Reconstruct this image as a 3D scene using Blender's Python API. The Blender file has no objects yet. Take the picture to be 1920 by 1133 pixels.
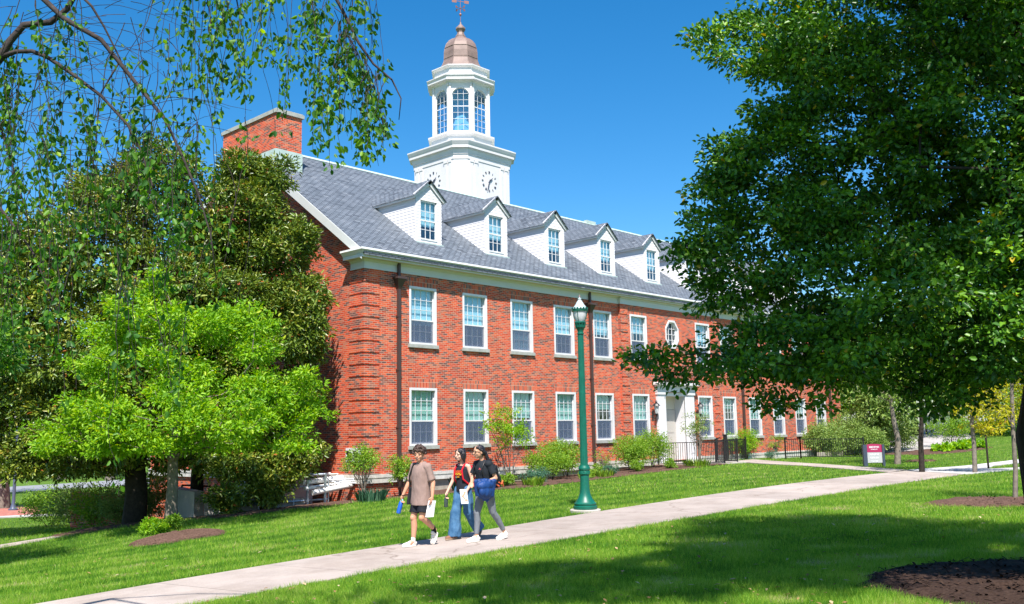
import bpy, bmesh, math, random
import numpy as np
from mathutils import Vector, Matrix
R_ = math.radians
SC = bpy.context.scene
COL = SC.collection
random.seed(7); RS = np.random.RandomState(7)

# ------------------------------------------------------------------ camera
FPX, PITCH, ROLL, YAW = 1743.99, 0.1385, 0.01755, 0.8121
CAM = np.array([-18.4992, -24.1764, 1.3184])
F0 = np.array([math.sin(YAW), math.cos(YAW), 0]); R0 = np.array([math.cos(YAW), -math.sin(YAW), 0]); U0 = np.array([0, 0, 1.])
F2 = F0*math.cos(PITCH)+U0*math.sin(PITCH); U2 = U0*math.cos(PITCH)-F0*math.sin(PITCH)
rr = R0*math.cos(ROLL)-U2*math.sin(ROLL); uu = R0*math.sin(ROLL)+U2*math.cos(ROLL)
cam = bpy.data.objects.new('camera', bpy.data.cameras.new('camera')); COL.objects.link(cam)
cam.data.sensor_width = 36; cam.data.lens = FPX/1920*36; cam.data.clip_end = 3000; cam.data.clip_start = 0.05
M = Matrix(((rr[0], uu[0], -F2[0], CAM[0]), (rr[1], uu[1], -F2[1], CAM[1]), (rr[2], uu[2], -F2[2], CAM[2]), (0, 0, 0, 1)))
cam.matrix_world = M; SC.camera = cam
def ray(px, py):
    X, Y = px-960, 566.5-py
    c, s = math.cos(ROLL), math.sin(ROLL)
    X, Y = c*X+s*Y, -s*X+c*Y
    return F2*FPX+R0*X+U2*Y
def at(px, py, D):
    d = ray(px, py); return CAM+d*(D/(d@F0))
# ------------------------------------------------------------------ light
EL, PHI = R_(56), R_(44)
# horizontal direction towards the sun: facade normal (0,-1) turned towards -x
SH = np.array([-math.sin(PHI), -math.cos(PHI), 0])
SUN = np.array([SH[0]*math.cos(EL), SH[1]*math.cos(EL), math.sin(EL)])
sl = bpy.data.lights.new('sun', 'SUN'); sl.energy = 5.0; sl.angle = R_(0.53); sl.color = (1, .93, .87)
so = bpy.data.objects.new('sun', sl); COL.objects.link(so)
so.rotation_euler = Vector(SUN).to_track_quat('Z', 'Y').to_euler(); so.location = (0, -20, 40)
w = bpy.data.worlds.new('World'); SC.world = w; w.use_nodes = True
nt = w.node_tree; nt.nodes.clear()
sky = nt.nodes.new('ShaderNodeTexSky'); sky.sky_type = 'NISHITA'; sky.sun_disc = False
sky.sun_elevation = EL; sky.sun_rotation = math.atan2(SUN[0], SUN[1])
sky.air_density = 1.0; sky.dust_density = 1.3; sky.ozone_density = 3.0; sky.altitude = 600
hs = nt.nodes.new('ShaderNodeHueSaturation'); hs.inputs['Saturation'].default_value = 1.40; hs.inputs['Hue'].default_value = 0.496
bg = nt.nodes.new('ShaderNodeBackground'); bg.inputs[1].default_value = 0.106
wo = nt.nodes.new('ShaderNodeOutputWorld')
nt.links.new(sky.outputs[0], hs.inputs['Color']); nt.links.new(hs.outputs[0], bg.inputs[0]); nt.links.new(bg.outputs[0], wo.inputs[0])
SC.view_settings.view_transform = 'Standard'; SC.view_settings.look = 'None'; SC.view_settings.exposure = 0.93; SC.view_settings.gamma = 1
SC.cycles.max_bounces = 8; SC.cycles.transparent_max_bounces = 16
SC.cycles.sample_clamp_indirect = 4

# ------------------------------------------------------------------ helpers
def norm(v): v = np.asarray(v, float); n = np.linalg.norm(v); return v/n if n > 1e-9 else v
def tag(o, label=None, cat=None, group=None, kind=None):
    if label: o['label'] = label
    if cat: o['category'] = cat
    if group: o['group'] = group
    if kind: o['kind'] = kind
    return o
def root_loc(p):
    v = np.zeros(3)
    while p is not None: v += np.array(p.location); p = p.parent
    return v
def thing(name, loc, label, cat, group=None):
    o = bpy.data.objects.new(name, None); COL.objects.link(o); o.location = [float(v) for v in loc]
    o.empty_display_size = .2
    return tag(o, label, cat, group)
def box_uv(me):
    n = len(me.loops)
    co = np.empty(len(me.vertices)*3, 'f'); me.vertices.foreach_get('co', co); co = co.reshape(-1, 3)
    vi = np.empty(n, 'i'); me.loops.foreach_get('vertex_index', vi)
    pn = np.empty(len(me.polygons)*3, 'f'); me.polygons.foreach_get('normal', pn); pn = pn.reshape(-1, 3)
    ls = np.empty(len(me.polygons), 'i'); me.polygons.foreach_get('loop_total', ls)
    ln = np.repeat(pn, ls, axis=0)
    t = np.cross([0, 0, 1.], ln); tl = np.linalg.norm(t, axis=1)
    flat = tl < .02
    t[flat] = [1, 0, 0]; tl[flat] = 1; t /= tl[:, None]
    b = np.cross(ln, t)
    p = co[vi]
    uv = np.stack([(p*t).sum(1), (p*b).sum(1)], 1).astype('f')
    l = me.uv_layers.new(name='uv'); l.data.foreach_set('uv', uv.ravel())
class MB:
    def __init__(s): s.v = []; s.f = []; s.mi = []; s.m = 0
    def add(s, vs, fs):
        o = len(s.v); s.v += [tuple(float(c) for c in v) for v in vs]
        s.f += [tuple(i+o for i in f) for f in fs]; s.mi += [s.m]*len(fs); return s
    def box(s, x0, x1, y0, y1, z0, z1):
        if x0 > x1: x0, x1 = x1, x0
        if y0 > y1: y0, y1 = y1, y0
        if z0 > z1: z0, z1 = z1, z0
        v = [(x0, y0, z0), (x1, y0, z0), (x1, y1, z0), (x0, y1, z0), (x0, y0, z1), (x1, y0, z1), (x1, y1, z1), (x0, y1, z1)]
        return s.add(v, [(0, 3, 2, 1), (4, 5, 6, 7), (0, 1, 5, 4), (1, 2, 6, 5), (2, 3, 7, 6), (3, 0, 4, 7)])
    def obox(s, c, ax, ay, az, hx, hy, hz):   # oriented box
        c, ax, ay, az = map(np.asarray, (c, ax, ay, az)); v = []
        for k in (-1, 1):
            for j, i in ((-1, -1), (-1, 1), (1, 1), (1, -1)):
                v.append(c+ax*hx*i+ay*hy*j+az*hz*k)
        return s.add(v, [(0, 3, 2, 1), (4, 5, 6, 7), (0, 1, 5, 4), (1, 2, 6, 5), (2, 3, 7, 6), (3, 0, 4, 7)])
    def tube(s, pts, rad, seg=8, cap=True):
        pts = [np.asarray(p, float) for p in pts]; n = len(pts)
        if not hasattr(rad, '__len__'): rad = [rad]*n
        d0 = norm(pts[1]-pts[0]); a = np.cross(d0, [0, 0, 1.]) if abs(d0[2]) < .9 else np.cross(d0, [1., 0, 0]); a = norm(a)
        vs = []
        for i in range(n):
            d = norm(pts[min(i+1, n-1)]-pts[max(i-1, 0)])
            a = norm(a-d*(a@d)); b = np.cross(d, a)
            for k in range(seg):
                th = 2*math.pi*k/seg; vs.append(pts[i]+(a*math.cos(th)+b*math.sin(th))*rad[i])
        fs = [(i*seg+k, i*seg+(k+1) % seg, (i+1)*seg+(k+1) % seg, (i+1)*seg+k) for i in range(n-1) for k in range(seg)]
        if cap: fs += [tuple(range(seg))[::-1], tuple((n-1)*seg+k for k in range(seg))]
        return s.add(vs, fs)
    def lathe(s, c, prof, seg=16, rot=0., flat=1.):   # prof: (r, z)
        c = np.asarray(c, float); vs = []
        for r, z in prof:
            for k in range(seg):
                th = 2*math.pi*(k+.5)/seg+rot; vs.append((c[0]+r*math.cos(th), c[1]+r*math.sin(th), c[2]+z))
        n = len(prof)
        fs = [(i*seg+k, i*seg+(k+1) % seg, (i+1)*seg+(k+1) % seg, (i+1)*seg+k) for i in range(n-1) for k in range(seg)]
        fs += [tuple(range(seg))[::-1], tuple((n-1)*seg+k for k in range(seg))]
        return s.add(vs, fs)
    def prism(s, poly, d0, d1, axis='y'):     # poly in the other two coordinates, extruded along the axis
        n = len(poly)
        def P(a, b, d): return {'y': (a, d, b), 'x': (d, a, b), 'z': (a, b, d)}[axis]
        vs = [P(a, b, d0) for a, b in poly]+[P(a, b, d1) for a, b in poly]
        fs = [tuple(range(n)), tuple(range(n, 2*n))[::-1]]+[(i, n+i, n+(i+1) % n, (i+1) % n) for i in range(n)]
        return s.add(vs, fs)
    def sheet(s, grid):                        # grid[i][j] of points
        a, b = len(grid), len(grid[0]); vs = [p for r in grid for p in r]
        return s.add(vs, [(i*b+j, i*b+j+1, (i+1)*b+j+1, (i+1)*b+j) for i in range(a-1) for j in range(b-1)])
    def build(s, name, mats, parent=None, smooth=False, fix=True):
        if not isinstance(mats, (list, tuple)): mats = [mats]
        me = bpy.data.meshes.new(name); me.from_pydata(s.v, [], s.f); me.update()
        for m in mats: me.materials.append(m)
        if len(mats) > 1: me.polygons.foreach_set('material_index', s.mi)
        if fix:
            bm = bmesh.new(); bm.from_mesh(me); bmesh.ops.recalc_face_normals(bm, faces=bm.faces); bm.to_mesh(me); bm.free()
        if smooth is True: me.polygons.foreach_set('use_smooth', [True]*len(me.polygons))
        box_uv(me)
        o = bpy.data.objects.new(name, me); COL.objects.link(o)
        if smooth and smooth is not True: me.shade_smooth() if False else smooth_by_angle(me, smooth)
        return place(o, parent)
def smooth_by_angle(me, ang):
    me.polygons.foreach_set('use_smooth', [True]*len(me.polygons))
    bm = bmesh.new(); bm.from_mesh(me)
    for e in bm.edges:
        if len(e.link_faces) == 2: e.smooth = e.calc_face_angle(0) < ang
    bm.to_mesh(me); bm.free()
def place(o, parent):
    if parent is not None:
        off = root_loc(parent); o.parent = parent
        co = np.empty(len(o.data.vertices)*3, 'f'); o.data.vertices.foreach_get('co', co)
        co = (co.reshape(-1, 3)-off).astype('f'); o.data.vertices.foreach_set('co', co.ravel()); o.data.update()
    return o

# ------------------------------------------------------------------ materials
def mat(name, col=(.5, .5, .5), rough=.6, metal=0, spec=.5, bump=0, bscale=40, var=0, vscale=3, coords='Object', dirt=None):
    m = bpy.data.materials.new(name); m.use_nodes = True; n = m.node_tree; B = n.nodes['Principled BSDF']
    B.inputs['Base Color'].default_value = (*col, 1); B.inputs['Roughness'].default_value = rough
    B.inputs['Metallic'].default_value = metal; B.inputs['Specular IOR Level'].default_value = spec
    tc = n.nodes.new('ShaderNodeTexCoord')
    if var:
        no = n.nodes.new('ShaderNodeTexNoise'); no.inputs['Scale'].default_value = vscale; no.inputs['Detail'].default_value = 6; no.inputs['Roughness'].default_value = .65
        n.links.new(tc.outputs[coords], no.inputs[0])
        mx = n.nodes.new('ShaderNodeMix'); mx.data_type = 'RGBA'
        mr = n.nodes.new('ShaderNodeMapRange'); mr.inputs[1].default_value = .3; mr.inputs[2].default_value = .7
        n.links.new(no.outputs[0], mr.inputs[0]); n.links.new(mr.outputs[0], mx.inputs[0])
        c2 = dirt or tuple(min(1, c*(1+var)) for c in col); c1 = tuple(c*(1-var) for c in col) if dirt is None else col
        mx.inputs[6].default_value = (*c1, 1); mx.inputs[7].default_value = (*c2, 1)
        n.links.new(mx.outputs[2], B.inputs['Base Color'])
    if bump:
        nb = n.nodes.new('ShaderNodeTexNoise'); nb.inputs['Scale'].default_value = bscale; nb.inputs['Detail'].default_value = 4
        n.links.new(tc.outputs[coords], nb.inputs[0])
        bp = n.nodes.new('ShaderNodeBump'); bp.inputs['Strength'].default_value = bump; bp.inputs['Distance'].default_value = .01
        n.links.new(nb.outputs[0], bp.inputs['Height']); n.links.new(bp.outputs[0], B.inputs['Normal'])
    return m
def ramp(n, stops, interp='LINEAR'):
    r = n.nodes.new('ShaderNodeValToRGB'); r.color_ramp.interpolation = interp
    e = r.color_ramp.elements
    while len(e) < len(stops): e.new(.5)
    for i, (p, c) in enumerate(stops): e[i].position = p; e[i].color = (*c, 1)
    return r
def brick_mat(name, bw, bh, mort, stops, mcol, rot=False, offset=.5, bumpd=.004, rough=.85, scale_noise=1.2, big=.20, spec=.25):
    m = bpy.data.materials.new(name); m.use_nodes = True; n = m.node_tree; B = n.nodes['Principled BSDF']
    B.inputs['Roughness'].default_value = rough; B.inputs['Specular IOR Level'].default_value = spec
    uv = n.nodes.new('ShaderNodeUVMap'); uv.uv_map = 'uv'
    mp = n.nodes.new('ShaderNodeMapping')
    if rot: mp.inputs['Rotation'].default_value = (0, 0, math.pi/2)
    n.links.new(uv.outputs[0], mp.inputs[0])
    b = n.nodes.new('ShaderNodeTexBrick'); b.inputs['Scale'].default_value = 1; b.inputs['Brick Width'].default_value = bw
    b.inputs['Row Height'].default_value = bh; b.inputs['Mortar Size'].default_value = mort; b.inputs['Mortar Smooth'].default_value = .15
    b.offset = offset; b.inputs['Color1'].default_value = (0, 0, 0, 1); b.inputs['Color2'].default_value = (1, 1, 1, 1); b.inputs['Bias'].default_value = 0
    n.links.new(mp.outputs[0], b.inputs['Vector'])
    r = ramp(n, stops)
    sep = n.nodes.new('ShaderNodeSeparateColor'); n.links.new(b.outputs['Color'], sep.inputs[0]); n.links.new(sep.outputs[0], r.inputs[0])
    no = n.nodes.new('ShaderNodeTexNoise'); no.inputs['Scale'].default_value = scale_noise; no.inputs['Detail'].default_value = 5
    n.links.new(mp.outputs[0], no.inputs[0])
    hv = n.nodes.new('ShaderNodeHueSaturation')
    mr = n.nodes.new('ShaderNodeMapRange'); mr.inputs[1].default_value = .3; mr.inputs[2].default_value = .7; mr.inputs[3].default_value = 1-big; mr.inputs[4].default_value = 1+big
    smp = n.nodes.new('ShaderNodeMapping'); smp.inputs['Scale'].default_value = (1.6, .16, 1); n.links.new(uv.outputs[0], smp.inputs[0])
    sno = n.nodes.new('ShaderNodeTexNoise'); sno.inputs['Scale'].default_value = 2.2; sno.inputs['Detail'].default_value = 5; n.links.new(smp.outputs[0], sno.inputs[0])
    add = n.nodes.new('ShaderNodeMath'); add.operation = 'MULTIPLY_ADD'; add.inputs[1].default_value = .5; n.links.new(sno.outputs[0], add.inputs[0])
    hf = n.nodes.new('ShaderNodeMath'); hf.operation = 'MULTIPLY'; hf.inputs[1].default_value = .5; n.links.new(no.outputs[0], hf.inputs[0]); n.links.new(hf.outputs[0], add.inputs[2])
    n.links.new(add.outputs[0], mr.inputs[0]); n.links.new(mr.outputs[0], hv.inputs['Value']); n.links.new(r.outputs[0], hv.inputs['Color'])
    mx = n.nodes.new('ShaderNodeMix'); mx.data_type = 'RGBA'; mx.inputs[7].default_value = (*mcol, 1)
    n.links.new(b.outputs['Fac'], mx.inputs[0]); n.links.new(hv.outputs[0], mx.inputs[6]); n.links.new(mx.outputs[2], B.inputs['Base Color'])
    bp = n.nodes.new('ShaderNodeBump'); bp.invert = True; bp.inputs['Distance'].default_value = bumpd; bp.inputs['Strength'].default_value = .8
    fine = n.nodes.new('ShaderNodeTexNoise'); fine.inputs['Scale'].default_value = 90; n.links.new(mp.outputs[0], fine.inputs[0])
    ad = n.nodes.new('ShaderNodeMath'); ad.operation = 'MULTIPLY_ADD'; ad.inputs[1].default_value = .35
    n.links.new(fine.outputs[0], ad.inputs[0]); n.links.new(b.outputs['Fac'], ad.inputs[2]); n.links.new(ad.outputs[0], bp.inputs['Height'])
    n.links.new(bp.outputs[0], B.inputs['Normal'])
    return m
BR = [(0, (.12, .065, .06)), (.12, (.17, .075, .06)), (.22, (.30, .06, .035)), (.32, (.46, .055, .024)), (.55, (.54, .072, .028)), (.78, (.62, .115, .042)), (.88, (.45, .15, .085)), (1, (.21, .10, .085))]
M_brick = brick_mat('brick', .203, .0647, .0068, BR, (.52, .31, .23), spec=.12, bumpd=.003)
M_soldier = brick_mat('brick_soldier', .203, .0675, .0068, BR, (.58, .37, .27), rot=True, offset=0, spec=.12)
SL = [(0, (.075, .09, .11)), (.12, (.115, .138, .165)), (.5, (.137, .162, .192)), (.9, (.158, .184, .217)), (1, (.195, .22, .25))]
M_slate = brick_mat('slate', .27, .14, .013, SL, (.012, .015, .022), bumpd=.03, rough=.6, big=.12, scale_noise=.8, spec=.35)
M_paver = brick_mat('paver', .2, .1, .006, [(0, (.30, .09, .07)), (.5, (.42, .13, .1)), (1, (.48, .2, .15))], (.3, .2, .16))
M_white = mat('white_paint', (.64, .635, .64), .5, bump=.12, bscale=30, var=.07, vscale=1.1)
M_cream = mat('cream_trim', (.56, .58, .56), .5, var=.05, vscale=1.2)
M_soffit = mat('soffit_cream', (.62, .56, .38), .6, var=.05)
M_gutter = mat('gutter_white', (.82, .82, .82), .35)
M_stone = mat('limestone', (.50, .49, .45), .8, bump=.2, var=.25, vscale=5)
M_sill = mat('stone_sill', (.33, .34, .31), .8, bump=.2, var=.2, vscale=6)
M_conc = mat('concrete', (.40, .37, .33), .85, bump=.15, bscale=60, var=.14, vscale=2.2)
M_found = mat('foundation', (.34, .30, .25), .9, bump=.3, var=.35, vscale=4)
M_copper = mat('copper_roof', (.20, .14, .12), .6, metal=.05, var=.28, vscale=1.6)
M_dspout = mat('downspout_brown', (.06, .035, .03), .45)
M_black = mat('black_iron', (.012, .012, .014), .4)
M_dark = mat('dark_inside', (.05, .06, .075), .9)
M_screen = mat('insect_screen', (.10, .14, .22), .8); M_screen.node_tree.nodes['Principled BSDF'].inputs['Alpha'].default_value = .42
M_blind = mat('blind', (.48, .70, .74), .7)
M_blind2 = mat('blind_green', (.38, .60, .49), .7)
M_lead = mat('lead_flashing', (.40, .50, .46), .5, var=.12)
M_galv = mat('galvanised_steel', (.42, .47, .52), .35, metal=.7, var=.1)
M_pipe = mat('pipe_insulation', (.80, .80, .78), .5)
M_green = mat('green_enamel', (.002, .105, .068), .42, spec=.5, bump=.08, bscale=25, var=.22, vscale=6)
def glass_mat():
    m = bpy.data.materials.new('window_glass'); m.use_nodes = True; n = m.node_tree; n.nodes.clear()
    o = n.nodes.new('ShaderNodeOutputMaterial'); mx = n.nodes.new('ShaderNodeMixShader')
    t = n.nodes.new('ShaderNodeBsdfTransparent'); t.inputs[0].default_value = (.88, .95, .98, 1)
    g = n.nodes.new('ShaderNodeBsdfGlossy'); g.inputs[0].default_value = (.85, .95, 1, 1); g.inputs[1].default_value = .03
    fr = n.nodes.new('ShaderNodeLayerWeight'); fr.inputs[0].default_value = .5
    pw = n.nodes.new('ShaderNodeMath'); pw.operation = 'POWER'; pw.inputs[1].default_value = 3.5; n.links.new(fr.outputs['Facing'], pw.inputs[0])
    ma = n.nodes.new('ShaderNodeMath'); ma.operation = 'MULTIPLY_ADD'; ma.inputs[1].default_value = .7; ma.inputs[2].default_value = .07
    tc = n.nodes.new('ShaderNodeTexCoord'); no = n.nodes.new('ShaderNodeTexNoise'); no.inputs['Scale'].default_value = 2.2
    bp = n.nodes.new('ShaderNodeBump'); bp.inputs['Strength'].default_value = .25; bp.inputs['Distance'].default_value = .02
    n.links.new(tc.outputs['Object'], no.inputs[0]); n.links.new(no.outputs[0], bp.inputs['Height']); n.links.new(bp.outputs[0], g.inputs['Normal'])
    n.links.new(pw.outputs[0], ma.inputs[0]); n.links.new(ma.outputs[0], mx.inputs[0]); n.links.new(t.outputs[0], mx.inputs[1]); n.links.new(g.outputs[0], mx.inputs[2]); n.links.new(mx.outputs[0], o.inputs[0])
    return m
M_glass = glass_mat()
def leaf_mat(name, stops, rough=.45, trans=.35, tcol=None, spec=.4):
    m = bpy.data.materials.new(name); m.use_nodes = True; n = m.node_tree; B = n.nodes['Principled BSDF']
    B.inputs['Roughness'].default_value = rough; B.inputs['Specular IOR Level'].default_value = spec
    a = n.nodes.new('ShaderNodeAttribute'); a.attribute_name = 'rnd'
    r = ramp(n, stops); n.links.new(a.outputs['Fac'], r.inputs[0]); n.links.new(r.outputs[0], B.inputs['Base Color'])
    t = n.nodes.new('ShaderNodeBsdfTranslucent')
    hv = n.nodes.new('ShaderNodeHueSaturation'); hv.inputs['Value'].default_value = 1.5; hv.inputs['Hue'].default_value = .485; hv.inputs['Saturation'].default_value = 1.1
    n.links.new(r.outputs[0], hv.inputs['Color']); n.links.new(hv.outputs[0], t.inputs[0])
    mx = n.nodes.new('ShaderNodeMixShader'); mx.inputs[0].default_value = trans
    o = n.nodes['Material Output']; n.links.new(B.outputs[0], mx.inputs[1]); n.links.new(t.outputs[0], mx.inputs[2]); n.links.new(mx.outputs[0], o.inputs[0])
    return m
ML_big = leaf_mat('leaf_dark_green', [(0, (.016, .060, .009)), (.40, (.045, .150, .014)), (.74, (.13, .29, .018)), (.97, (.25, .44, .02)), (1, (.42, .32, .02))], .40, .22)
ML_mag = leaf_mat('leaf_olive_glossy', [(0, (.03, .08, .012)), (.35, (.085, .15, .016)), (.7, (.18, .24, .025)), (.9, (.30, .30, .04)), (.97, (.22, .13, .03)), (1, (.34, .13, .03))], .34, .15)
ML_lime = leaf_mat('leaf_lime', [(0, (.06, .19, .008)), (.3, (.14, .33, .008)), (.75, (.27, .48, .012)), (1, (.46, .55, .03))], .5, .42)
ML_weep = leaf_mat('leaf_fresh_green', [(0, (.015, .075, .015)), (.45, (.05, .17, .02)), (.8, (.13, .30, .02)), (1, (.28, .46, .03))], .5, .5)
ML_shrub = leaf_mat('leaf_shrub', [(0, (.08, .19, .015)), (.5, (.17, .33, .025)), (.9, (.30, .46, .04)), (1, (.45, .52, .08))], .5, .4)
ML_pale = leaf_mat('leaf_pale_green', [(0, (.10, .18, .04)), (.5, (.19, .30, .06)), (.9, (.30, .40, .10)), (1, (.4, .45, .15))], .5, .3)
ML_gold = leaf_mat('leaf_gold', [(0, (.25, .28, .01)), (.5, (.42, .42, .01)), (.9, (.55, .50, .02)), (1, (.40, .25, .02))], .5, .4)
ML_blue = leaf_mat('leaf_bluegreen', [(0, (.03, .10, .06)), (.5, (.06, .17, .10)), (1, (.14, .26, .16))], .5, .2)
def bark_mat(name, c1, c2, sc=14):
    m = mat(name, c1, .9, spec=.15, bump=.9, bscale=sc, var=.1, vscale=sc*.7, dirt=c2)
    return m
MK_dark = bark_mat('bark_dark', (.018, .015, .012), (.045, .038, .03))
MK_grey = bark_mat('bark_grey', (.11, .095, .08), (.26, .22, .18), 12)
MK_twig = bark_mat('bark_twig', (.028, .024, .024), (.075, .06, .055), 20)

# ------------------------------------------------------------------ terrain height
CP = np.array([(-30, -12.5, -1.0), (-20, -12.5, -.85), (-14, -12.5, -.70), (-8, -12.5, -.55), (-4, -12.5, -.465), (0, -12.5, -.385), (5, -12.5, -.31), (10, -12.5, -.285), (14, -12.5, -.29), (20, -12.5, -.3), (28, -12.5, -.22), (45, -14, .1),
  (-11.7, -17.7, -.42), (-10, -20, -.36), (-13.2, -15.7, -.52), (-8, -21, -.32), (-18.5, -24.2, -.33), (-16, -20, -.45), (3, -18, -.35), (10, -20, -.3), (-2, -16, -.38), (5, -28, -.25), (20, -30, -.1), (-20, -34, -.4),
  (0, -.8, -.70), (4.1, -.8, -.56), (8, -.8, -.47), (13, -.8, -.33), (17, -1.5, -.22), (22, -1, -.22), (27, -.8, -.25), (35, -.5, -.25), (-3, -3.2, -.62), (4.5, -3.2, -.51), (9.8, -3.2, -.34), (18, -3.3, -.26), (23, -3.3, -.27), (20, -8, -.29), (6, -7, -.36), (-3, -7.5, -.52), (30, -8, -.22),
  (-.3, 2.4, -.98), (-.3, 3.6, -1.13), (-.3, 5.6, -1.37), (-.3, 10, -1.75), (-.3, 14, -2.05), (-6.6, -.4, -.95), (-6, 2.9, -1.18), (-10.2, -2.2, -1.2), (-13, -7, -.98), (-20, -6, -1.5), (-3, 21.9, -2.0), (-14, 4, -1.7), (-12, 14, -1.95), (-10, 30, -2.1), (3, 34, -2.2), (12, 60, -2.3), (-20, 30, -2.3), (10, 20, -2.1), (20, 25, -1.8), (36, 15, -.8), (-8.4, -6, -.83), (-4, -3, -.72),
  (44, -3, .55), (55, 3, 1.2), (60, -18, .6), (34, -6, -.15), (60, 20, 1.3), (-35, 10, -2.4), (40, 5, .1)])
def _tps(cp):
    n = len(cp); X = cp[:, :2]
    d2 = ((X[:, None]-X[None])**2).sum(2); K = .5*d2*np.log(d2+1e-9)+np.eye(n)*2.0
    P = np.c_[np.ones(n), X]; A = np.zeros((n+3, n+3)); A[:n, :n] = K; A[:n, n:] = P; A[n:, :n] = P.T
    return np.linalg.solve(A, np.r_[cp[:, 2], np.zeros(3)])
_W = _tps(CP)
def H(x, y):
    x = np.atleast_1d(np.asarray(x, float)); y = np.atleast_1d(np.asarray(y, float)); sh = x.shape
    xs, ys = x.ravel(), y.ravel(); out = np.empty(len(xs))
    xc = np.clip(xs, -32, 62); yc = np.clip(ys, -32, 62)
    for i in range(0, len(xs), 20000):
        a, b = xc[i:i+20000], yc[i:i+20000]
        d2 = (a[:, None]-CP[None, :, 0])**2+(b[:, None]-CP[None, :, 1])**2
        out[i:i+20000] = (.5*d2*np.log(d2+1e-9))@_W[:len(CP)]+_W[-3]+_W[-2]*a+_W[-1]*b
    out = np.clip(out, -2.6, 1.8)
    return out.reshape(sh)
def h(x, y): return float(H(x, y)[0])
def gp(x, y, dz=0): return np.array([x, y, h(x, y)+dz])
def inpoly(x, y, poly):
    c = np.zeros(x.shape, bool); n = len(poly)
    for i in range(n):
        x0, y0 = poly[i]; x1, y1 = poly[(i+1) % n]
        k = ((y0 > y) != (y1 > y)) & (x < (x1-x0)*(y-y0)/((y1-y0) if y1 != y0 else 1e-9)+x0)
        c ^= k
    return c
# ------------------------------------------------------------------ setting: ground, paths, beds
def edge_noise(n, amp, seed=0, k=4):
    r = np.random.RandomState(seed); t = np.linspace(0, 1, n); o = np.zeros(n)
    for i in range(1, k+3):
        o += np.sin(t*math.pi*2*i*2.3+r.rand()*6)*r.rand()/i
    return o*amp+r.randn(n)*amp*.18
def lawn_mat():
    m = bpy.data.materials.new('lawn_soil_and_grass'); m.use_nodes = True; n = m.node_tree; B = n.nodes['Principled BSDF']
    B.inputs['Roughness'].default_value = .9; B.inputs['Specular IOR Level'].default_value = .1
    tc = n.nodes.new('ShaderNodeTexCoord')
    def noise(s, d=6, r=.6):
        q = n.nodes.new('ShaderNodeTexNoise'); q.inputs['Scale'].default_value = s; q.inputs['Detail'].default_value = d; q.inputs['Roughness'].default_value = r
        n.links.new(tc.outputs['Object'], q.inputs[0]); return q
    a = noise(9, 8, .75); r = ramp(n, [(.3, (.045, .10, .012)), (.5, (.09, .19, .02)), (.68, (.20, .25, .06))]); n.links.new(a.outputs[0], r.inputs[0])
    b = noise(.55, 5, .7); mr = n.nodes.new('ShaderNodeMapRange'); mr.inputs[1].default_value = .52; mr.inputs[2].default_value = .72; mr.inputs[4].default_value = .35
    n.links.new(b.outputs[0], mr.inputs[0])
    mx = n.nodes.new('ShaderNodeMix'); mx.data_type = 'RGBA'; mx.inputs[7].default_value = (.24, .28, .07, 1)
    n.links.new(mr.outputs[0], mx.inputs[0]); n.links.new(r.outputs[0], mx.inputs[6]); n.links.new(mx.outputs[2], B.inputs['Base Color'])
    c = noise(70, 3); bp = n.nodes.new('ShaderNodeBump'); bp.inputs['Strength'].default_value = 1; bp.inputs['Distance'].default_value = .05
    n.links.new(c.outputs[0], bp.inputs['Height']); n.links.new(bp.outputs[0], B.inputs['Normal'])
    return m
M_lawn = lawn_mat()
gx = np.unique(np.r_[-600, -300, -150, -80, -50, np.arange(-34, 66, .8), 80, 110, 160, 300, 700]); gy = np.unique(np.r_[-500, -250, -120, -70, -45, np.arange(-34, 66, .8), 80, 110, 160, 300, 700])
GX, GY = np.meshgrid(gx, gy, indexing='ij'); GZ = H(GX, GY)
g = MB(); g.sheet([[(GX[i, j], GY[i, j], GZ[i, j]) for j in range(len(gy))] for i in range(len(gx))])
o = g.build('ground', M_lawn, smooth=True, fix=False); tag(o, 'green mown campus lawn in front of the brick building', 'ground', kind='structure')

def strip(name, left, right, mats, dz, nlat=5, label=None, cat='path', step=.5):
    L, Rr = np.array(left, float), np.array(right, float)
    def res(P):
        d = np.r_[0, np.cumsum(np.hypot(*np.diff(P, axis=0).T))]; t = np.linspace(0, d[-1], NN); return np.c_[np.interp(t, d, P[:, 0]), np.interp(t, d, P[:, 1])]
    NN = max(3, int(np.hypot(*np.diff(L, axis=0).T).sum()/step))
    A, B = res(L), res(Rr); m = MB(); grid = []
    for i in range(NN):
        row = []
        for j in range(nlat):
            p = A[i]+(B[i]-A[i])*j/(nlat-1); row.append(p)
        grid.append(row)
    G = np.array(grid); Z = H(G[..., 0], G[..., 1])+dz
    # skirts so that the slab has a visible thickness
    top = [[(G[i, j, 0], G[i, j, 1], Z[i, j]) for j in range(nlat)] for i in range(NN)]
    top = [[(r[0][0], r[0][1], r[0][2]-.12)]+r+[(r[-1][0], r[-1][1], r[-1][2]-.12)] for r in top]
    m.sheet(top); o = m.build(name, mats, fix=False)
    return tag(o, label, cat, kind='structure')
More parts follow.
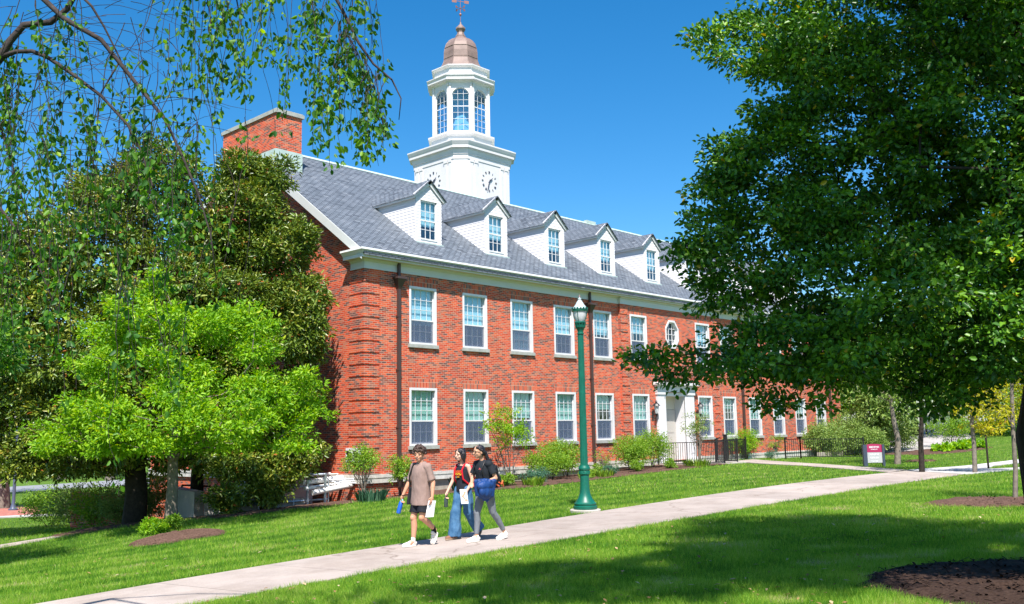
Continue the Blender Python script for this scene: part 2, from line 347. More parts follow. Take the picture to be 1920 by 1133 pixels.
def path_mat(name, c, joint=1.5):
    m = mat(name, c, .85, bump=.12, bscale=90, var=.12, vscale=1.3, spec=.2); n = m.node_tree; B = n.nodes['Principled BSDF']
    src = B.inputs['Base Color'].links[0].from_socket
    tc = n.nodes.new('ShaderNodeTexCoord')
    sx = n.nodes.new('ShaderNodeSeparateXYZ'); n.links.new(tc.outputs['Object'], sx.inputs[0])
    a = n.nodes.new('ShaderNodeMath'); a.operation = 'MULTIPLY'; a.inputs[1].default_value = 1/joint; n.links.new(sx.outputs[0], a.inputs[0])
    f = n.nodes.new('ShaderNodeMath'); f.operation = 'FRACT'; n.links.new(a.outputs[0], f.inputs[0])
    l = n.nodes.new('ShaderNodeMath'); l.operation = 'LESS_THAN'; l.inputs[1].default_value = .012; n.links.new(f.outputs[0], l.inputs[0])
    no = n.nodes.new('ShaderNodeTexNoise'); no.inputs['Scale'].default_value = 60; no.inputs['Detail'].default_value = 2; n.links.new(tc.outputs['Object'], no.inputs[0])
    st = n.nodes.new('ShaderNodeTexNoise'); st.inputs['Scale'].default_value = .9; st.inputs['Detail'].default_value = 8; st.inputs['Roughness'].default_value = .7; n.links.new(tc.outputs['Object'], st.inputs[0])
    r = ramp(n, [(.0, (.55, .52, .50)), (.40, (.82, .80, .78)), (.56, (1, 1, 1)), (1, (1, 1, 1))]); n.links.new(st.outputs[0], r.inputs[0])
    m1 = n.nodes.new('ShaderNodeMix'); m1.data_type = 'RGBA'; m1.blend_type = 'MULTIPLY'; m1.inputs[0].default_value = .8; n.links.new(src, m1.inputs[6]); n.links.new(r.outputs[0], m1.inputs[7])
    r2 = ramp(n, [(.3, (.8, .8, .8)), (.7, (1.1, 1.1, 1.1))]); n.links.new(no.outputs[0], r2.inputs[0])
    m2 = n.nodes.new('ShaderNodeMix'); m2.data_type = 'RGBA'; m2.blend_type = 'MULTIPLY'; m2.inputs[0].default_value = .7; n.links.new(m1.outputs[2], m2.inputs[6]); n.links.new(r2.outputs[0], m2.inputs[7])
    fl = n.nodes.new('ShaderNodeMath'); fl.operation = 'FLOOR'; n.links.new(a.outputs[0], fl.inputs[0])
    wn = n.nodes.new('ShaderNodeTexWhiteNoise'); wn.noise_dimensions = '1D'; n.links.new(fl.outputs[0], wn.inputs['W'])
    wr = n.nodes.new('ShaderNodeMapRange'); wr.inputs[3].default_value = .86; wr.inputs[4].default_value = 1.06; n.links.new(wn.outputs[0], wr.inputs[0])
    vo = n.nodes.new('ShaderNodeTexVoronoi'); vo.feature = 'DISTANCE_TO_EDGE'; vo.inputs['Scale'].default_value = .22
    wp = n.nodes.new('ShaderNodeTexNoise'); wp.inputs['Scale'].default_value = 1.6; wp.inputs['Detail'].default_value = 6; n.links.new(tc.outputs['Object'], wp.inputs[0])
    vm = n.nodes.new('ShaderNodeVectorMath'); vm.operation = 'MULTIPLY_ADD'; vm.inputs[1].default_value = (.7, .7, .7); n.links.new(wp.outputs['Color'], vm.inputs[0]); n.links.new(tc.outputs['Object'], vm.inputs[2]); n.links.new(vm.outputs[0], vo.inputs['Vector'])
    ck = ramp(n, [(0, (.5, .47, .44)), (.0022, (.6, .57, .54)), (.005, (1, 1, 1))]); n.links.new(vo.outputs['Distance'], ck.inputs[0])
    mw = n.nodes.new('ShaderNodeMix'); mw.data_type = 'RGBA'; mw.blend_type = 'MULTIPLY'; mw.inputs[0].default_value = 1; n.links.new(m2.outputs[2], mw.inputs[6]); n.links.new(wr.outputs[0], mw.inputs[7])
    m2 = n.nodes.new('ShaderNodeMix'); m2.data_type = 'RGBA'; m2.blend_type = 'MULTIPLY'; m2.inputs[0].default_value = .8; n.links.new(mw.outputs[2], m2.inputs[6]); n.links.new(ck.outputs[0], m2.inputs[7])
    m3 = n.nodes.new('ShaderNodeMix'); m3.data_type = 'RGBA'; m3.inputs[7].default_value = (.10, .09, .08, 1)
    mj = n.nodes.new('ShaderNodeMath'); mj.operation = 'MULTIPLY'; mj.inputs[1].default_value = .55; n.links.new(l.outputs[0], mj.inputs[0])
    n.links.new(mj.outputs[0], m3.inputs[0]); n.links.new(m2.outputs[2], m3.inputs[6]); n.links.new(m3.outputs[2], B.inputs['Base Color'])
    return m
M_path = path_mat('path_concrete', (.40, .345, .305), 1.75); M_pathw = path_mat('new_concrete', (.55, .54, .53), 1.6)
xs = np.linspace(-34, 13.2, 90)
PN = -11.32+edge_noise(90, .035, 3); PF = -13.85+edge_noise(90, .035, 4)
strip('footpath', np.c_[xs, PF], np.c_[xs+np.linspace(0, 1.8, 90), PN], M_path, .018, 5, 'buff concrete footpath running along the lawn past the lamp post')
strip('footpath', [(13.2, -13.85), (15.3, -14.05), (17.4, -14.35), (20, -15.6), (26, -19)], [(15.05, -11.3), (16.2, -12.3), (17.3, -13.3), (20.4, -14.6), (26.5, -17.8)], M_pathw, .026, 5, 'pale new concrete path beyond the end of the buff path')
strip('footpath', [(15.6, -13.3), (17.3, -13.25), (19.8, -12.75), (26, -13.0)], [(15.0, -11.28), (16.5, -11.35), (18.9, -11.75), (26, -12.1)], M_pathw, .034, 4, 'pale concrete branch path leaving the junction behind the sign')
strip('footpath', [(13.4, -11.4), (17.4, -6.1), (19.2, -2.6), (19.1, -1.7)], [(15.4, -11.2), (19.4, -6.0), (21.6, -2.3), (22.4, -1.2)], M_path, .030, 4, 'narrow buff path leading to the railed entrance')
strip('footpath', [(-34, 1.2), (-20, 2.2), (-10.2, 2.6), (-7.6, 2.9)], [(-34, 0), (-20, 1.0), (-10.1, 1.55), (-7.4, 2.1)], M_path, .02, 3, 'short grey footpath at the left edge under the trees')
strip('plaza', [(-30, 24.5), (-14, 22.6), (-3, 20.7), (2, 20)], [(-30, 34), (-14, 32), (0, 29.5), (8, 27)], M_paver, .02, 8, 'red brick plaza behind the far lamp post', 'plaza')
strip('kerb', [(-30, 23.9), (-14, 22.0), (-3, 20.1), (2, 19.4)], [(-30, 24.5), (-14, 22.6), (-3, 20.7), (2, 20)], M_pathw, .05, 2, 'pale concrete edge of the red brick plaza', 'kerb')
M_asph = mat('asphalt', (.22, .23, .25), .8, var=.1)
strip('road', [(-30, 52), (0, 50), (20, 44), (36, 34)], [(-30, 62), (0, 60), (24, 52), (44, 40)], M_asph, .02, 4, 'grey road beyond the far grass', 'road')
M_road2 = path_mat('far_path_concrete', (.40, .38, .37), 4)
strip('footpath', [(35.5, -7.0), (44, -4.4), (62, 3)], [(33.5, -3.0), (43, 1.2), (56, 8)], M_road2, .03, 5, 'broad grey path climbing away at the far right')

M_mulch = mat('mulch', (.045, .026, .019), .95, spec=.1, bump=1, bscale=22, var=.5, vscale=30, dirt=(.15, .09, .068))
M_mulch_shade = mat('mulch_painted_shade', (.018, .010, .007), .95, spec=.1, bump=1, bscale=22, var=.5, vscale=30, dirt=(.06, .038, .028))  # same mulch, with the big tree's shade put into the colour
def bed(poly, hgt, m, label, chips=60, seed=1):
    P = np.array(poly, float); c = P.mean(0); rs = np.random.RandomState(seed)
    # refine and roughen the outline
    Q = []
    for i in range(len(P)):
        a, b = P[i], P[(i+1) % len(P)]; k = max(2, int(np.hypot(*(b-a))/.25))
        for j in range(k): Q.append(a+(b-a)*j/k+rs.randn(2)*.05)
    Q = np.array(Q); mb = MB(); rings = [1.0, .96, .85, .65, .4, .15]; hh = [-.02, .35, .6, .8, .95, 1.0]
    vs = []
    for r_, k_ in zip(rings, hh):
        q = c+(Q-c)*r_; z = H(q[:, 0], q[:, 1])+hgt*k_+rs.randn(len(q))*.012*(r_ < 1)+.012
        vs += [(q[i, 0], q[i, 1], z[i]) for i in range(len(q))]
    n = len(Q); fs = [(a*n+i, a*n+(i+1) % n, (a+1)*n+(i+1) % n, (a+1)*n+i) for a in range(len(rings)-1) for i in range(n)]+[tuple((len(rings)-1)*n+i for i in range(n))]
    mb.add(vs, fs)
    # wood chips
    x0, y0 = P.min(0); x1, y1 = P.max(0); nc = int(chips*(x1-x0)*(y1-y0))
    px, py = rs.uniform(x0, x1, nc), rs.uniform(y0, y1, nc); k = inpoly(px, py, [tuple(c+(p-c)*.97) for p in P]); px, py = px[k], py[k]; pz = H(px, py)
    rmax = np.abs(P-c).max(0)
    for x, y, z in zip(px, py, pz):
        rad = min(1, math.hypot((x-c[0])/rmax[0], (y-c[1])/rmax[1])); zz = z+hgt*(1-rad**2)*.9+.02
        a = rs.uniform(0, 6.28); t = rs.uniform(-.5, .5); l = rs.uniform(.015, .045); ww = l*.35
        d = np.array([math.cos(a), math.sin(a), t])*l; e = np.array([-math.sin(a), math.cos(a), 0])*ww; p = np.array([x, y, zz+abs(t)*l])
        mb.add([p-d-e, p+d-e, p+d+e, p-d+e], [(0, 1, 2, 3)])
    o = mb.build('mulch_bed', m, fix=False); return tag(o, label, 'mulch', kind='structure')
def ell(cx, cy, rx, ry, rot=0, n=18):
    return [(cx+math.cos(t)*rx*math.cos(rot)-math.sin(t)*ry*math.sin(rot), cy+math.cos(t)*rx*math.sin(rot)+math.sin(t)*ry*math.cos(rot)) for t in np.linspace(0, 2*math.pi, n, endpoint=False)]
BEDF = [(-.2, -2.0), (1.2, -2.4), (2.8, -2.75), (4.5, -3.2), (7, -3.5), (9.5, -3.5), (13.5, -3.3), (17, -2.9), (18.8, -2.4), (18.8, -.12), (0, -.02), (-.15, -.1)]
BEDL = [(-5.6, -.6), (-4.4, -.9), (-2.6, -1.4), (-.4, -1.9), (-.05, -.1), (-.05, 3.4), (-1.2, 3.0), (-3.8, 3.4), (-5.2, 2.2)]
BEDM = ell(-6.4, 3.4, 2.3, 1.2, .55)
BEDY = ell(-8.3, -4.2, 1.0, .75, -.25)
BEDS = ell(2.75, -17.9, 1.5, .85, -.9)
BEDB = [(-8.75, -19.85), (-7.8, -19.6), (-6.8, -19.95), (-5.8, -20.8), (-5.3, -22.2), (-6, -24), (-8.5, -24), (-9.5, -22.8), (-9.6, -21.4), (-9.3, -20.5)]
BEDR = [(30.5, -6.3), (33, -7.3), (37.5, -7.6), (38.5, -6), (36, -4.5), (33, -3.2), (31, -4.2)]
BEDH = ell(24.2, -.2, 3.6, 1.0, 0)
BEDT = ell(23.8, -8.6, .8, .6)
bed(BEDF, .05, M_mulch, 'long mulch planting bed at the foot of the facade', 14, 1)
bed(BEDL, .03, M_mulch, 'bare mulch below the pipes at the left corner of the building', 20, 2)
bed(BEDM, .05, M_mulch, 'mulch ring under the dark magnolia trunk', 10, 3)
bed(BEDY, .16, M_mulch, 'raised mulch mound in front of the lime green tree', 90, 4)
bed(BEDS, .12, M_mulch, 'small mulch mound around the thin sapling at the right', 120, 5)
bed(BEDB, .06, M_mulch_shade, 'wide mulch circle in painted shade under the big tree at lower right', 150, 6)
bed(BEDR, .06, M_mulch, 'mulch island with hostas beyond the sign', 8, 7)
bed(BEDT, .06, M_mulch, 'little mulch ring round the thin tree behind the sign', 30, 8)

# grass: real blades over the lawn, thinning with distance
EXC = [BEDY, BEDS, BEDB, BEDL, BEDF, BEDR]
def free_lawn(x, y):
    ok = np.ones(x.shape, bool)
    ok &= ~((x < 15.0) & (y > -13.85) & (y < -11.32))
    for q in ([(13.2, -13.9), (17.4, -14.35), (20, -15.6), (26, -19), (26.5, -17.8), (20.4, -14.6), (17.3, -13.3), (15, -11.2)], [(15.6, -13.3), (17.3, -13.25), (19.8, -12.75), (26, -13.0), (26, -12.1), (18.9, -11.75), (15, -11.25)],
              [(13.4, -11.4), (17.4, -6.1), (19.1, -1.7), (22.4, -1.2), (21.6, -2.3), (19.4, -6), (15.4, -11.2)], [(-34, 0), (-7.4, 2.1), (-7.6, 2.9), (-34, 1.3)], [(33.5, -3), (35.5, -7), (62, 3), (56, 8)]):
        ok &= ~inpoly(x, y, q)
    for q in EXC:
        c = np.mean(q, 0); ok &= ~inpoly(x, y, [tuple(c+(np.array(p)-c)*.95) for p in q])
    ok &= ~((x > 0) & (x < 35) & (y > -.2) & (y < 15)) & ~((y > 19) & (x < 10))
    return ok
def grass(n, D0, D1, hmin, hmax, wd, seed, name, mt, label, power=1.0, lat=.60):
    rs = np.random.RandomState(seed)
    u = rs.rand(n); D = D0*(D1/D0)**u if power == 1 else D0+(D1-D0)*u
    L = rs.uniform(-lat, lat, n)*D
    x = CAM[0]+F0[0]*D+R0[0]*L; y = CAM[1]+F0[1]*D+R0[1]*L
    k = free_lawn(x, y); x, y, D = x[k], y[k], D[k]; z = H(x, y)
    # clumpiness
    f = np.sin(x*3.1+np.sin(y*2.3)*1.3)*np.sin(y*2.7+np.sin(x*1.9))+.5*np.sin(x*9+y*5)*np.sin(y*11-x*4)
    m = len(x); hh = rs.uniform(hmin, hmax, m)*(1+.28*f)*(1+.35*(rs.rand(m) < .03)); a = rs.uniform(0, 2*math.pi, m)
    lean = rs.uniform(.1, .75, m)*hh; b = a+rs.uniform(-1, 1, m); wdt = wd*rs.uniform(.6, 1.3, m)
    v = np.empty((m, 3, 3), 'f')
    v[:, 0] = np.c_[x-np.cos(a)*wdt, y-np.sin(a)*wdt, z-.004]; v[:, 1] = np.c_[x+np.cos(a)*wdt, y+np.sin(a)*wdt, z-.004]
    v[:, 2] = np.c_[x+np.cos(b)*lean, y+np.sin(b)*lean, z+hh]
    pt = np.sin(x*.9+1.3*np.sin(y*.7))*np.sin(y*1.1+np.sin(x*.6)*1.7)+.7*np.sin(x*2.3+y*1.7)*np.sin(y*2.9-x*.8)
    stripe = np.where((y > -11.3), .10*np.sign(np.sin((y+.12*x)*2*math.pi/1.15)), .04*np.sign(np.sin((y+.3*x)*2*math.pi/1.2)))
    dead = np.sin(x*1.7+2.1*np.sin(y*1.3))*np.sin(y*2.2+1.6*np.sin(x*1.1+1))+.6*np.sin(x*5.1-y*3.3)*np.sin(y*4.7+x*1.9)
    dd = np.clip((dead-.75)*2.2, 0, 1)
    r = np.clip(rs.rand(m)**1.3*.66+.10*f+.13*pt+stripe*1.2+np.where(y > -11.3, .05, .14)+dd*rs.rand(m)*.55, 0, 1)
    v[:, 2, 2] -= (hh*dd*.45).astype('f')
    return mesh_np(name, v.reshape(-1, 3), 3, m, mt, r, label)
def mesh_np(name, v, k, m, mt, rnd, label=None, smooth=False, parent=None, idx=None):
    me = bpy.data.meshes.new(name); v = v.astype('f')
    if parent is not None: v = v-root_loc(parent).astype('f')
    me.vertices.add(len(v)); me.vertices.foreach_set('co', v.ravel())
    if idx is None: idx = np.arange(m*k, dtype='i')
    me.loops.add(len(idx)); me.loops.foreach_set('vertex_index', idx.astype('i'))
    me.polygons.add(m); me.polygons.foreach_set('loop_start', np.arange(0, m*k, k, dtype='i'))
    at_ = me.attributes.new('rnd', 'FLOAT', 'FACE'); at_.data.foreach_set('value', rnd.astype('f'))
    me.materials.append(mt); me.update(calc_edges=True)
    o = bpy.data.objects.new(name, me); COL.objects.link(o)
    if parent is not None: o.parent = parent
    return o
ML_grass = leaf_mat('grass_blade', [(0, (.045, .14, .015)), (.22, (.10, .26, .02)), (.45, (.21, .40, .035)), (.75, (.36, .50, .07)), (.93, (.44, .46, .15)), (1, (.58, .47, .27))], .45, .42, spec=.3)
for args in ((420000, 8.0, 13.5, .03, .085, .0032, 11), (330000, 13.5, 26, .035, .08, .0052, 12), (130000, 26, 60, .04, .085, .011, 13)):
    o = grass(args[0], *args[1:6], args[6], 'grass', ML_grass, None); lab = {11: 'nearest grass of the lawn around the big mulch circle', 12: 'grass on both sides of the middle of the footpath', 13: 'grass of the far lawn up to the building'}[args[6]]
    tag(o, lab, 'grass', kind='stuff')
# ------------------------------------------------------------------ the brick building
BLD = thing('brick_building', (17.5, 7.4, -.3), 'long two storey red brick building with white dormers and a white clock tower', 'building')
L, DEP, ZT, RZ = 35.1, 14.8, 6.80, 12.68
W_, S_, X0 = 1.245, 2.503, 1.90
WX = [X0+S_*i for i in range(5)]+[14.33]+[L-14.33-W_]+[L-(X0+S_*i)-W_ for i in range(4, -1, -1)]
WLOW = (.91, 2.853); WUP = (4.34, 6.33)
BX0, BX1, BP = 13.65, 21.45, -.12     # projecting bay
def wall_plane(mb, y, x0, x1, z0, z1, holes, rev=.24):
    """brick wall at plane y with rectangular holes and brick reveals"""
    xs = sorted({x0, x1, *[a for hh in holes for a in hh[:2]]}); zs = sorted({z0, z1, *[a for hh in holes for a in hh[2:]]})
    for i in range(len(xs)-1):
        for j in range(len(zs)-1):
            cx, cz = (xs[i]+xs[i+1])/2, (zs[j]+zs[j+1])/2
            if any(a < cx < b and c < cz < d for a, b, c, d in holes): continue
            mb.add([(xs[i], y, zs[j]), (xs[i+1], y, zs[j]), (xs[i+1], y, zs[j+1]), (xs[i], y, zs[j+1])], [(0, 1, 2, 3)])
    for a, b, c, d in holes:
        mb.add([(a, y, c), (a, y+rev, c), (a, y+rev, d), (a, y, d)], [(0, 1, 2, 3)]); mb.add([(b, y, c), (b, y+rev, c), (b, y+rev, d), (b, y, d)], [(3, 2, 1, 0)])
        mb.add([(a, y, d), (b, y, d), (b, y+rev, d), (a, y+rev, d)], [(3, 2, 1, 0)]); mb.add([(a, y, c), (b, y, c), (b, y+rev, c), (a, y+rev, c)], [(0, 1, 2, 3)])
def holes_for(x0, x1):
    hs_ = []
    for x in WX:
        if x0 <= x < x1: hs_ += [(x, x+W_, *WLOW), (x, x+W_, *WUP)]
    return hs_
front = MB()
wall_plane(front, 0, 0, BX0, -.08, ZT, holes_for(0, BX0))
wall_plane(front, 0, BX1, L, -.08, ZT, holes_for(BX1, L))
bh = holes_for(BX0, BX1)
DX0, DX1 = 16.80, 18.30
wall_plane(front, BP, BX0, BX1, -.08, ZT, bh+[(DX0-.1, DX1+.1, -.08, 2.95), (17.02, 18.08, 4.98, 6.28)])
for x in (BX0, BX1): front.box(x-.001, x+.001, BP, 0, -.08, ZT)
front.build('wall', M_brick, BLD, fix=False)
low = MB(); low.box(.02, L, .03, .3, -2.2, -.1); low.build('foundation', M_found, BLD)
lb = MB(); lb.box(-.02, 2.35, .01, .4, -2.2, -.2); lb.box(.0, .5, .02, DEP, -2.6, -.2); lb.build('basement_wall', M_brick, BLD)
# gable ends and rear
gab = MB(); pent = [(.015, -.2), (DEP, -.2), (DEP, ZT+.5), (7.4, RZ-.15), (.015, ZT+.5)]
gab.prism(pent, 0, .35, 'x'); gab.build('gable_wall', M_brick, BLD)
gab = MB(); gab.prism([(.3, -.8), (DEP-.3, -.8), (DEP-.3, ZT+.5), (7.4, RZ-.2), (.3, ZT+.5)], L-.35, L, 'x'); gab.build('gable_wall', M_brick, BLD)
rw = MB(); rw.box(.35, L-.35, DEP-.3, DEP, -2.2, ZT+.4); rw.box(12.2, 22.9, DEP+.01, 22, -2.2, ZT+.4); rw.build('rear_wall', M_brick, BLD)
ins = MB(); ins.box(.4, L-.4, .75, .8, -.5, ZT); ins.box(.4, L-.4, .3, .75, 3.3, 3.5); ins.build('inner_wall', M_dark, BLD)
# quoins: blocks of six courses with a dark joint between
for (xa, xb, yy) in ((-.03, .60, -.03), (L-.6, L+.03, -.03), (BX0-.02, BX0+.5, BP-.03), (BX1-.5, BX1+.02, BP-.03)):
    z = .06; q = MB()
    for k in range(17):
        z1 = .43+.3875*k if k else .43
        za = .05 if k == 0 else .43+.3875*(k-1)+.05
        if z1 > 6.70: z1 = 6.719
        if z1-za < .05: continue
        if xa < 0: q.box(-.03, .60, yy, .7-.0, za, z1) if False else (q.box(-.03, .60, -.03, -.0005, za, z1), q.box(-.03, -.0005, -.0005, .78, za, z1))
        else: q.box(xa, xb, yy, yy+.0295, za, z1)
    q.build('quoin', M_brick, BLD)
# water table
wt = MB()
def band(m, z0, z1, e, x0=0, x1=L, bay=True):
    segs = [(x0, BX0, 0), (BX0-.0, 16.0, BP), (19.15, BX1, BP), (BX1, x1, 0)]
    for a, b, y in segs: m.box(a-(e if a == x0 else 0), b+(e if b == x1 else 0), y-e, y+.02+(0 if y == 0 else .1), z0, z1)
    m.box(-e, .02, .02, DEP, z0, z1)
band(wt, -.075, .03, .075); band(wt, -.115, -.077, .03); band(wt, -.24, -.117, .085)
wt.build('water_table', M_stone, BLD)
# soldier-course arches
for x in WX:
    for zt in (WLOW[1], WUP[1]):
        y = BP if BX0 < x < BX1 else 0
        m = MB(); m.prism([(x-.02, zt+.002), (x+W_+.02, zt+.002), (x+W_+.11, min(zt+.30, 6.66)), (x-.11, min(zt+.30, 6.66))], y-.004, y+.01); m.build('brick_arch', M_soldier, BLD)
# windows
def window(x, z0, z1, y, blind=.45, n=0, open_=0.):
    w = W_; c = MB(); cw = .085
    for a, b, zz0, zz1 in ((x, x+cw, z0+.06, z1-cw), (x+w-cw, x+w, z0+.06, z1-cw), (x, x+w, z1-cw, z1), (x, x+w, z0, z0+.06)): c.box(a, b, y-.012, y+.045, zz0, zz1)
    jx0, jx1 = x+.05, x+w-.05
    c.box(jx0-.045, jx0, y+.045, y+.235, z0, z1); c.box(jx1, jx1+.045, y+.045, y+.235, z0, z1); c.box(jx0, jx1, y+.045, y+.235, z1-.055, z1-.005); c.box(jx0, jx1, y+.045, y+.235, z0, z0+.035)
    o = c.build('window', M_white, BLD)
    gx0, gx1 = jx0+.002, jx1-.002; zb, zt = z0+.037, z1-.057; zm = zb+(zt-zb)*.425
    s = MB()
    def sash(xa, xb, za, zc, yy, nx, nz, br):
        t = .045
        s.box(xa, xa+t, yy, yy+.035, za, zc); s.box(xb-t, xb, yy, yy+.035, za, zc); s.box(xa+t, xb-t, yy, yy+.035, zc-t, zc); s.box(xa+t, xb-t, yy, yy+.035, za, za+br)
        for i in range(1, nx):
            xx = xa+t+(xb-xa-2*t)*i/nx; s.box(xx-.0085, xx+.0085, yy+.004, yy+.028, za+br, zc-t)
        for j in range(1, nz):
            zz = za+br+(zc-t-za-br)*j/nz; s.box(xa+t, xb-t, yy+.002, yy+.03, zz-.0085, zz+.0085)
    sash(gx0, gx1, zm-.02, zt, y+.105, 4, 3, .045)
    sash(gx0, gx1, zb+open_, zm+.025+open_*.0, y+.150, 4, 2, .07)
    s.build('sash', M_white, o)
    sc_ = MB(); sc_.box(gx0+.03, gx1-.03, y+.108, y+.1085, zb+.02, zm-.03); sc_.build('insect_screen', M_screen, o)
    g_ = MB(); g_.box(gx0+.03, gx1-.03, y+.121, y+.124, zm, zt-.03); g_.box(gx0+.03, gx1-.03, y+.166, y+.169, zb+.05, zm); g_.build('window_pane', M_glass, o)
    if blind > 0:
        b_ = MB(); b_.box(gx0+.03, gx1-.03, y+.196, y+.20, zt-(zt-zb)*blind, zt-.02)
        b_.build('blind', M_blind if z0 > 3 else M_blind2, o)
    st = MB(); st.box(x-.05, x+w+.05, y-.075, y+.02, z0-.125, z0-.035); st.box(x-.05, x+w+.05, y-.06, y+.02, z0-.033, z0-.002); st.build('sill', M_sill, o)
    return o
bu = [.66, .58, .97, .62, .50, .40, .5, .3, .6, .4, .5, .6]; bl = [.58, .60, .52, .57, .33, .62, .5, .3, .55, .5, .42, .5]
for i, x in enumerate(WX):
    y = BP if BX0 < x < BX1 else 0
    window(x, *WLOW, y, bl[i]); window(x, *WUP, y, bu[i])
# elongated octagon window
def octw():
    cx, cz, rx, rz = 17.55, 5.63, .53, .65
    def ring(k): 
        a, b = rx*k, rz*k; return [(cx-a*.42, cz-b), (cx+a*.42, cz-b), (cx+a, cz-b*.42), (cx+a, cz+b*.42), (cx+a*.42, cz+b), (cx-a*.42, cz+b), (cx-a, cz+b*.42), (cx-a, cz-b*.42)]
    y = BP; m = MB()
    def annulus(k0, k1, y0, y1):
        A, B_ = ring(k0), ring(k1); n = 8
        vs = [(a, y0, b) for a, b in A]+[(a, y0, b) for a, b in B_]+[(a, y1, b) for a, b in A]+[(a, y1, b) for a, b in B_]
        fs = [];
        for i in range(n):
            j = (i+1) % n; fs += [(i, j, n+j, n+i), (2*n+i, 3*n+i, 3*n+j, 2*n+j), (i, 2*n+i, 2*n+j, j), (n+i, n+j, 3*n+j, 3*n+i)]
        m.add(vs, fs)
    annulus(1.0, .86, y-.03, y+.2); annulus(.86, .78, y+.06, y+.14)
    o = m.build('octagonal_window', M_white, BLD)
    # brick infill of the square hole's corners
    f = MB(); R1 = ring(1.0)
    for (cxn, czn, i, j) in ((17.02, 4.98, 7, 0), (18.08, 4.98, 1, 2), (18.08, 6.28, 3, 4), (17.02, 6.28, 5, 6)):
        f.add([(cxn, y+.001, czn), (R1[i][0], y+.001, R1[i][1]), (R1[j][0], y+.001, R1[j][1])], [(0, 1, 2)])
    f.build('brick_infill', M_brick, BLD, fix=False)
    s = MB()
    for k in (-1, 1): s.box(cx+k*.14-.011, cx+k*.14+.011, y+.08, y+.11, cz-.52, cz+.52)
    for k in (-1, 0, 1): s.box(cx-.42, cx+.42, y+.082, y+.108, cz+k*.26-.011, cz+k*.26+.011)
    s.build('muntins', M_white, o)
    A = ring(.82); g_ = MB(); g_.add([(a, y+.12, b) for a, b in A], [tuple(range(8))]); g_.build('window_pane', M_glass, o, fix=False)
octw()
# cornice, mitred round the left corner
def cornice(name, prof, m, x1=L, ret=.72, x0=0.):
    """prof: list of (projection, z); path: return on the gable, corner, along the facade"""
    mb = MB(); n = len(prof); sec = []
    sec.append([(-e, ret, z) for e, z in prof]); sec.append([(-e, -e, z) for e, z in prof]); sec.append([(x1+e, -e, z) for e, z in prof]); sec.append([(x1+e, ret, z) for e, z in prof])
    vs = [p for s_ in sec for p in s_]
    fs = [(k*n+i, k*n+(i+1) % n, (k+1)*n+(i+1) % n, (k+1)*n+i) for k in range(3) for i in range(n)]
    fs += [tuple(range(n)), tuple(3*n+i for i in range(n))]
    mb.add(vs, fs); return mb.build(name, m, BLD)
cornice('frieze', [(-.01, 6.72), (.045, 6.72), (.045, 6.76), (.03, 6.77), (.03, 6.95), (.07, 6.985), (.10, 7.03), (-.01, 7.03)], M_cream)
cornice('soffit', [(.0, 7.032), (.31, 7.032), (.31, 7.05), (.0, 7.05)], M_soffit)
cornice('fascia', [(.0, 7.052), (.30, 7.052), (.33, 7.02), (.34, 7.02), (.34, 7.13), (.37, 7.15), (.40, 7.19), (.44, 7.235), (.0, 7.235)], M_white)
cornice('gutter', [(.30, 7.238), (.455, 7.238), (.47, 7.25), (.47, 7.31), (.445, 7.31), (.30, 7.29)], M_gutter)
f = MB(); f.box(BX0-.02, BX1+.02, BP-.05, -.047, 6.718, 6.765); f.box(BX0-.02, BX1+.02, BP-.035, -.033, 6.767, 6.955); f.box(BX0-.02, BX1+.02, BP-.08, -.075, 6.957, 7.03); f.build('bay_frieze', M_cream, BLD)
# roof
SLP = .70; EY = -.43
def rz_(y): return 7.5+SLP*y
rf = MB(); x0, x1 = -.33, L+.33; ye, yr = EY, 7.4; T = .12
for s in (1, -1):
    def Y(y): return y if s == 1 else 14.8-y
    for xa, ya, yb_ in ((x0, ye, 5.45), (.6, 5.45, yr)):
        v = [(xa, Y(ya), rz_(ya)), (x1, Y(ya), rz_(ya)), (x1, Y(yb_), rz_(yb_)), (xa, Y(yb_), rz_(yb_)), (xa, Y(ya), rz_(ya)-T), (x1, Y(ya), rz_(ya)-T), (x1, Y(yb_), rz_(yb_)-T), (xa, Y(yb_), rz_(yb_)-T)]
        rf.add(v, [(0, 1, 2, 3), (7, 6, 5, 4), (0, 4, 5, 1), (0, 3, 7, 4), (1, 5, 6, 2)])
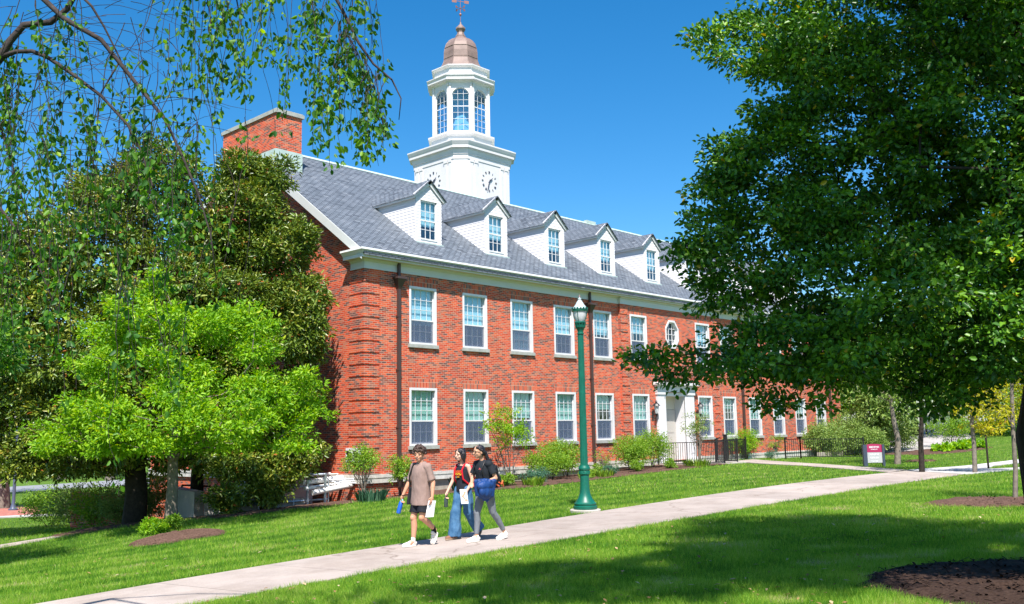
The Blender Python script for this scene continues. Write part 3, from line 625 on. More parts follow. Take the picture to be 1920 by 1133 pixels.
# rear wing roof
rf.add([(11.9, 13, 7.4), (17.55, 13, 11.2), (23.2, 13, 7.4), (11.9, 22.3, 7.4), (17.55, 22.3, 11.2), (23.2, 22.3, 7.4)], [(0, 1, 4, 3), (1, 2, 5, 4), (3, 4, 5), (0, 2, 1)])
ROOF = rf.build('roof', M_slate, BLD)
m = MB()
for s in (1, -1):
    a = (7.4-.0, RZ+.025); m.obox(((.8+x1)/2, 7.4-s*.09, RZ-.045), (1, 0, 0), norm((0, s, SLP)), norm((0, -SLP*s, 1)), (x1-.8)/2, .12, .014)
m.build('ridge_flashing', M_lead, BLD)
m = MB(); m.box(20.8, 21.6, 7.3, 7.5, RZ-.02, RZ+.13); m.build('ridge_vent', M_lead, BLD)
for xx, yy0 in ((-.36, 0), (L+.33, 0)):   # rake boards
    for s in (1, -1):
        m = MB()
        def Y(y): return y if s == 1 else 14.8-y
        YE_ = 5.38 if xx < 0 else 7.4; za = rz_(-.30); m.add([(xx, Y(-.30), za-.34), (xx, Y(YE_), rz_(YE_)-.38), (xx, Y(YE_), rz_(YE_)-.015), (xx, Y(-.30), za-.015), (xx+.03, Y(-.30), za-.34), (xx+.03, Y(YE_), rz_(YE_)-.38), (xx+.03, Y(YE_), rz_(YE_)-.015), (xx+.03, Y(-.30), za-.015)],
              [(0, 1, 2, 3), (4, 7, 6, 5), (0, 4, 5, 1), (3, 2, 6, 7), (0, 3, 7, 4)])
        # soffit between the board and the wall
        if xx < 0: m.add([(xx+.03, Y(.1), rz_(.1)-.31), (-.0, Y(.1), rz_(.1)-.31), (0, Y(YE_), rz_(YE_)-.31), (xx+.03, Y(YE_), rz_(YE_)-.31)], [(0, 1, 2, 3)])
        m.build('rake_board', M_cream, BLD)
# dormers
def dormer(cx):
    YF, hw = 1.04, .63; zb = rz_(YF); ze = 9.86; za = 10.50; oh = .14; fo = .09
    yb = lambda z: (z-7.5)/SLP
    c = MB()
    t = .02; wz0, wz1 = zb+.08, 9.78; wx = .40
    # front boards round the window opening
    for a, b, z0, z1 in ((cx-hw, cx-wx, zb-.05, 9.90), (cx+wx, cx+hw, zb-.05, 9.90)): c.box(a, b, YF, YF+.1, z0, z1)
    z = zb-.05
    while z < za-.1:
        z2 = z+.115; lim = lambda q: hw if q < 9.9 else hw*(za+.0-q)/(za-9.9)
        segs = [(-lim(z), -wx), (wx, lim(z))] if z < wz1-.05 else [(-lim(z2), lim(z2))]
        for a, b in segs:
            if b-a > .03: c.add([(cx+a, YF-.011, z), (cx+b, YF-.011, z), (cx+b, YF-.002, z2), (cx+a, YF-.002, z2), (cx+a, YF, z), (cx+b, YF, z)], [(0, 1, 2, 3), (0, 4, 5, 1)])
        z = z2
    c.prism([(cx-wx, wz1), (cx+wx, wz1), (cx+wx, 9.9), (cx+hw, 9.9), (cx, za+.02), (cx-hw, 9.9), (cx-wx, 9.9)], YF, YF+.1); c.box(cx-wx, cx+wx, YF, YF+.1, zb-.05, wz0)
    # cheeks
    for sx in (-1, 1):
        x = cx+sx*hw
        c.prism([(YF+.1, zb+.02), (yb(ze)+.1, ze), (YF+.1, ze)], x-.03 if sx > 0 else x, x if sx > 0 else x+.03, 'x')
        z = zb+.0
        while z < ze-.02:                  # lapped boards, each proud at its lower edge
            z2 = min(z+.115, ze); ya, y2 = YF-.0, max(YF+.02, yb(z)); y3 = max(YF+.03, yb(z2)); o1 = x+sx*.011; o2 = x+sx*.002
            c.add([(o1, ya, z), (o1, y2, z), (o2, y3, z2), (o2, ya, z2), (x, ya, z), (x, y2, z)], [(0, 1, 2, 3), (0, 4, 5, 1)])
            z = z2
    o = c.build('dormer', [M_siding], BLD)
    tr = MB()
    for sx in (-1, 1):                     # gable fascia and eave boards
        d = norm((hw+oh, 0, za-ze)) if sx < 0 else norm((hw+oh, 0, -(za-ze)))
        mid = np.array([cx+sx*(hw+oh)/2, YF-.045, (ze+za)/2+.06]); nrm = norm(np.cross(d, (0, 1, 0))); nrm = nrm if nrm[2] > 0 else -nrm
        tr.obox(mid-nrm*.055, d, (0, 1, 0), nrm, math.hypot(hw+oh, za-ze)/2+.01, .018, .075)
        x = cx+sx*(hw+oh-.02); ye_ = yb(ze-.02)
        tr.box(x-.015, x+.015, YF-fo+.02, ye_, ze-.06, ze+.045)
        tr.box(min(x, cx+sx*hw), max(x, cx+sx*hw), YF+.0, ye_-.02, ze-.05, ze-.03)
    tr.build('trim', M_white, o)
    r_ = MB(); T_ = .03
    for sx in (-1, 1):
        ex = cx+sx*(hw+oh+.02); zeo = ze+.035-.015; zr = za+.09
        a, b = (cx, YF-fo-.05, zr), (ex, YF-fo-.05, zeo); c_, d_ = (ex, yb(zeo)+.05, zeo), (cx, yb(zr)+.05, zr)
        top = [a, b, c_, d_]; bot = [(p[0], p[1], p[2]-T_) for p in top]
        r_.add(top+bot, [(0, 1, 2, 3), (7, 6, 5, 4), (0, 4, 5, 1), (1, 5, 6, 2), (2, 6, 7, 3)])
    r_.build('dormer_roof', M_slate, o)
    # window
    s = MB(); y = YF+.03
    s.box(cx-wx, cx-wx+.05, y, y+.05, wz0, wz1); s.box(cx+wx-.05, cx+wx, y, y+.05, wz0, wz1); s.box(cx-wx, cx+wx, y, y+.05, wz1-.05, wz1); s.box(cx-wx, cx+wx, y-.05, y+.05, wz0, wz0+.06)
    zm = (wz0+wz1)/2; s.box(cx-wx+.05, cx+wx-.05, y+.0, y+.045, zm-.025, zm+.025)
    for i in (1, 2):
        xx = cx-wx+.05+(2*wx-.1)*i/3; s.box(xx-.01, xx+.01, y+.015, y+.04, wz0+.06, wz1-.05)
    for zz in ((wz0+.06+zm)/2, (zm+wz1-.05)/2): s.box(cx-wx+.05, cx+wx-.05, y+.016, y+.038, zz-.01, zz+.01)
    s.build('sash', M_white, o)
    g_ = MB(); g_.box(cx-wx+.03, cx+wx-.03, y+.03, y+.033, wz0+.03, wz1-.03); g_.build('window_pane', M_glass, o)
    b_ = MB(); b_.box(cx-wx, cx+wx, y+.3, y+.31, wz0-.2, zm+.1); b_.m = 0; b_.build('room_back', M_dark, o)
    b_ = MB(); b_.box(cx-wx, cx+wx, y+.12, y+.125, zm-.2, wz1); b_.build('blind', M_blind, o)
    b_ = MB(); b_.box(cx-hw-.03, cx+hw+.03, YF-.10, YF-.002, zb-.12, zb-.03); b_.build('flashing', M_lead, o)
M_siding = bpy.data.materials.new('clapboard_siding'); M_siding.use_nodes = True
def _sid(m):
    n = m.node_tree; B = n.nodes['Principled BSDF']; B.inputs['Base Color'].default_value = (.62, .62, .63, 1); B.inputs['Roughness'].default_value = .5
    tc = n.nodes.new('ShaderNodeTexCoord'); sx = n.nodes.new('ShaderNodeSeparateXYZ'); n.links.new(tc.outputs['Object'], sx.inputs[0])
    a = n.nodes.new('ShaderNodeMath'); a.operation = 'MULTIPLY'; a.inputs[1].default_value = 1/.115; n.links.new(sx.outputs[2], a.inputs[0])
    f = n.nodes.new('ShaderNodeMath'); f.operation = 'FRACT'; n.links.new(a.outputs[0], f.inputs[0])
    bp = n.nodes.new('ShaderNodeBump'); bp.invert = True; bp.inputs['Distance'].default_value = .03; bp.inputs['Strength'].default_value = 1
    n.links.new(f.outputs[0], bp.inputs['Height']); n.links.new(bp.outputs[0], B.inputs['Normal'])
_sid(M_siding)
for k in range(9): dormer(3.72+3.53*k)
# chimney on the gable
m = MB(); m.box(-.0, 1.13, 5.45, 9.35, 9.5, 13.42); m.v = [(x-.012 if x == 0 else x, y, z) for x, y, z in m.v]; CH = m.build('chimney', M_brick, BLD)
m = MB(); m.box(-.07, 1.2, 5.38, 9.42, 13.422, 13.56); m.box(-.03, 1.16, 5.42, 9.38, 13.56, 13.60); m.build('chimney_cap', M_sill, CH)
m = MB(); m.box(-.035, 1.16, 5.42, 9.38, 11.0, 12.02); m.build('flashing', M_lead, CH)
# downspouts
for x in (1.38, 11.63, 23.78, 33.68):
    m = MB(); m.box(x-.055, x+.055, -.135, -.045, -.30 if x > 2 else -.30, 6.2); m.box(x-.05, x+.05, -.13, -.06, 6.5, 7.05)
    m.box(x-.06, x+.06, -.20, -.11, -.42, -.30)
    m.add([(x-.18, -.26, 6.48), (x+.18, -.26, 6.48), (x+.18, -.01, 6.48), (x-.18, -.01, 6.48), (x-.06, -.14, 6.16), (x+.06, -.14, 6.16), (x+.06, -.04, 6.16), (x-.06, -.04, 6.16)], [(0, 1, 2, 3), (0, 4, 5, 1), (1, 5, 6, 2), (2, 6, 7, 3), (3, 7, 4, 0), (4, 7, 6, 5)])
    m.box(x-.21, x+.21, -.29, -.01, 6.482, 6.56)
    for z in (1.5, 3.4, 5.2): m.box(x-.07, x+.07, -.142, -.01, z, z+.05)
    m.build('downspout', M_dspout, BLD)
# vent panel on the gable wall with two dryer hoods
m = MB(); m.box(-.07, -.031, .05, .86, .44, .88); VP = m.build('vent_panel', mat('vent_plate', (.70, .74, .78), .45, bump=.2), BLD)
m = MB()
for y in (.26, .65):
    m.obox((-.12, y, .69), norm((1, 0, .6)), (0, 1, 0), norm((-.6, 0, 1)), .012, .09, .13); m.box(-.17, -.07, y-.09, y+.09, .50, .53); m.obox((-.10, y-.10, .65), norm((1, 0, .6)), (0, 1, 0), norm((-.6, 0, 1)), .04, .008, .12)
m.build('vent_hood', M_dspout, VP)
# gable windows behind the magnolia
for (y0, z0, z1) in ((3.2, 4.34, 6.2), (6.8, 4.34, 6.2), (10.2, 4.34, 6.2), (5.6, 7.6, 9.2), (8.2, 7.6, 9.2), (3.2, .9, 2.8), (6.8, .9, 2.8)):
    m = MB()
    for a, b, c, d in ((y0, y0+.09, z0, z1), (y0+1.1, y0+1.19, z0, z1), (y0+.09, y0+1.1, z1-.09, z1), (y0+.09, y0+1.1, z0, z0+.09), (y0+.09, y0+1.1, (z0+z1)/2-.03, (z0+z1)/2+.03), (y0+.42, y0+.44, z0+.09, z1-.09), (y0+.75, y0+.77, z0+.09, z1-.09)): m.box(-.03, -.001, a, b, c, d)
    o = m.build('window', M_white, BLD)
    m = MB(); m.box(-.012, -.0015, y0+.05, y0+1.15, z0+.05, z1-.05); m.build('window_pane', mat('dark_pane', (.08, .12, .16), .08), o)
# entrance
y = BP
m = MB()
for xa, xb in ((16.08, 16.62), (18.50, 19.04)):
    m.box(xa, xb, y-.10, y-.001, .02, 2.85); m.box(xa-.05, xb+.05, y-.15, y-.001, -.16, .02); m.box(xa-.04, xb+.04, y-.14, y-.001, 2.85, 2.97)
    m.box(xa+.10, xb-.10, y-.115, y-.1005, .2, 2.7)
m.box(16.62, 16.78, y-.05, y-.001, -.16, 2.97); m.box(18.34, 18.50, y-.05, y-.001, -.16, 2.97)
for xa in (16.70, 18.34): m.box(xa, xa+.08, y-.03, y+.6, -.16, 2.95)
m.box(16.78, 18.34, y-.03, y+.6, 2.80, 2.95)
DOOR = m.build('door_surround', M_white, BLD)
m = MB(); m.box(16.02, 19.10, y-.13, y-.001, 2.972, 3.2); m.box(15.97, 19.15, y-.18, y-.001, 3.202, 3.28); m.box(15.9, 19.22, y-.30, y-.001, 3.282, 3.36); m.box(15.93, 19.19, y-.27, y-.001, 3.362, 3.40); m.build('entablature', M_white, DOOR)
m = MB()
for k in range(25): m.box(16.1+k*.12, 16.12+k*.12, y-.2, y-.18, 3.405, 3.85)
for z in (3.46, 3.84): m.box(16.05, 19.05, y-.205, y-.175, z, z+.03)
m.build('balcony_rail', M_black, DOOR)
m = MB(); m.box(17.15, 18.30, y+.5, y+.55, -.14, 2.2); m.box(17.3, 17.55, y+.485, y+.4995, .2, 1.0); m.box(17.9, 18.15, y+.485, y+.4995, .2, 1.0); m.box(17.3, 18.15, y+.485, y+.4995, 1.15, 2.0); D_ = m.build('door', mat('door_grey_beige', (.42, .40, .36), .5), DOOR)
m = MB(); m.box(17.2, 17.23, y+.42, y+.5, .9, 1.02); m.build('door_handle', M_black, DOOR)
m = MB(); m.box(16.80, 18.34, y+.52, y+.58, 2.21, 2.8); m.build('transom_panel', mat('beige_panel', (.55, .52, .42), .6), DOOR)
m = MB(); m.box(16.79, 17.13, y+.5, y+.54, -.14, 2.2); m.build('sidelight', M_glass, DOOR)
for xx in (15.78, 19.34):     # wall lanterns
    m = MB(); m.lathe((xx, y-.22, 2.0), [(.05, 0), (.11, .32)], 6); LN = m.build('wall_lantern', mat('lantern_glass', (.55, .58, .6), .2), BLD)
    m = MB(); m.lathe((xx, y-.22, 2.0), [(.17, .33), (.12, .42), (.05, .47), (.05, .52), (.02, .58), (.0, .62)], 8); m.lathe((xx, y-.22, 2.0), [(.02, -.14), (.06, -.03), (.06, .0)], 8)
    for k in range(6):
        a = math.pi/3*k+math.pi/6; m.tube([(xx+.052*math.cos(a), y-.22+.052*math.sin(a), 2.0), (xx+.115*math.cos(a), y-.22+.115*math.sin(a), 2.33)], .007, 4)
    m.tube([(xx, y-.22, 1.9), (xx, y-.16, 1.78), (xx, y-.01, 1.85)], .016, 6); m.box(xx-.05, xx+.05, y-.02, y-.001, 1.7, 2.1)
    m.build('lantern_frame', M_black, LN)
m = MB(); m.box(15.35, 15.6, y-.1, y-.001, .35, .75); m.build('utility_box', mat('utility_grey', (.55, .58, .58), .5), BLD)
m = MB(); m.box(15.7, 19.6, -2.35, BP-.09, -.6, -.165); m.box(15.7, 19.6, -2.7, -2.352, -.7, -.2); m.build('entrance_step', M_conc, BLD)

# ------------------------------------------------------------------ clock tower
TX, TY = 17.58, 13.83
def octo(a, c):  # square half-size a with chamfer c
    return [(TX-a, TY-(a-c)), (TX-(a-c), TY-a), (TX+(a-c), TY-a), (TX+a, TY-(a-c)), (TX+a, TY+(a-c)), (TX+(a-c), TY+a), (TX-(a-c), TY+a), (TX-a, TY+(a-c))]
def reg(a): return octo(a, a*(2-math.sqrt(2)))
def stack(m, levels, f=octo):
    rings = [[(x, y, z) for x, y in f(*l[:-1])] for l in levels for z in (l[-1],)]
    n = 8; vs = [p for r in rings for p in r]
    fs = [(k*n+i, k*n+(i+1) % n, (k+1)*n+(i+1) % n, (k+1)*n+i) for k in range(len(rings)-1) for i in range(n)]
    fs += [tuple(range(n))[::-1], tuple((len(rings)-1)*n+i for i in range(n))]
    m.add(vs, fs); return m
m = MB(); a = 2.2
stack(m, [(a, .55, 7.0), (a, .55, 16.25)])
stack(m, [(a+.03, .56, 16.252), (a+.03, .56, 16.50), (a+.07, .57, 16.52), (a+.07, .57, 16.60)])
stack(m, [(a+.08, .575, 16.602), (a+.11, .58, 16.75), (a+.13, .585, 16.80), (a+.24, .62, 16.84), (a+.24, .62, 16.96), (a+.28, .64, 17.04), (a+.34, .66, 17.18), (a+.34, .66, 17.24), (a+.1, .6, 17.36)])
TW = m.build('clock_tower', M_white, BLD)
# pilasters on the tower faces
for s in (-1, 1):
    for off in (.28, .62):
        xx = TX+s*(a-.55-off); m = MB()
        m.box(xx-.11, xx+.11, TY-a-.045, TY-a-.0005, 13, 16.25); m.box(xx-.14, xx+.14, TY-a-.07, TY-a-.046, 16.1, 16.249); m.build('pilaster', M_white, TW)
        yy = TY+s*(a-.55-off); m = MB()
        m.box(TX-a-.045, TX-a-.0005, yy-.11, yy+.11, 13, 16.25); m.box(TX-a-.07, TX-a-.046, yy-.14, yy+.14, 16.1, 16.249); m.build('pilaster', M_white, TW)
m = MB()
stack(m, [(1.72, 17.25), (1.72, 17.86), (1.76, 17.90), (1.90, 17.98), (1.90, 18.06), (1.74, 18.12)], reg)
m.build('drum', M_white, TW)
# belfry: eight faces with arched windows
BA = 1.60; ZB0, ZB1 = 18.12, 21.06; wh = .50; zs = 20.28
fw = BA*math.tan(math.pi/8)
m = MB(); gl = MB(); mu = MB(); cr = MB()
for k in range(8):
    th = -math.pi/2+k*math.pi/4; N = np.array([math.cos(th), math.sin(th), 0]); T_ = np.array([-N[1], N[0], 0])
    def P(u, z, d=0): return np.array([TX, TY, 0])+N*(BA+d)+T_*u+np.array([0, 0, z])
    arch = [(wh*math.cos(t), zs+wh*1.0*math.sin(t)) for t in np.linspace(0, math.pi, 13)]
    for d in (0,):
        # face with an arched hole
        pts = [P(-fw, ZB0), P(-wh, ZB0), P(-wh, zs), P(-fw, zs)]; m.add(pts, [(0, 1, 2, 3)])
        pts = [P(wh, ZB0), P(fw, ZB0), P(fw, zs), P(wh, zs)]; m.add(pts, [(0, 1, 2, 3)])
        m.add([P(-wh, ZB0), P(wh, ZB0), P(wh, ZB0+.1), P(-wh, ZB0+.1)], [(0, 1, 2, 3)])
        for i in range(12):
            (u0, z0), (u1, z1) = arch[i], arch[i+1]; U0_, U1_ = (fw if i == 0 else u0*fw/wh), (-fw if i == 11 else u1*fw/wh)
            m.add([P(u0, z0), P(U0_, z0 if i == 0 else ZB1) if False else P(U0_, ZB1), P(U1_, ZB1), P(u1, z1)], [(0, 1, 2, 3)])
        m.add([P(wh, zs), P(fw, zs), P(fw, ZB1)], [(0, 1, 2)]); m.add([P(-wh, zs), P(-fw, ZB1), P(-fw, zs)], [(0, 1, 2)])
    prof = [(-wh, ZB0+.1)]+[(u, z) for u, z in arch[::-1]]+[(wh, ZB0+.1)]
    for i in range(len(prof)):
        (u0, z0), (u1, z1) = prof[i], prof[(i+1) % len(prof)]
        m.add([P(u0, z0), P(u1, z1), P(u1, z1, -.14), P(u0, z0, -.14)], [(0, 1, 2, 3)])
    gl.add([P(u, z, -.10) for u, z in prof], [tuple(range(len(prof)))])
    def bar(u0, z0, u1, z1, t, d=-.088):
        dd = norm(P(u1, z1)-P(u0, z0)); nn = norm(np.cross(dd, N)); c = (P(u0, z0, d)+P(u1, z1, d))/2
        mu.obox(c, dd, nn, N, np.linalg.norm(P(u1, z1)-P(u0, z0))/2, t, .009)
    for u in (-.16, .16): bar(u, ZB0+.1, u, zs+math.sqrt(wh**2-u**2), .008)
    for i in range(1, 8):
        z = ZB0+.1+i*.37; ww = wh if z < zs else math.sqrt(max(0, wh**2-(z-zs)**2)); bar(-ww, z, ww, z, .024 if i == 4 else .008)
    for s in (-1, 1): bar(s*(wh-.02), ZB0+.1, s*(wh-.02), zs, .025)
    for i in range(12): bar(arch[i][0]*.96, zs+(arch[i][1]-zs)*.96, arch[i+1][0]*.96, zs+(arch[i+1][1]-zs)*.96, .025)
    bar(-wh, ZB0+.12, wh, ZB0+.12, .03)
    # corner pilaster pairs
    for s in (-1, 1):
        c = P(s*(fw-.06), (ZB0+ZB1)/2, .03); m.obox(c, T_, N, (0, 0, 1), .055, .03, (ZB1-ZB0)/2)
        c = P(s*(fw-.06), ZB1-.12, .045); m.obox(c, T_, N, (0, 0, 1), .07, .045, .04)
BF = m.build('belfry', M_white, TW, fix=False)
gl.build('belfry_glass', M_glass, TW, fix=False); mu.build('belfry_muntins', M_white, TW)
m = MB(); stack(m, [(1.35, 18.13), (1.35, 18.15)], reg); m.tube([(TX, TY, 18.15), (TX, TY, 21)], .75, 10); m.build('belfry_core', mat('belfry_glass_blue', (.16, .42, .66), .8), TW)  # added core, coloured blue so that the belfry glass looks blue
m = MB()
stack(m, [(1.62, 21.062), (1.66, 21.12), (1.70, 21.16), (1.90, 21.18), (1.90, 21.30), (1.97, 21.40), (1.97, 21.44), (1.62, 21.50), (1.52, 21.502), (1.52, 22.0), (1.60, 22.04), (1.68, 22.10), (1.68, 22.15), (1.5, 22.17)], reg)
m.build('attic_drum', M_white, TW)
m = MB()
prof = [(1.55, 22.172), (1.30, 22.26), (1.15, 22.42), (1.05, 22.62), (.98, 22.85), (.97, 23.1), (.965, 23.35), (.93, 23.6), (.84, 23.9), (.68, 24.14), (.45, 24.32), (.30, 24.42), (.30, 24.50), (.24, 24.56), (.18, 24.75), (.21, 24.84), (.28, 24.95), (.28, 25.02), (.20, 25.10), (.06, 25.28), (.03, 25.42)]
stack(m, prof, reg); DM = m.build('copper_dome', M_copper, TW)
m = MB()
for z in (22.95, 23.62):
    r_ = .985 if z < 23.3 else .94
    stack(m, [(r_, z), (r_+.012, z+.02), (r_, z+.04)], reg)
for k in range(8):
    th = -math.pi/2+(k+.5)*math.pi/4; kk = 1/math.cos(math.pi/8)
    m.tube([(TX+math.cos(th)*r_*kk, TY+math.sin(th)*r_*kk, z) for r_, z in prof[:11]], .022, 5)
m.build('dome_seam', M_copper, TW)
# weathervane
m = MB(); m.tube([(TX, TY, 25.3), (TX, TY, 27.1)], .016, 6); m.lathe((TX, TY, 25.80), [(.0, 0), (.06, .03), (.085, .09), (.06, .15), (.0, .18)], 10)
for d in ((1, 0), (0, 1)):
    m.obox((TX, TY, 26.28), (d[0], d[1], 0), (-d[1], d[0], 0), (0, 0, 1), .27, .012, .012)
    for s in (-1, 1): m.obox((TX+d[0]*.32*s, TY+d[1]*.32*s, 26.28), (d[0], d[1], 0), (-d[1], d[0], 0), (0, 0, 1), .06, .01, .07)
dv = norm(np.array([-.9, .45, 0])); nv = np.array([-dv[1], dv[0], 0])
c = np.array([TX, TY, 26.72]); m.obox(c, dv, nv, (0, 0, 1), .44, .010, .016)
for s, hh in ((-1, .12), (1, .15)): m.obox(c+dv*.38*s, dv, nv, (0, 0, 1), .14, .008, hh*.75)
m.build('weathervane', mat('vane_copper', (.32, .15, .12), .45, metal=.4), TW)
# clock faces with roman numerals
def clock(center, right, out, name='clock_face'):
    c = np.array(center, float); r_, o_, up = map(lambda v: norm(np.array(v, float)), (right, out, (0, 0, 1)))
    m = MB(); strokes = {'I': [((0, -1), (0, 1))], 'V': [((-.5, 1), (0, -1)), ((0, -1), (.5, 1))], 'X': [((-.5, 1), (.5, -1)), ((-.5, -1), (.5, 1))]}
    num = ['XII', 'I', 'II', 'III', 'IIII', 'V', 'VI', 'VII', 'VIII', 'IX', 'X', 'XI']
    RR = .53
    def seg(p0, p1, t, d=.02):
        a_ = c+r_*p0[0]+up*p0[1]+o_*d; b_ = c+r_*p1[0]+up*p1[1]+o_*d
        m.obox((a_+b_)/2, norm(b_-a_), norm(np.cross(norm(b_-a_), o_)), o_, np.linalg.norm(b_-a_)/2, t, .008)
    for k in range(12):
        th = math.pi/2-k*math.pi/6; rad = np.array([math.cos(th), math.sin(th)]); tan = np.array([math.sin(th), -math.cos(th)])
        s = num[k]; wds = {'I': .028, 'V': .055, 'X': .06}; tot = sum(wds[ch] for ch in s); x = -tot/2
        for ch in s:
            for (u0, v0), (u1, v1) in strokes[ch]:
                p0 = rad*(RR+v0*.062)+tan*(x+wds[ch]/2+u0*.05); p1 = rad*(RR+v1*.062)+tan*(x+wds[ch]/2+u1*.05)
                seg(p0, p1, .0065)
            x += wds[ch]
    def hand(ang, l, t):
        th = math.pi/2-math.radians(ang); d = np.array([math.cos(th), math.sin(th)]); seg(-d*.12, d*l, t, .045); seg(d*l*.3, d*l*.6, t*2, .046)
    hand(48, .32, .022); hand(197, .60, .016)
    m.lathe((0, 0, 0), [(0, 0)], 3) if False else None
    m.obox(c+o_*.05, r_, up, o_, .035, .035, .01)
    m.build(name, mat('clock_black', (.035, .045, .075), .5), TW)
clock((TX, TY-a, 15.25), (1, 0, 0), (0, -1, 0)); clock((TX-a, TY, 15.25), (0, -1, 0), (-1, 0, 0))
# ------------------------------------------------------------------ trees and shrubs
def leaves(name, mt, C, N, size, n_per, spread, seed, parent, wr=.42, droop=0., up=.35, outw=.5, fold=.18, curl=.1, flat=.7):
    """leaf-sized faces round the clump centres C, with outward directions N"""
    rs = np.random.RandomState(seed); n = len(C)*n_per
    c = np.repeat(C, n_per, 0); d = np.repeat(N, n_per, 0)
    off = rs.randn(n, 3); off /= np.linalg.norm(off, axis=1)[:, None]+1e-9; off *= (rs.rand(n, 1)**.55)*spread
    off[:, 2] *= flat
    p = c+off
    ax = off/spread*.9+d*outw+rs.randn(n, 3)*.55; ax[:, 2] += rs.uniform(-.3, .3, n)-droop
    ax /= np.linalg.norm(ax, axis=1)[:, None]+1e-9
    nm = rs.randn(n, 3)*.75+np.array([0, 0, 1.])*up*2+d*.5
    sd = np.cross(ax, nm); sd /= np.linalg.norm(sd, axis=1)[:, None]+1e-9; nn = np.cross(sd, ax)
    L = (size*rs.uniform(.6, 1.25, n))[:, None]; Wd = L*wr*.5
    v = np.empty((n, 6, 3), 'f')
    v[:, 0] = p; v[:, 1] = p+ax*L*.32+sd*Wd*.95+nn*Wd*fold*2; v[:, 2] = p+ax*L*.72+sd*Wd*.72+nn*(Wd*fold*2-L*curl)
    v[:, 3] = p+ax*L-nn*L*curl*2; v[:, 4] = p+ax*L*.72-sd*Wd*.72+nn*(Wd*fold*2-L*curl); v[:, 5] = p+ax*L*.32-sd*Wd*.95+nn*Wd*fold*2
    base = (np.arange(n)*6)[:, None]; idx = np.concatenate([base+[0, 1, 2, 3], base+[0, 3, 4, 5]], 1).ravel()
    rc = np.repeat(rs.rand(len(C)), n_per); r = np.clip(rs.rand(n)*.62+rc*.38, 0, 1)
    r = np.where(rs.rand(n) < .012, 1., r*.985)
    return mesh_np(name, v.reshape(-1, 3), 4, n*2, mt, np.repeat(r, 2), parent=parent, idx=idx)
def clumps(blobs, n, seed, shell=.55, gap=.0, gs=1.1, thin=.0, zmin=None):
    """centres spread through a union of ellipsoids (x,y,z,rx,ry,rz), denser near the surface, with noise gaps"""
    rs = np.random.RandomState(seed); B = np.array(blobs, float); vol = (B[:, 3]*B[:, 4]*B[:, 5])**.7; PW = vol/vol.sum(); out = []; nr = []
    ph = rs.rand(6)*6
    while len(out) < n:
        b = B[rs.choice(len(B), p=PW)]; d = rs.randn(3); d /= np.linalg.norm(d); r = (shell+(1-shell)*rs.rand()) if rs.rand() < .75 else rs.rand()**.5*shell
        p = b[:3]+d*b[3:6]*r
        # drop those deep inside another ellipsoid
        q = ((p-B[:, :3])/B[:, 3:6]); dd = (q**2).sum(1); dd[np.argmin(np.abs(B[:, 0]-b[0])+np.abs(B[:, 2]-b[2])+np.abs(B[:, 1]-b[1]))] = 9
        if dd.min() < .45 and rs.rand() < .6: continue
        f = math.sin(p[0]*gs*2.1+ph[0]+math.sin(p[2]*gs*1.7))+math.sin(p[1]*gs*2.3+ph[1]+math.sin(p[0]*gs*1.3))+math.sin(p[2]*gs*2.6+ph[2]+math.sin(p[1]*gs*1.9))
        if f < -3+gap*3: continue
        if zmin is not None and p[2] < zmin: continue
        out.append(p); nr.append(norm(d*np.array([1, 1, .8])))
    return np.array(out), np.array(nr)
def lumpy(blobs, k, sc, seed, flat=.8, core=.82):
    rs = np.random.RandomState(seed); out = [(*b[:3], b[3]*core, b[4]*core, b[5]*core) for b in blobs] if core else []
    for b in blobs:
        for _ in range(k):
            d = rs.randn(3); d /= np.linalg.norm(d); r = rs.uniform(.45, .95); q = sc*rs.uniform(.6, 1.25)
            out.append((b[0]+d[0]*b[3]*r, b[1]+d[1]*b[4]*r, b[2]+d[2]*b[5]*r, b[3]*q, b[4]*q, b[5]*q*flat))
    return out
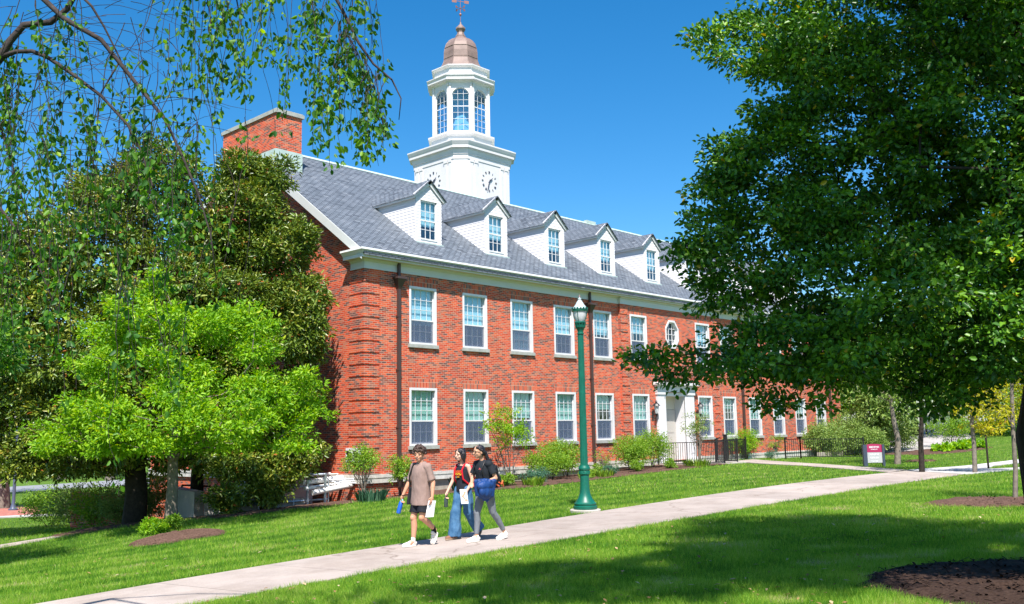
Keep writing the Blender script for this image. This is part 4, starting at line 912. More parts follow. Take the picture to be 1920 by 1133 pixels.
def skeleton(trunk, trad, tips, seed, rtip=.008, step=.45, wob=.06, expo=2.3, attach=.35):
    """branches from the trunk to every tip; radii by the pipe rule. returns list of polylines with radii"""
    rs = np.random.RandomState(seed); nodes = [np.array(p, float) for p in trunk]; par = [-1]+list(range(len(trunk)-1)); rad0 = list(trad); isT = [True]*len(nodes)
    root = nodes[0]; top0 = nodes[0]
    axis = nodes[min(len(trunk)-1, len(trunk)//2)]
    order = np.argsort([np.linalg.norm(t-axis) for t in tips])
    P = np.array(nodes); dep = [np.linalg.norm(P[:i+1][1:]-P[:i+1][:-1], axis=1).sum() if i else 0 for i in range(len(nodes))]; dep = list(dep)
    for ti in order:
        t = tips[ti]; P = np.array(nodes); dd = np.linalg.norm(P-t, axis=1)
        low = np.maximum(0, P[:, 2]-t[2])                    # prefer to attach from below
        cost = dd+.35*np.array(dep)*attach+.6*low; cost[:max(1, int(len(trunk)*.25))] += 3
        j = int(np.argmin(cost)); a = nodes[j]; dist = np.linalg.norm(t-a); k = max(1, int(dist/step)); cur = j
        mid = rs.randn(3)*wob*dist
        for s in range(1, k+1):
            u = s/k; p = a+(t-a)*u+mid*math.sin(u*math.pi)+rs.randn(3)*wob*.25*step*(u < 1); p[2] -= math.sin(u*math.pi)*dist*.05
            nodes.append(p); par.append(cur); dep.append(dep[cur]+dist/k); rad0.append(None); isT.append(False); cur = len(nodes)-1
    n = len(nodes); acc = np.zeros(n); ch = [[] for _ in range(n)]
    for i in range(n):
        if par[i] >= 0: ch[par[i]].append(i)
    R = np.zeros(n)
    for i in range(n-1, -1, -1):
        R[i] = max(rtip, sum(R[c]**expo for c in ch[i])**(1/expo)) if ch[i] else rtip
        if rad0[i] is not None: R[i] = rad0[i]
    # limit branch radii relative to parents
    for i in range(n):
        if par[i] >= 0 and rad0[i] is None: R[i] = min(R[i], R[par[i]]*.93 if rad0[par[i]] is None else R[par[i]]*.7)
    lines = []; seen = [False]*n
    for i in range(n):
        for c in sorted(ch[i], key=lambda q: -R[q]):
            if seen[c]: continue
            line = [i]; cur = c
            while True:
                line.append(cur); seen[cur] = True
                nx = [q for q in ch[cur] if not seen[q]]
                if not nx: break
                cur = max(nx, key=lambda q: (isT[q], R[q]))
            lines.append(line)
    return [([nodes[i] for i in l], [R[l[1]] if (k == 0 and not isT[l[1]]) else R[i] for k, i in enumerate(l)]) for l in lines]
def tree(name, base, trunk, trad, blobs, nc, npc, size, spread, mt, bark, label, cat, seed=1, group=None, tips_n=None, gap=.25, shell=.55, seg=7, rtip=.008, wr=.42, droop=0, gs=1.1, zmin=None, trunk_name='trunk', bare=0, up=.35, extra=None, step=.45, flat=.7):
    T = thing(name, base, label, cat, group)
    C, N = clumps(blobs, nc, seed, shell, gap, gs, zmin=zmin)
    if extra is not None: C = np.r_[C, extra]; N = np.r_[N, np.tile([0, 0, 1.], (len(extra), 1))]
    tips = C[:tips_n] if tips_n else C
    b = MB()
    for pts, rad in skeleton(trunk, trad, tips, seed+1, rtip, step=step): b.tube(pts, rad, seg if max(rad) > .03 else 4, cap=False)
    b.build(trunk_name, bark, T, smooth=True, fix=False)
    leaves('crown', mt, C, N, size, npc, spread, seed+2, T, wr, droop, up=up, flat=flat)
    return T
# --- big dark tree at the right: trunk just outside the frame, crown filling the right third
tb = at(2000, 1068, 9.9); tb[2] = h(tb[0], tb[1])-.1
def D_(px, py, D): return at(px, py, D)
trunk = [tb, at(1985, 940, 9.9), at(1968, 820, 9.9), at(1980, 700, 9.9), at(1972, 500, 10.0), at(1950, 300, 10.1), at(1915, 80, 10.2), at(1870, -200, 10.3), at(1840, -450, 10.3)]
bl = []
for (px, py, D, rx, ry, rz) in (
    (1800, 120, 10.2, 1.9, 2.2, 1.5), (1560, 60, 10.4, 1.25, 1.9, 1.1), (1460, 130, 10.0, .75, 1.1, .8), (1420, 300, 10.3, .75, 1.2, .55), (1560, 330, 10.4, 1.1, 1.7, 1.0), (1750, 380, 10.8, 1.5, 1.9, 1.2),
    (1400, 430, 10.2, .75, 1.2, .45), (1480, 520, 10.0, .95, 1.5, .6), (1340, 560, 10.2, .45, .7, .28), (1640, 590, 9.4, 1.2, 1.6, .75), (1850, 560, 9.3, 1.1, 1.7, 1.1), (1880, 250, 9.2, 1.0, 1.5, 1.2),
    (1350, 690, 9.7, .75, .85, .26), (1230, 690, 9.6, .52, .55, .20), (1290, 700, 9.7, .5, .6, .22), (1165, 690, 9.6, .22, .3, .10), (1400, 640, 9.7, .6, .8, .3), (1250, 470, 10.2, .22, .4, .25), (1300, 90, 10.2, .2, .4, .25), (1320, 340, 10.2, .4, .6, .3), (1310, 430, 10.2, .35, .5, .3), (1320, 510, 10.2, .35, .5, .3), (1500, 690, 9.8, .95, 1.3, .36), (1450, 765, 9.9, .42, .6, .16), (1680, 700, 10.0, .85, 1.3, .38), (1720, 750, 10.3, .62, .9, .22), (1840, 690, 10.4, .5, .9, .3),
    (1950, -100, 10.2, 2.6, 2.8, 1.6), (1620, -190, 10.4, 1.5, 2.0, 1.3), (1800, -420, 10.2, 2.0, 2.2, 1.3), (2200, 150, 10.2, 1.8, 2.2, 1.8), (2350, 450, 10.0, 1.5, 2.0, 1.3), (2150, 700, 10.0, 1.1, 1.6, .6), (2050, 400, 9.0, 1.2, 1.5, 1.2)):
    p = at(px+(36 if px < 1500 else 10), py-6, D); bl.append((*p, rx*(.86 if px < 1500 else .95), ry, rz*.93))
bl = lumpy(bl, 3, .45, 22, .7, .9)
for (D, lt, z, r) in ((5.2, .0, 7.6, 1.0), (5.6, 1.2, 7.9, 1.2), (6.3, 2.6, 8.0, 1.4), (7.2, 3.8, 7.6, 1.5), (6.0, .5, 8.6, 1.0), (4.6, 1.6, 8.2, 1.0), (5.0, 3.0, 8.4, 1.2)):
    p = CAM+F0*D+R0*lt; bl += lumpy([(p[0], p[1], z, r, r, .7)], 4, .6, 23, .8, 1.1)
tree('dark_leafed_tree', tb, trunk, [.38, .33, .33, .29, .26, .22, .17, .11, .05], bl, 3900, 84, .066, .26, ML_big, MK_dark, 'huge dark green tree filling the right side of the view', 'tree', 21, flat=.5, gap=.35, shell=.5, rtip=.006, wr=.62, gs=1.6, tips_n=900, zmin=1.0)

# --- magnolias by the gable
g1 = gp(-5.9, 3.3, -.1)
b1 = []
for (px, py, D, rx, ry, rz) in ((250, 400, 29, 2.2, 2.2, 1.9), (130, 480, 28, 2.2, 2.2, 1.8), (300, 560, 28.5, 2.4, 2.4, 2.0), (100, 640, 27.5, 2.4, 2.3, 2.2), (230, 700, 28, 2.6, 2.4, 2.0), (50, 780, 28, 2.0, 2.2, 1.8), (180, 810, 27.5, 2.2, 2.2, 1.3), (330, 830, 28.5, 1.5, 1.8, 1.0), (290, 330, 29, 1.3, 1.3, 1.2), (0, 560, 28, 1.8, 2.0, 2.2), (60, 880, 28, 1.5, 1.5, .7), (150, 885, 27.5, 1.3, 1.4, .5), (390, 420, 29.5, 1.0, 1.2, 1.6), (380, 600, 29, 1.3, 1.5, 1.6), (-90, 700, 29, 2, 2.2, 2.6)):
    b1.append((*at(px, py, D), rx, ry, rz))
tree('magnolia', g1, [g1, g1+[.05, 0, 1], g1+[.0, .1, 2], g1+[.1, 0, 3.5], g1+[0, 0, 5.5], g1+[.1, .1, 7.5], g1+[0, 0, 9.3]], [.36, .32, .29, .25, .2, .12, .05], lumpy(b1, 3, .45, 32, .8, .9), 2900, 42, .165, .38, ML_mag, MK_dark, 'wide dark olive magnolia with a thick black trunk behind the lime green tree', 'tree', 31, gap=.12, shell=.72, rtip=.012, wr=.40, zmin=.35, tips_n=500)
g2 = gp(-3.4, 4.3, -.1)
b2 = []
for (px, py, D, rx, ry, rz) in ((455, 330, 30.5, .95, 1.0, 1.1), (480, 400, 30.3, 1.35, 1.3, 1.1), (520, 470, 30, 1.35, 1.3, .9), (440, 470, 30.3, 1.3, 1.4, 1.2), (560, 560, 29.6, 1.0, 1.1, .9), (480, 590, 29.8, 1.7, 1.5, 1.3), (560, 640, 29.4, .85, 1.0, .7), (430, 680, 30, 1.6, 1.5, 1.3), (540, 740, 29.5, 1.2, 1.2, .9), (470, 800, 30, 1.6, 1.4, 1.0), (560, 850, 29.5, 1.0, 1.1, .6), (500, 890, 29.0, 1.5, 1.1, .6), (440, 880, 28.6, .9, .9, .6), (560, 905, 28.8, .6, .7, .4), (575, 620, 29.3, .6, .9, 1.0), (590, 540, 29.6, .35, .5, .5), (520, 330, 30.3, .6, .8, .7), (555, 440, 29.9, .6, .8, .6)):
    b2.append((*at(px, py, D), rx, ry, rz))
tree('magnolia', g2, [g2, g2+[0, 0, 1.5], g2+[.1, 0, 3], g2+[0, .1, 5], g2+[.1, 0, 7], g2+[0, 0, 10.2]], [.24, .2, .17, .14, .1, .03], lumpy(b2, 3, .5, 42, .8, .9), 2300, 42, .15, .32, ML_mag, MK_dark, 'tall narrow olive magnolia standing against the gable wall', 'tree', 41, gap=.15, shell=.68, rtip=.01, wr=.40, zmin=.1, tips_n=350)
# --- lime green tree
g3 = gp(-6.75, -.7, -.08)
b3 = []
for (px, py, D, rx, ry, rz) in ((300, 610, 24.3, 1.3, 1.5, 1.0), (400, 620, 24.5, 1.4, 1.5, .9), (210, 640, 24.3, .9, 1.2, .7), (480, 650, 24.8, 1.1, 1.2, .8), (350, 720, 23.6, 1.9, 1.8, 1.1), (180, 760, 24, 1.5, 1.5, .7), (500, 740, 24.6, 1.5, 1.5, .8), (120, 820, 24, 1.1, 1.3, .5), (250, 830, 23.5, 1.6, 1.6, .6), (400, 830, 23.6, 1.6, 1.5, .65), (545, 800, 24.6, 1.0, 1.2, .8), (480, 870, 24.5, .9, 1.0, .35), (560, 720, 24.8, .7, .9, .45), (290, 540, 24.6, .6, .7, .5), (350, 790, 22.2, 1.2, 1.2, .5), (200, 800, 22.5, 1.1, 1.1, .45), (480, 790, 22.7, 1.1, 1.1, .5), (100, 850, 23.6, .8, .9, .35), (560, 850, 24.2, .7, .8, .4), (500, 880, 23.8, .7, .7, .3), (80, 790, 24, .5, .7, .35), (585, 770, 24.8, .4, .6, .45), (190, 690, 24, .9, 1.0, .5), (160, 870, 24, .6, .8, .28), (330, 880, 23.3, .8, .8, .3), (230, 880, 23.5, .7, .8, .3), (420, 890, 23.6, .6, .7, .25)):
    b3.append((*at(px, py, D), rx, ry, rz))
tree('lime_green_tree', g3, [g3, g3+[0, 0, .6], g3+[.02, .0, 1.2], g3+[0, 0, 1.7], g3+[.1, .1, 2.6], g3+[0, .1, 3.8], g3+[0, 0, 5.0]], [.20, .155, .14, .13, .09, .05, .03], lumpy(b3, 4, .42, 52, .85, .56), 1500, 26, .12, .27, ML_lime, MK_grey, 'rounded lime green tree with a pale grey trunk on the left lawn', 'tree', 51, gap=.5, shell=.6, rtip=.008, wr=.46, zmin=1.0, tips_n=450, gs=2.2, flat=.66, up=.15)

# --- weeping cherry at the upper left: limbs and hanging strands close to the camera
T = thing('weeping_tree', gp(*at(-420, 900, 7.6)[:2], -.1), 'weeping tree hanging thin leafy strands into the upper left of the view', 'tree')
base = np.array(T.location); WD = 7.0
limb = MB()
tt = [base, base+[.05, 0, 1.5], base+[.15, .0, 3.0], at(-260, 60, 7.5), at(-120, -260, 7.4)]
limb.tube(tt, [.2, .16, .14, .11, .07], 10)
LIM = [([(-330, 420, 7.5), (-180, 300, 7.3), (-60, 190, 7.1), (0, 110, 7.0), (18, 78, 7.0), (45, 47, 7.0), (95, 42, 7.0), (125, 18, 7.0), (150, -25, 7.0), (230, -90, 7), (330, -130, 7)], .036, .016),
       ([(-120, -260, 7.4), (0, -120, 7.2), (75, -8, 7.0), (120, 35, 6.95), (190, 75, 6.9), (230, 125, 6.9), (270, 175, 6.85), (310, 225, 6.8), (345, 300, 6.8), (372, 365, 6.8), (395, 440, 6.8), (405, 520, 6.8)], .027, .004),
       ([(0, 108, 7.0), (30, 97, 7.0), (60, 96, 6.95), (90, 108, 6.95), (130, 135, 6.9), (190, 180, 6.85), (240, 235, 6.8), (265, 285, 6.8), (285, 345, 6.8), (300, 420, 6.8), (310, 500, 6.8)], .020, .004),
       ([(222, 120, 6.9), (205, 148, 6.92), (186, 180, 6.93), (182, 240, 6.95), (176, 300, 6.95), (165, 400, 6.95)], .007, .003),
       ([(-120, -260, 7.4), (100, -330, 7.2), (330, -260, 7.0), (520, -120, 6.9), (610, -40, 6.85), (645, 25, 6.8), (672, 80, 6.8), (700, 120, 6.8), (735, 150, 6.8), (752, 185, 6.8), (748, 225, 6.8)], .022, .003),
       ([(330, -260, 7.0), (420, -100, 7.3), (440, -20, 7.4), (455, 60, 7.45), (460, 160, 7.45)], .010, .003),
       ([(150, -10, 7.0), (172, 12, 7.0), (195, 50, 7.05), (225, 110, 7.1), (245, 170, 7.1)], .012, .004),
       ([(-330, 420, 7.5), (-150, 330, 7.2), (0, 390, 7.0), (60, 470, 6.9), (110, 590, 6.8)], .02, .004),
       ([(-60, 190, 7.1), (0, 235, 7.1), (20, 300, 7.1), (50, 400, 7.1), (62, 520, 7.1)], .012, .003)]
rs = np.random.RandomState(5)
for pts, r0, r1 in LIM:
    P = [at(*p) for p in pts]; n = len(P); limb.tube(P, list(np.linspace(r0, r1, n)), 8)
limb.build('trunk', MK_twig, T, smooth=True, fix=False)
tw = MB(); LC = []; LN_ = []
def strand(px, py, D, ln, leafy=.8, drift=0., fork=.35, r=.0035, bend=.12):
    p = at(px, py, D); k = max(3, int(ln/.09)); pts = [p.copy()]; v = np.array([rs.randn()*.18+drift, rs.randn()*.18, -.3])
    wob = rs.randn(2)*bend*2.2; ph0 = rs.rand()*6
    for i in range(k):
        v = v*.80+np.array([wob[0]*.25*math.sin(i*.5), wob[1]*.25*math.cos(i*.4), -1])*.20+np.array([*rs.randn(2)*.085, rs.randn()*.02]); p = p+norm(v)*.09; pts.append(p.copy())
        if i > 0 and rs.rand() < leafy*(.35+.9*(math.sin(i*.55+ph0) > 0)):
            LC.append(p+rs.randn(3)*.016); LN_.append([0, 0, -.6])
        if fork and rs.rand() < fork*.12:
            q = p.copy(); vv = np.array([*rs.randn(2)*.6, -.6]); sp = [q.copy()]
            for _ in range(int(rs.uniform(2, 9))):
                vv = vv*.7+np.array([0, 0, -1])*.3; q = q+norm(vv)*.07; sp.append(q.copy())
                if rs.rand() < leafy: LC.append(q+rs.randn(3)*.01); LN_.append([0, 0, -.6])
            tw.tube(sp, .0022, 3, cap=False)
    tw.tube(pts, list(np.linspace(r, .0016, len(pts))), 4, cap=False)
# curtain of strands; density follows the photograph
for i in range(52):      # from above the frame, middle part
    x = rs.uniform(330, 700); strand(x, rs.uniform(-170, -30), rs.uniform(6.5, 7.6), rs.uniform(.7, 1.1+(.6 if x > 580 else .25)), leafy=.35 if rs.rand() < .3 else .95)
for i in range(34):      # right end of the long limb
    t = rs.rand(); x = 622+92*t; y = 20+140*t**.8; strand(x+rs.randn()*6, y-10, rs.uniform(6.6, 7.0), rs.uniform(.35, 1.4-.85*t), leafy=.95, bend=.05)
for i in range(70):      # left part in front of the sky
    x = rs.uniform(-40, 400); strand(x, rs.uniform(-60, 260), rs.uniform(6.6, 7.4), rs.uniform(.7, 2.0), leafy=.95 if rs.rand() < .8 else .2)
for i in range(30):      # lower left hanging before the magnolia
    x = rs.choice([rs.uniform(-20, 90), rs.uniform(130, 480)]); strand(x, rs.uniform(180, 430), rs.uniform(6.4, 7.2), rs.uniform(.6, 1.5), leafy=.75)
for i in range(9): strand(rs.uniform(0, 480), rs.uniform(380, 520), rs.uniform(6.4, 6.9), rs.uniform(.5, 1.3), leafy=.5)
# bare fine twigs sweeping through the top left
for i in range(85):
    x, y = rs.uniform(-60, 330), rs.uniform(-30, 330); p = at(x, y, rs.uniform(6.8, 7.6)); a = rs.uniform(-.6, .9); d = np.array([R0[0]*math.cos(a), R0[1]*math.cos(a), -math.sin(a)*.6+.25])*(1 if rs.rand() < .7 else -1); pts = [p.copy()]
    for k in range(int(rs.uniform(5, 12))): d = d+np.array([0, 0, -.07])+rs.randn(3)*.06; p = p+norm(d)*.08; pts.append(p.copy())
    tw.tube(pts, list(np.linspace(.0032, .0014, len(pts))), 3, cap=False)
tw.build('twigs', MK_twig, T, smooth=True, fix=False)
leaves('leaves', ML_weep, np.array(LC), np.array(LN_, float), .054, 4, .055, 61, T, wr=.62, droop=.9, up=.1, outw=.6)

# --- leafy tree standing outside the left edge of the frame, shading the lawn at the left
gl_ = gp(*(CAM+F0*17.6+R0*(-12.4))[:2], -.1)
tree('spreading_tree', gl_, [gl_, gl_+[0, 0, 1.5], gl_+[.1, 0, 3], gl_+[0, .1, 5], gl_+[0, 0, 7]], [.3, .25, .2, .14, .05], lumpy([(gl_[0], gl_[1], gl_[2]+5.2, 2.6, 2.6, 1.8), (gl_[0]-1, gl_[1]+1, gl_[2]+4.4, 2.2, 2.2, 1.3), (gl_[0]+1, gl_[1]-.6, gl_[2]+4.6, 1.6, 1.6, 1.2)], 3, .45, 66, .8, .9), 650, 36, .12, .38, ML_weep, MK_dark, 'leafy green tree whose right edge just enters the frame at the far left', 'tree', 67, gap=.2, rtip=.01, tips_n=200)
# --- shrubs in the bed
def shrub(name, x, y, rx, ry, hgt, nc, npc, size, mt, label, cat, seed, stems=6, group=None, low=.15, gap=.1, spread=None, bark=None, wr=.45, shell=.4):
    b = gp(x, y, -.03); T = thing(name, b, label, cat, group); rs_ = np.random.RandomState(seed)
    bl = []
    for k in range(5):
        a = rs_.uniform(0, 6.28); q = rs_.uniform(0, .45); bl.append((x+math.cos(a)*rx*q, y+math.sin(a)*ry*q, b[2]+hgt*(low+(1-low)*rs_.uniform(.4, .62)), rx*rs_.uniform(.5, .75), ry*rs_.uniform(.5, .75), hgt*(1-low)*rs_.uniform(.35, .5)))
    C, N = clumps(bl, nc, seed, shell, gap, 2.4)
    m = MB()
    for k in range(stems):
        a = rs_.uniform(0, 6.28); s0 = b+np.array([math.cos(a)*.06*rx, math.sin(a)*.06*ry, 0]); tgt = C[rs_.randint(len(C))]
        m.tube([s0, s0+(tgt-s0)*.35+[0, 0, hgt*.12], tgt], [.016, .011, .005], 5, cap=False)
        for j in range(7):
            near = C[np.argsort(np.linalg.norm(C-(s0+(tgt-s0)*rs_.uniform(.4, 1)), axis=1))[rs_.randint(min(12, len(C)))]]
            u = rs_.uniform(.3, .8); st = s0+(tgt-s0)*u+np.array([0, 0, hgt*.12*math.sin(u*3.1)]); m.tube([st, (st+near)/2+rs_.randn(3)*.02, near], [.007, .005, .003], 4, cap=False)
    m.build('stems', bark or MK_twig, T, smooth=True, fix=False)
    leaves('foliage', mt, C, N, size, npc, spread or min(rx, hgt)*.22, seed+3, T, wr)
    return T
def grasstuft(name, x, y, r, hgt, n, mt, label, cat, seed, wd=.008):
    b = gp(x, y); rs_ = np.random.RandomState(seed); T = thing(name, b, label, cat); a = rs_.uniform(0, 6.28, n); q = np.sqrt(rs_.rand(n))*r
    px, py = x+np.cos(a)*q, y+np.sin(a)*q; hh = hgt*rs_.uniform(.6, 1.1, n); ln = rs_.uniform(.1, .55, n)*hh; b2 = a+rs_.randn(n)*.6; z = H(px, py)
    sx, sy = -np.sin(b2)*wd, np.cos(b2)*wd; v = np.empty((n, 5, 3), 'f')
    v[:, 0] = np.c_[px-sx, py-sy, z]; v[:, 1] = np.c_[px+sx, py+sy, z]; v[:, 2] = np.c_[px+sx+np.cos(b2)*ln*.4, py+sy+np.sin(b2)*ln*.4, z+hh*.6]; v[:, 3] = np.c_[px+np.cos(b2)*ln, py+np.sin(b2)*ln, z+hh]; v[:, 4] = np.c_[px-sx+np.cos(b2)*ln*.4, py-sy+np.sin(b2)*ln*.4, z+hh*.6]
    mesh_np('foliage', v.reshape(-1, 3), 5, n, mt, rs_.rand(n), parent=T)
    return T
S = shrub
S('shrub', -.75, -1.0, .9, .8, 1.75, 95, 28, .07, ML_shrub, 'leggy shrub with bare grey stems in front of the building corner', 'shrub', 101, 12, low=.45, gap=.3, bark=MK_grey, shell=.2)
S('shrub', .75, -1.0, .65, .6, 1.45, 75, 28, .07, ML_shrub, 'yellow green shrub behind the shoulder bag of the walking man', 'shrub', 102, 7, low=.3, gap=.2)
T_ = S('shrub', 5.5, -1.2, 1.25, 1.1, 2.9, 120, 22, .085, ML_lime, 'tall open shrub with lime leaves on bare forking stems behind the two women', 'shrub', 103, 9, low=.40, gap=.35, bark=MK_grey, shell=.15, spread=.2)
S('shrub', 6.9, -1.9, 1.15, .9, 1.3, 150, 34, .07, ML_shrub, 'full bright green bush left of the lamp post', 'bush', 104, 6)
S('shrub', 8.3, -1.4, 1.2, .9, 1.5, 150, 34, .07, ML_shrub, 'bright green bush directly behind the lamp post', 'bush', 105, 6)
S('shrub', 5.6, -2.3, .6, .5, .6, 60, 40, .05, ML_blue, 'low blue green evergreen clump in the planting bed', 'shrub', 106, 3)
S('shrub', 10.6, -1.4, .9, .8, 1.0, 26, 16, .06, ML_shrub, 'nearly bare twiggy shrub right of the lamp post', 'shrub', 107, 12, low=.1, bark=MK_grey, shell=.1)
S('shrub', 11.9, -1.7, 1.3, 1.0, 1.5, 180, 34, .07, ML_shrub, 'broad leafy bush below the fifth window', 'bush', 108, 7)
S('shrub', 13.6, -1.5, 1.2, 1.0, 1.6, 170, 34, .07, ML_shrub, 'leafy bush just left of the entrance railing', 'bush', 109, 7)
S('small_tree', 15.4, -2.6, .95, .9, 2.6, 90, 16, .07, ML_pale, 'thin multi stemmed little tree in front of the entrance', 'tree', 110, 10, low=.35, gap=.35, bark=MK_grey, shell=.1, spread=.2)
S('shrub', 9.4, -2.6, .5, .4, .45, 40, 26, .05, ML_blue, 'small grey green cushion plant at the edge of the bed near the lamp post', 'shrub', 111, 2)
S('shrub', 23.6, -.2, 1.2, .9, 1.5, 130, 34, .07, ML_lime, 'vivid lime bush right of the entrance railing', 'bush', 112, 5)
S('shrub', 22.3, .1, .8, .45, 1.3, 70, 30, .07, ML_lime, 'lime green bush seen through the entrance railing', 'bush', 113, 5)
S('shrub', 26.0, -.6, .7, .6, 1.3, 40, 20, .06, ML_shrub, 'sparse thin shrub between the lime bush and the far rhododendrons', 'shrub', 114, 8, low=.2)
S('shrub', 24.4, -1.1, .6, .4, .45, 40, 30, .05, ML_blue, 'low dark green plant below the vivid lime bush', 'shrub', 115, 3)
for k, (x, y, rx, hh, nm) in enumerate(((29.0, -1.6, 1.5, 1.9, 'pale green rhododendron at the left end of the black fence'), (31.2, -1.9, 1.7, 2.5, 'large pale green rhododendron behind the middle of the black fence'), (33.4, -2.6, 1.7, 2.4, 'large pale green rhododendron behind the right end of the black fence'), (35.6, -3.0, 1.6, 2.2, 'pale green rhododendron behind the maroon sign'), (30.5, -3.6, 1.2, 1.5, 'lower pale green rhododendron close to the black fence'))):
    S('rhododendron', x, y, rx, rx, hh, 240, 30, .11, ML_pale, nm, 'bush', 120+k, 5, group='rhododendrons by the far corner of the building', low=.02)
S('shrub', 37.5, -5.4, 1.3, 2.0, 1.9, 130, 30, .09, ML_shrub, 'green bush beside the foot of the far path', 'bush', 130, 5)
for k, (x, y, r, nm) in enumerate(((34.0, -6.1, .9, 'bright hosta clump left of centre in the mulch island'), (35.2, -6.4, 1.0, 'bright hosta clump in the middle of the mulch island'), (36.4, -6.7, .9, 'bright hosta clump at the right end of the mulch island'))):
    S('hosta', x, y, r, .8, .45, 60, 24, .2, ML_lime, nm, 'hosta', 140+k, 1, group='hostas in the mulch island', low=0, wr=.6)
grasstuft('daffodil_clump', -1.2, -1.95, .42, .38, 260, ML_blue, 'clump of blue green strap leaves at the bed edge left of the walking man', 'plant', 151, .012)
grasstuft('daffodil_clump', 2.6, -2.0, .45, .48, 320, ML_blue, 'clump of blue green strap leaves between the man and the women', 'plant', 152, .012)
grasstuft('daffodil_clump', 4.8, -2.9, .35, .32, 200, ML_shrub, 'low clump of green leaves in the bed behind the backpack', 'plant', 153, .01)
grasstuft('daffodil_clump', 8.4, -2.9, .5, .3, 260, ML_shrub, 'low clump of green leaves in the bed left of the lamp post', 'plant', 154, .01)
grasstuft('daffodil_clump', 14.8, -2.9, .5, .35, 220, ML_shrub, 'clump of green leaves in front of the entrance railing', 'plant', 155, .01)
S('shrub', -7.9, -2.1, .42, .38, .42, 45, 44, .06, ML_lime, 'small bright lime plant at the foot of the lime green tree', 'plant', 160, 2, low=0)
S('shrub', -7.35, -1.95, .32, .30, .5, 34, 40, .06, ML_shrub, 'small darker green plant beside the bright lime one', 'plant', 161, 2, low=0)
p_ = at(500, 940, 28.6); S('magnolia_shrub', p_[0], p_[1], 1.1, .7, 1.5, 110, 30, .14, ML_mag, 'dark glossy leafed bush in front of the pipe rack', 'bush', 165, 5, low=.0, wr=.4)
p_ = at(432, 958, 27.6); S('magnolia_shrub', p_[0], p_[1], .9, .6, .95, 80, 30, .13, ML_mag, 'low dark leafed bush before the concrete retaining wall', 'bush', 166, 5, low=.0, wr=.4)
for k_, (x_, y_, r_, w_) in enumerate(((3.3, -1.2, .45, 'first'), (4.3, -2.2, .4, 'second'), (7.6, -2.9, .45, 'third'), (9.6, -1.9, .5, 'fourth'), (11.0, -2.7, .45, 'fifth'), (13.0, -2.8, .4, 'sixth'))):
    S('perennial', x_, y_, r_, r_*.8, .5, 40, 34, .055, ML_shrub, w_+' low green perennial from the left along the front edge of the facade bed', 'plant', 180+k_, 2, group='perennials in the facade bed', low=0)
# hedge shrubs under the magnolia at the left
for k, (px, py, D, r, hh, nm) in enumerate(((95, 960, 36, 1.3, 1.6, 'bushy dark green shrub beside the red plaza'), (140, 965, 34, 1.4, 1.7, 'shrub with dusty pink leaves right of the plaza'), (190, 972, 32, 1.4, 1.5, 'yellow green shrub left of the magnolia trunk'), (225, 975, 31, 1.1, 1.4, 'light green shrub just left of the magnolia trunk'), (283, 975, 31.5, 1.1, 1.7, 'reddish green shrub between the two trunks'))):
    p = at(px, py, D); S('shrub', p[0], p[1], r, r, hh, 150, 30, .09, [ML_shrub, ML_pale, ML_shrub, ML_pale, ML_pale][k], nm, 'shrub', 170+k, 4, group='shrubs behind the magnolia', low=.02)
# --- thin sapling at the right and its golden-green neighbour
sb = gp(*at(1902, 935, 19.7)[:2], -.05)
tree('sapling', sb, [sb, at(1904, 880, 19.7), at(1899, 800, 19.7), at(1897, 720, 19.7), at(1895, 640, 19.7), at(1893, 560, 19.7)], [.055, .048, .042, .035, .026, .012], [(*at(1890, 640, 19.7), .8, .8, .75), (*at(1880, 770, 19.7), .5, .6, .22), (*at(1920, 560, 19.8), .9, .9, .8), (*at(1940, 700, 19.7), .6, .7, .5)], 170, 18, .075, .2, ML_gold, MK_grey, 'slender sapling with a straight grey trunk in its own mulch mound at the right edge', 'tree', 71, gap=.3, rtip=.004, wr=.4, step=.3)
gb = gp(*at(1826, 864, 31)[:2], -.05)
tree('golden_tree', gb, [gb, at(1826, 830, 31), at(1822, 790, 31), at(1830, 740, 31), at(1845, 690, 31)], [.08, .07, .06, .05, .02], [(*at(1850, 735, 31), 1.0, 1.0, .5), (*at(1815, 765, 31), .7, .8, .25), (*at(1890, 700, 31), .9, 1.0, .7), (*at(1850, 800, 31), .6, .8, .22), (*at(1885, 760, 31), .6, .8, .4)], 230, 20, .11, .24, ML_gold, MK_grey, 'small golden yellow tree with thin bare twigs beyond the pale path', 'tree', 72, gap=.3, rtip=.006, step=.4)
tb2 = gp(*at(1727, 864, 32)[:2], -.05)
tree('young_tree', tb2, [tb2, at(1726, 830, 32), at(1728, 790, 32), at(1726, 740, 32), at(1730, 660, 32)], [.10, .085, .075, .06, .02], [(*at(1726, 700, 32), 1.5, 1.5, 1.0), (*at(1740, 620, 32.5), 1.4, 1.4, 1.2)], 260, 24, .1, .3, ML_shrub, MK_dark, 'young tree with a dark straight trunk in a little mulch ring behind the sign', 'tree', 73, gap=.2, step=.5)
tb3 = gp(*at(1681, 850, 39)[:2], -.05)
tree('young_tree', tb3, [tb3, at(1684, 825, 39), at(1676, 790, 39), at(1670, 750, 39), at(1660, 690, 39)], [.14, .12, .10, .07, .03], [(*at(1660, 700, 39), 2.0, 2.0, 1.3), (*at(1690, 650, 39.5), 1.8, 1.8, 1.4)], 300, 24, .11, .35, ML_pale, MK_grey, 'leaning grey trunked tree left of the hosta island', 'tree', 74, gap=.2, step=.5)
tb4 = gp(*at(1852, 862, 34)[:2], -.05)
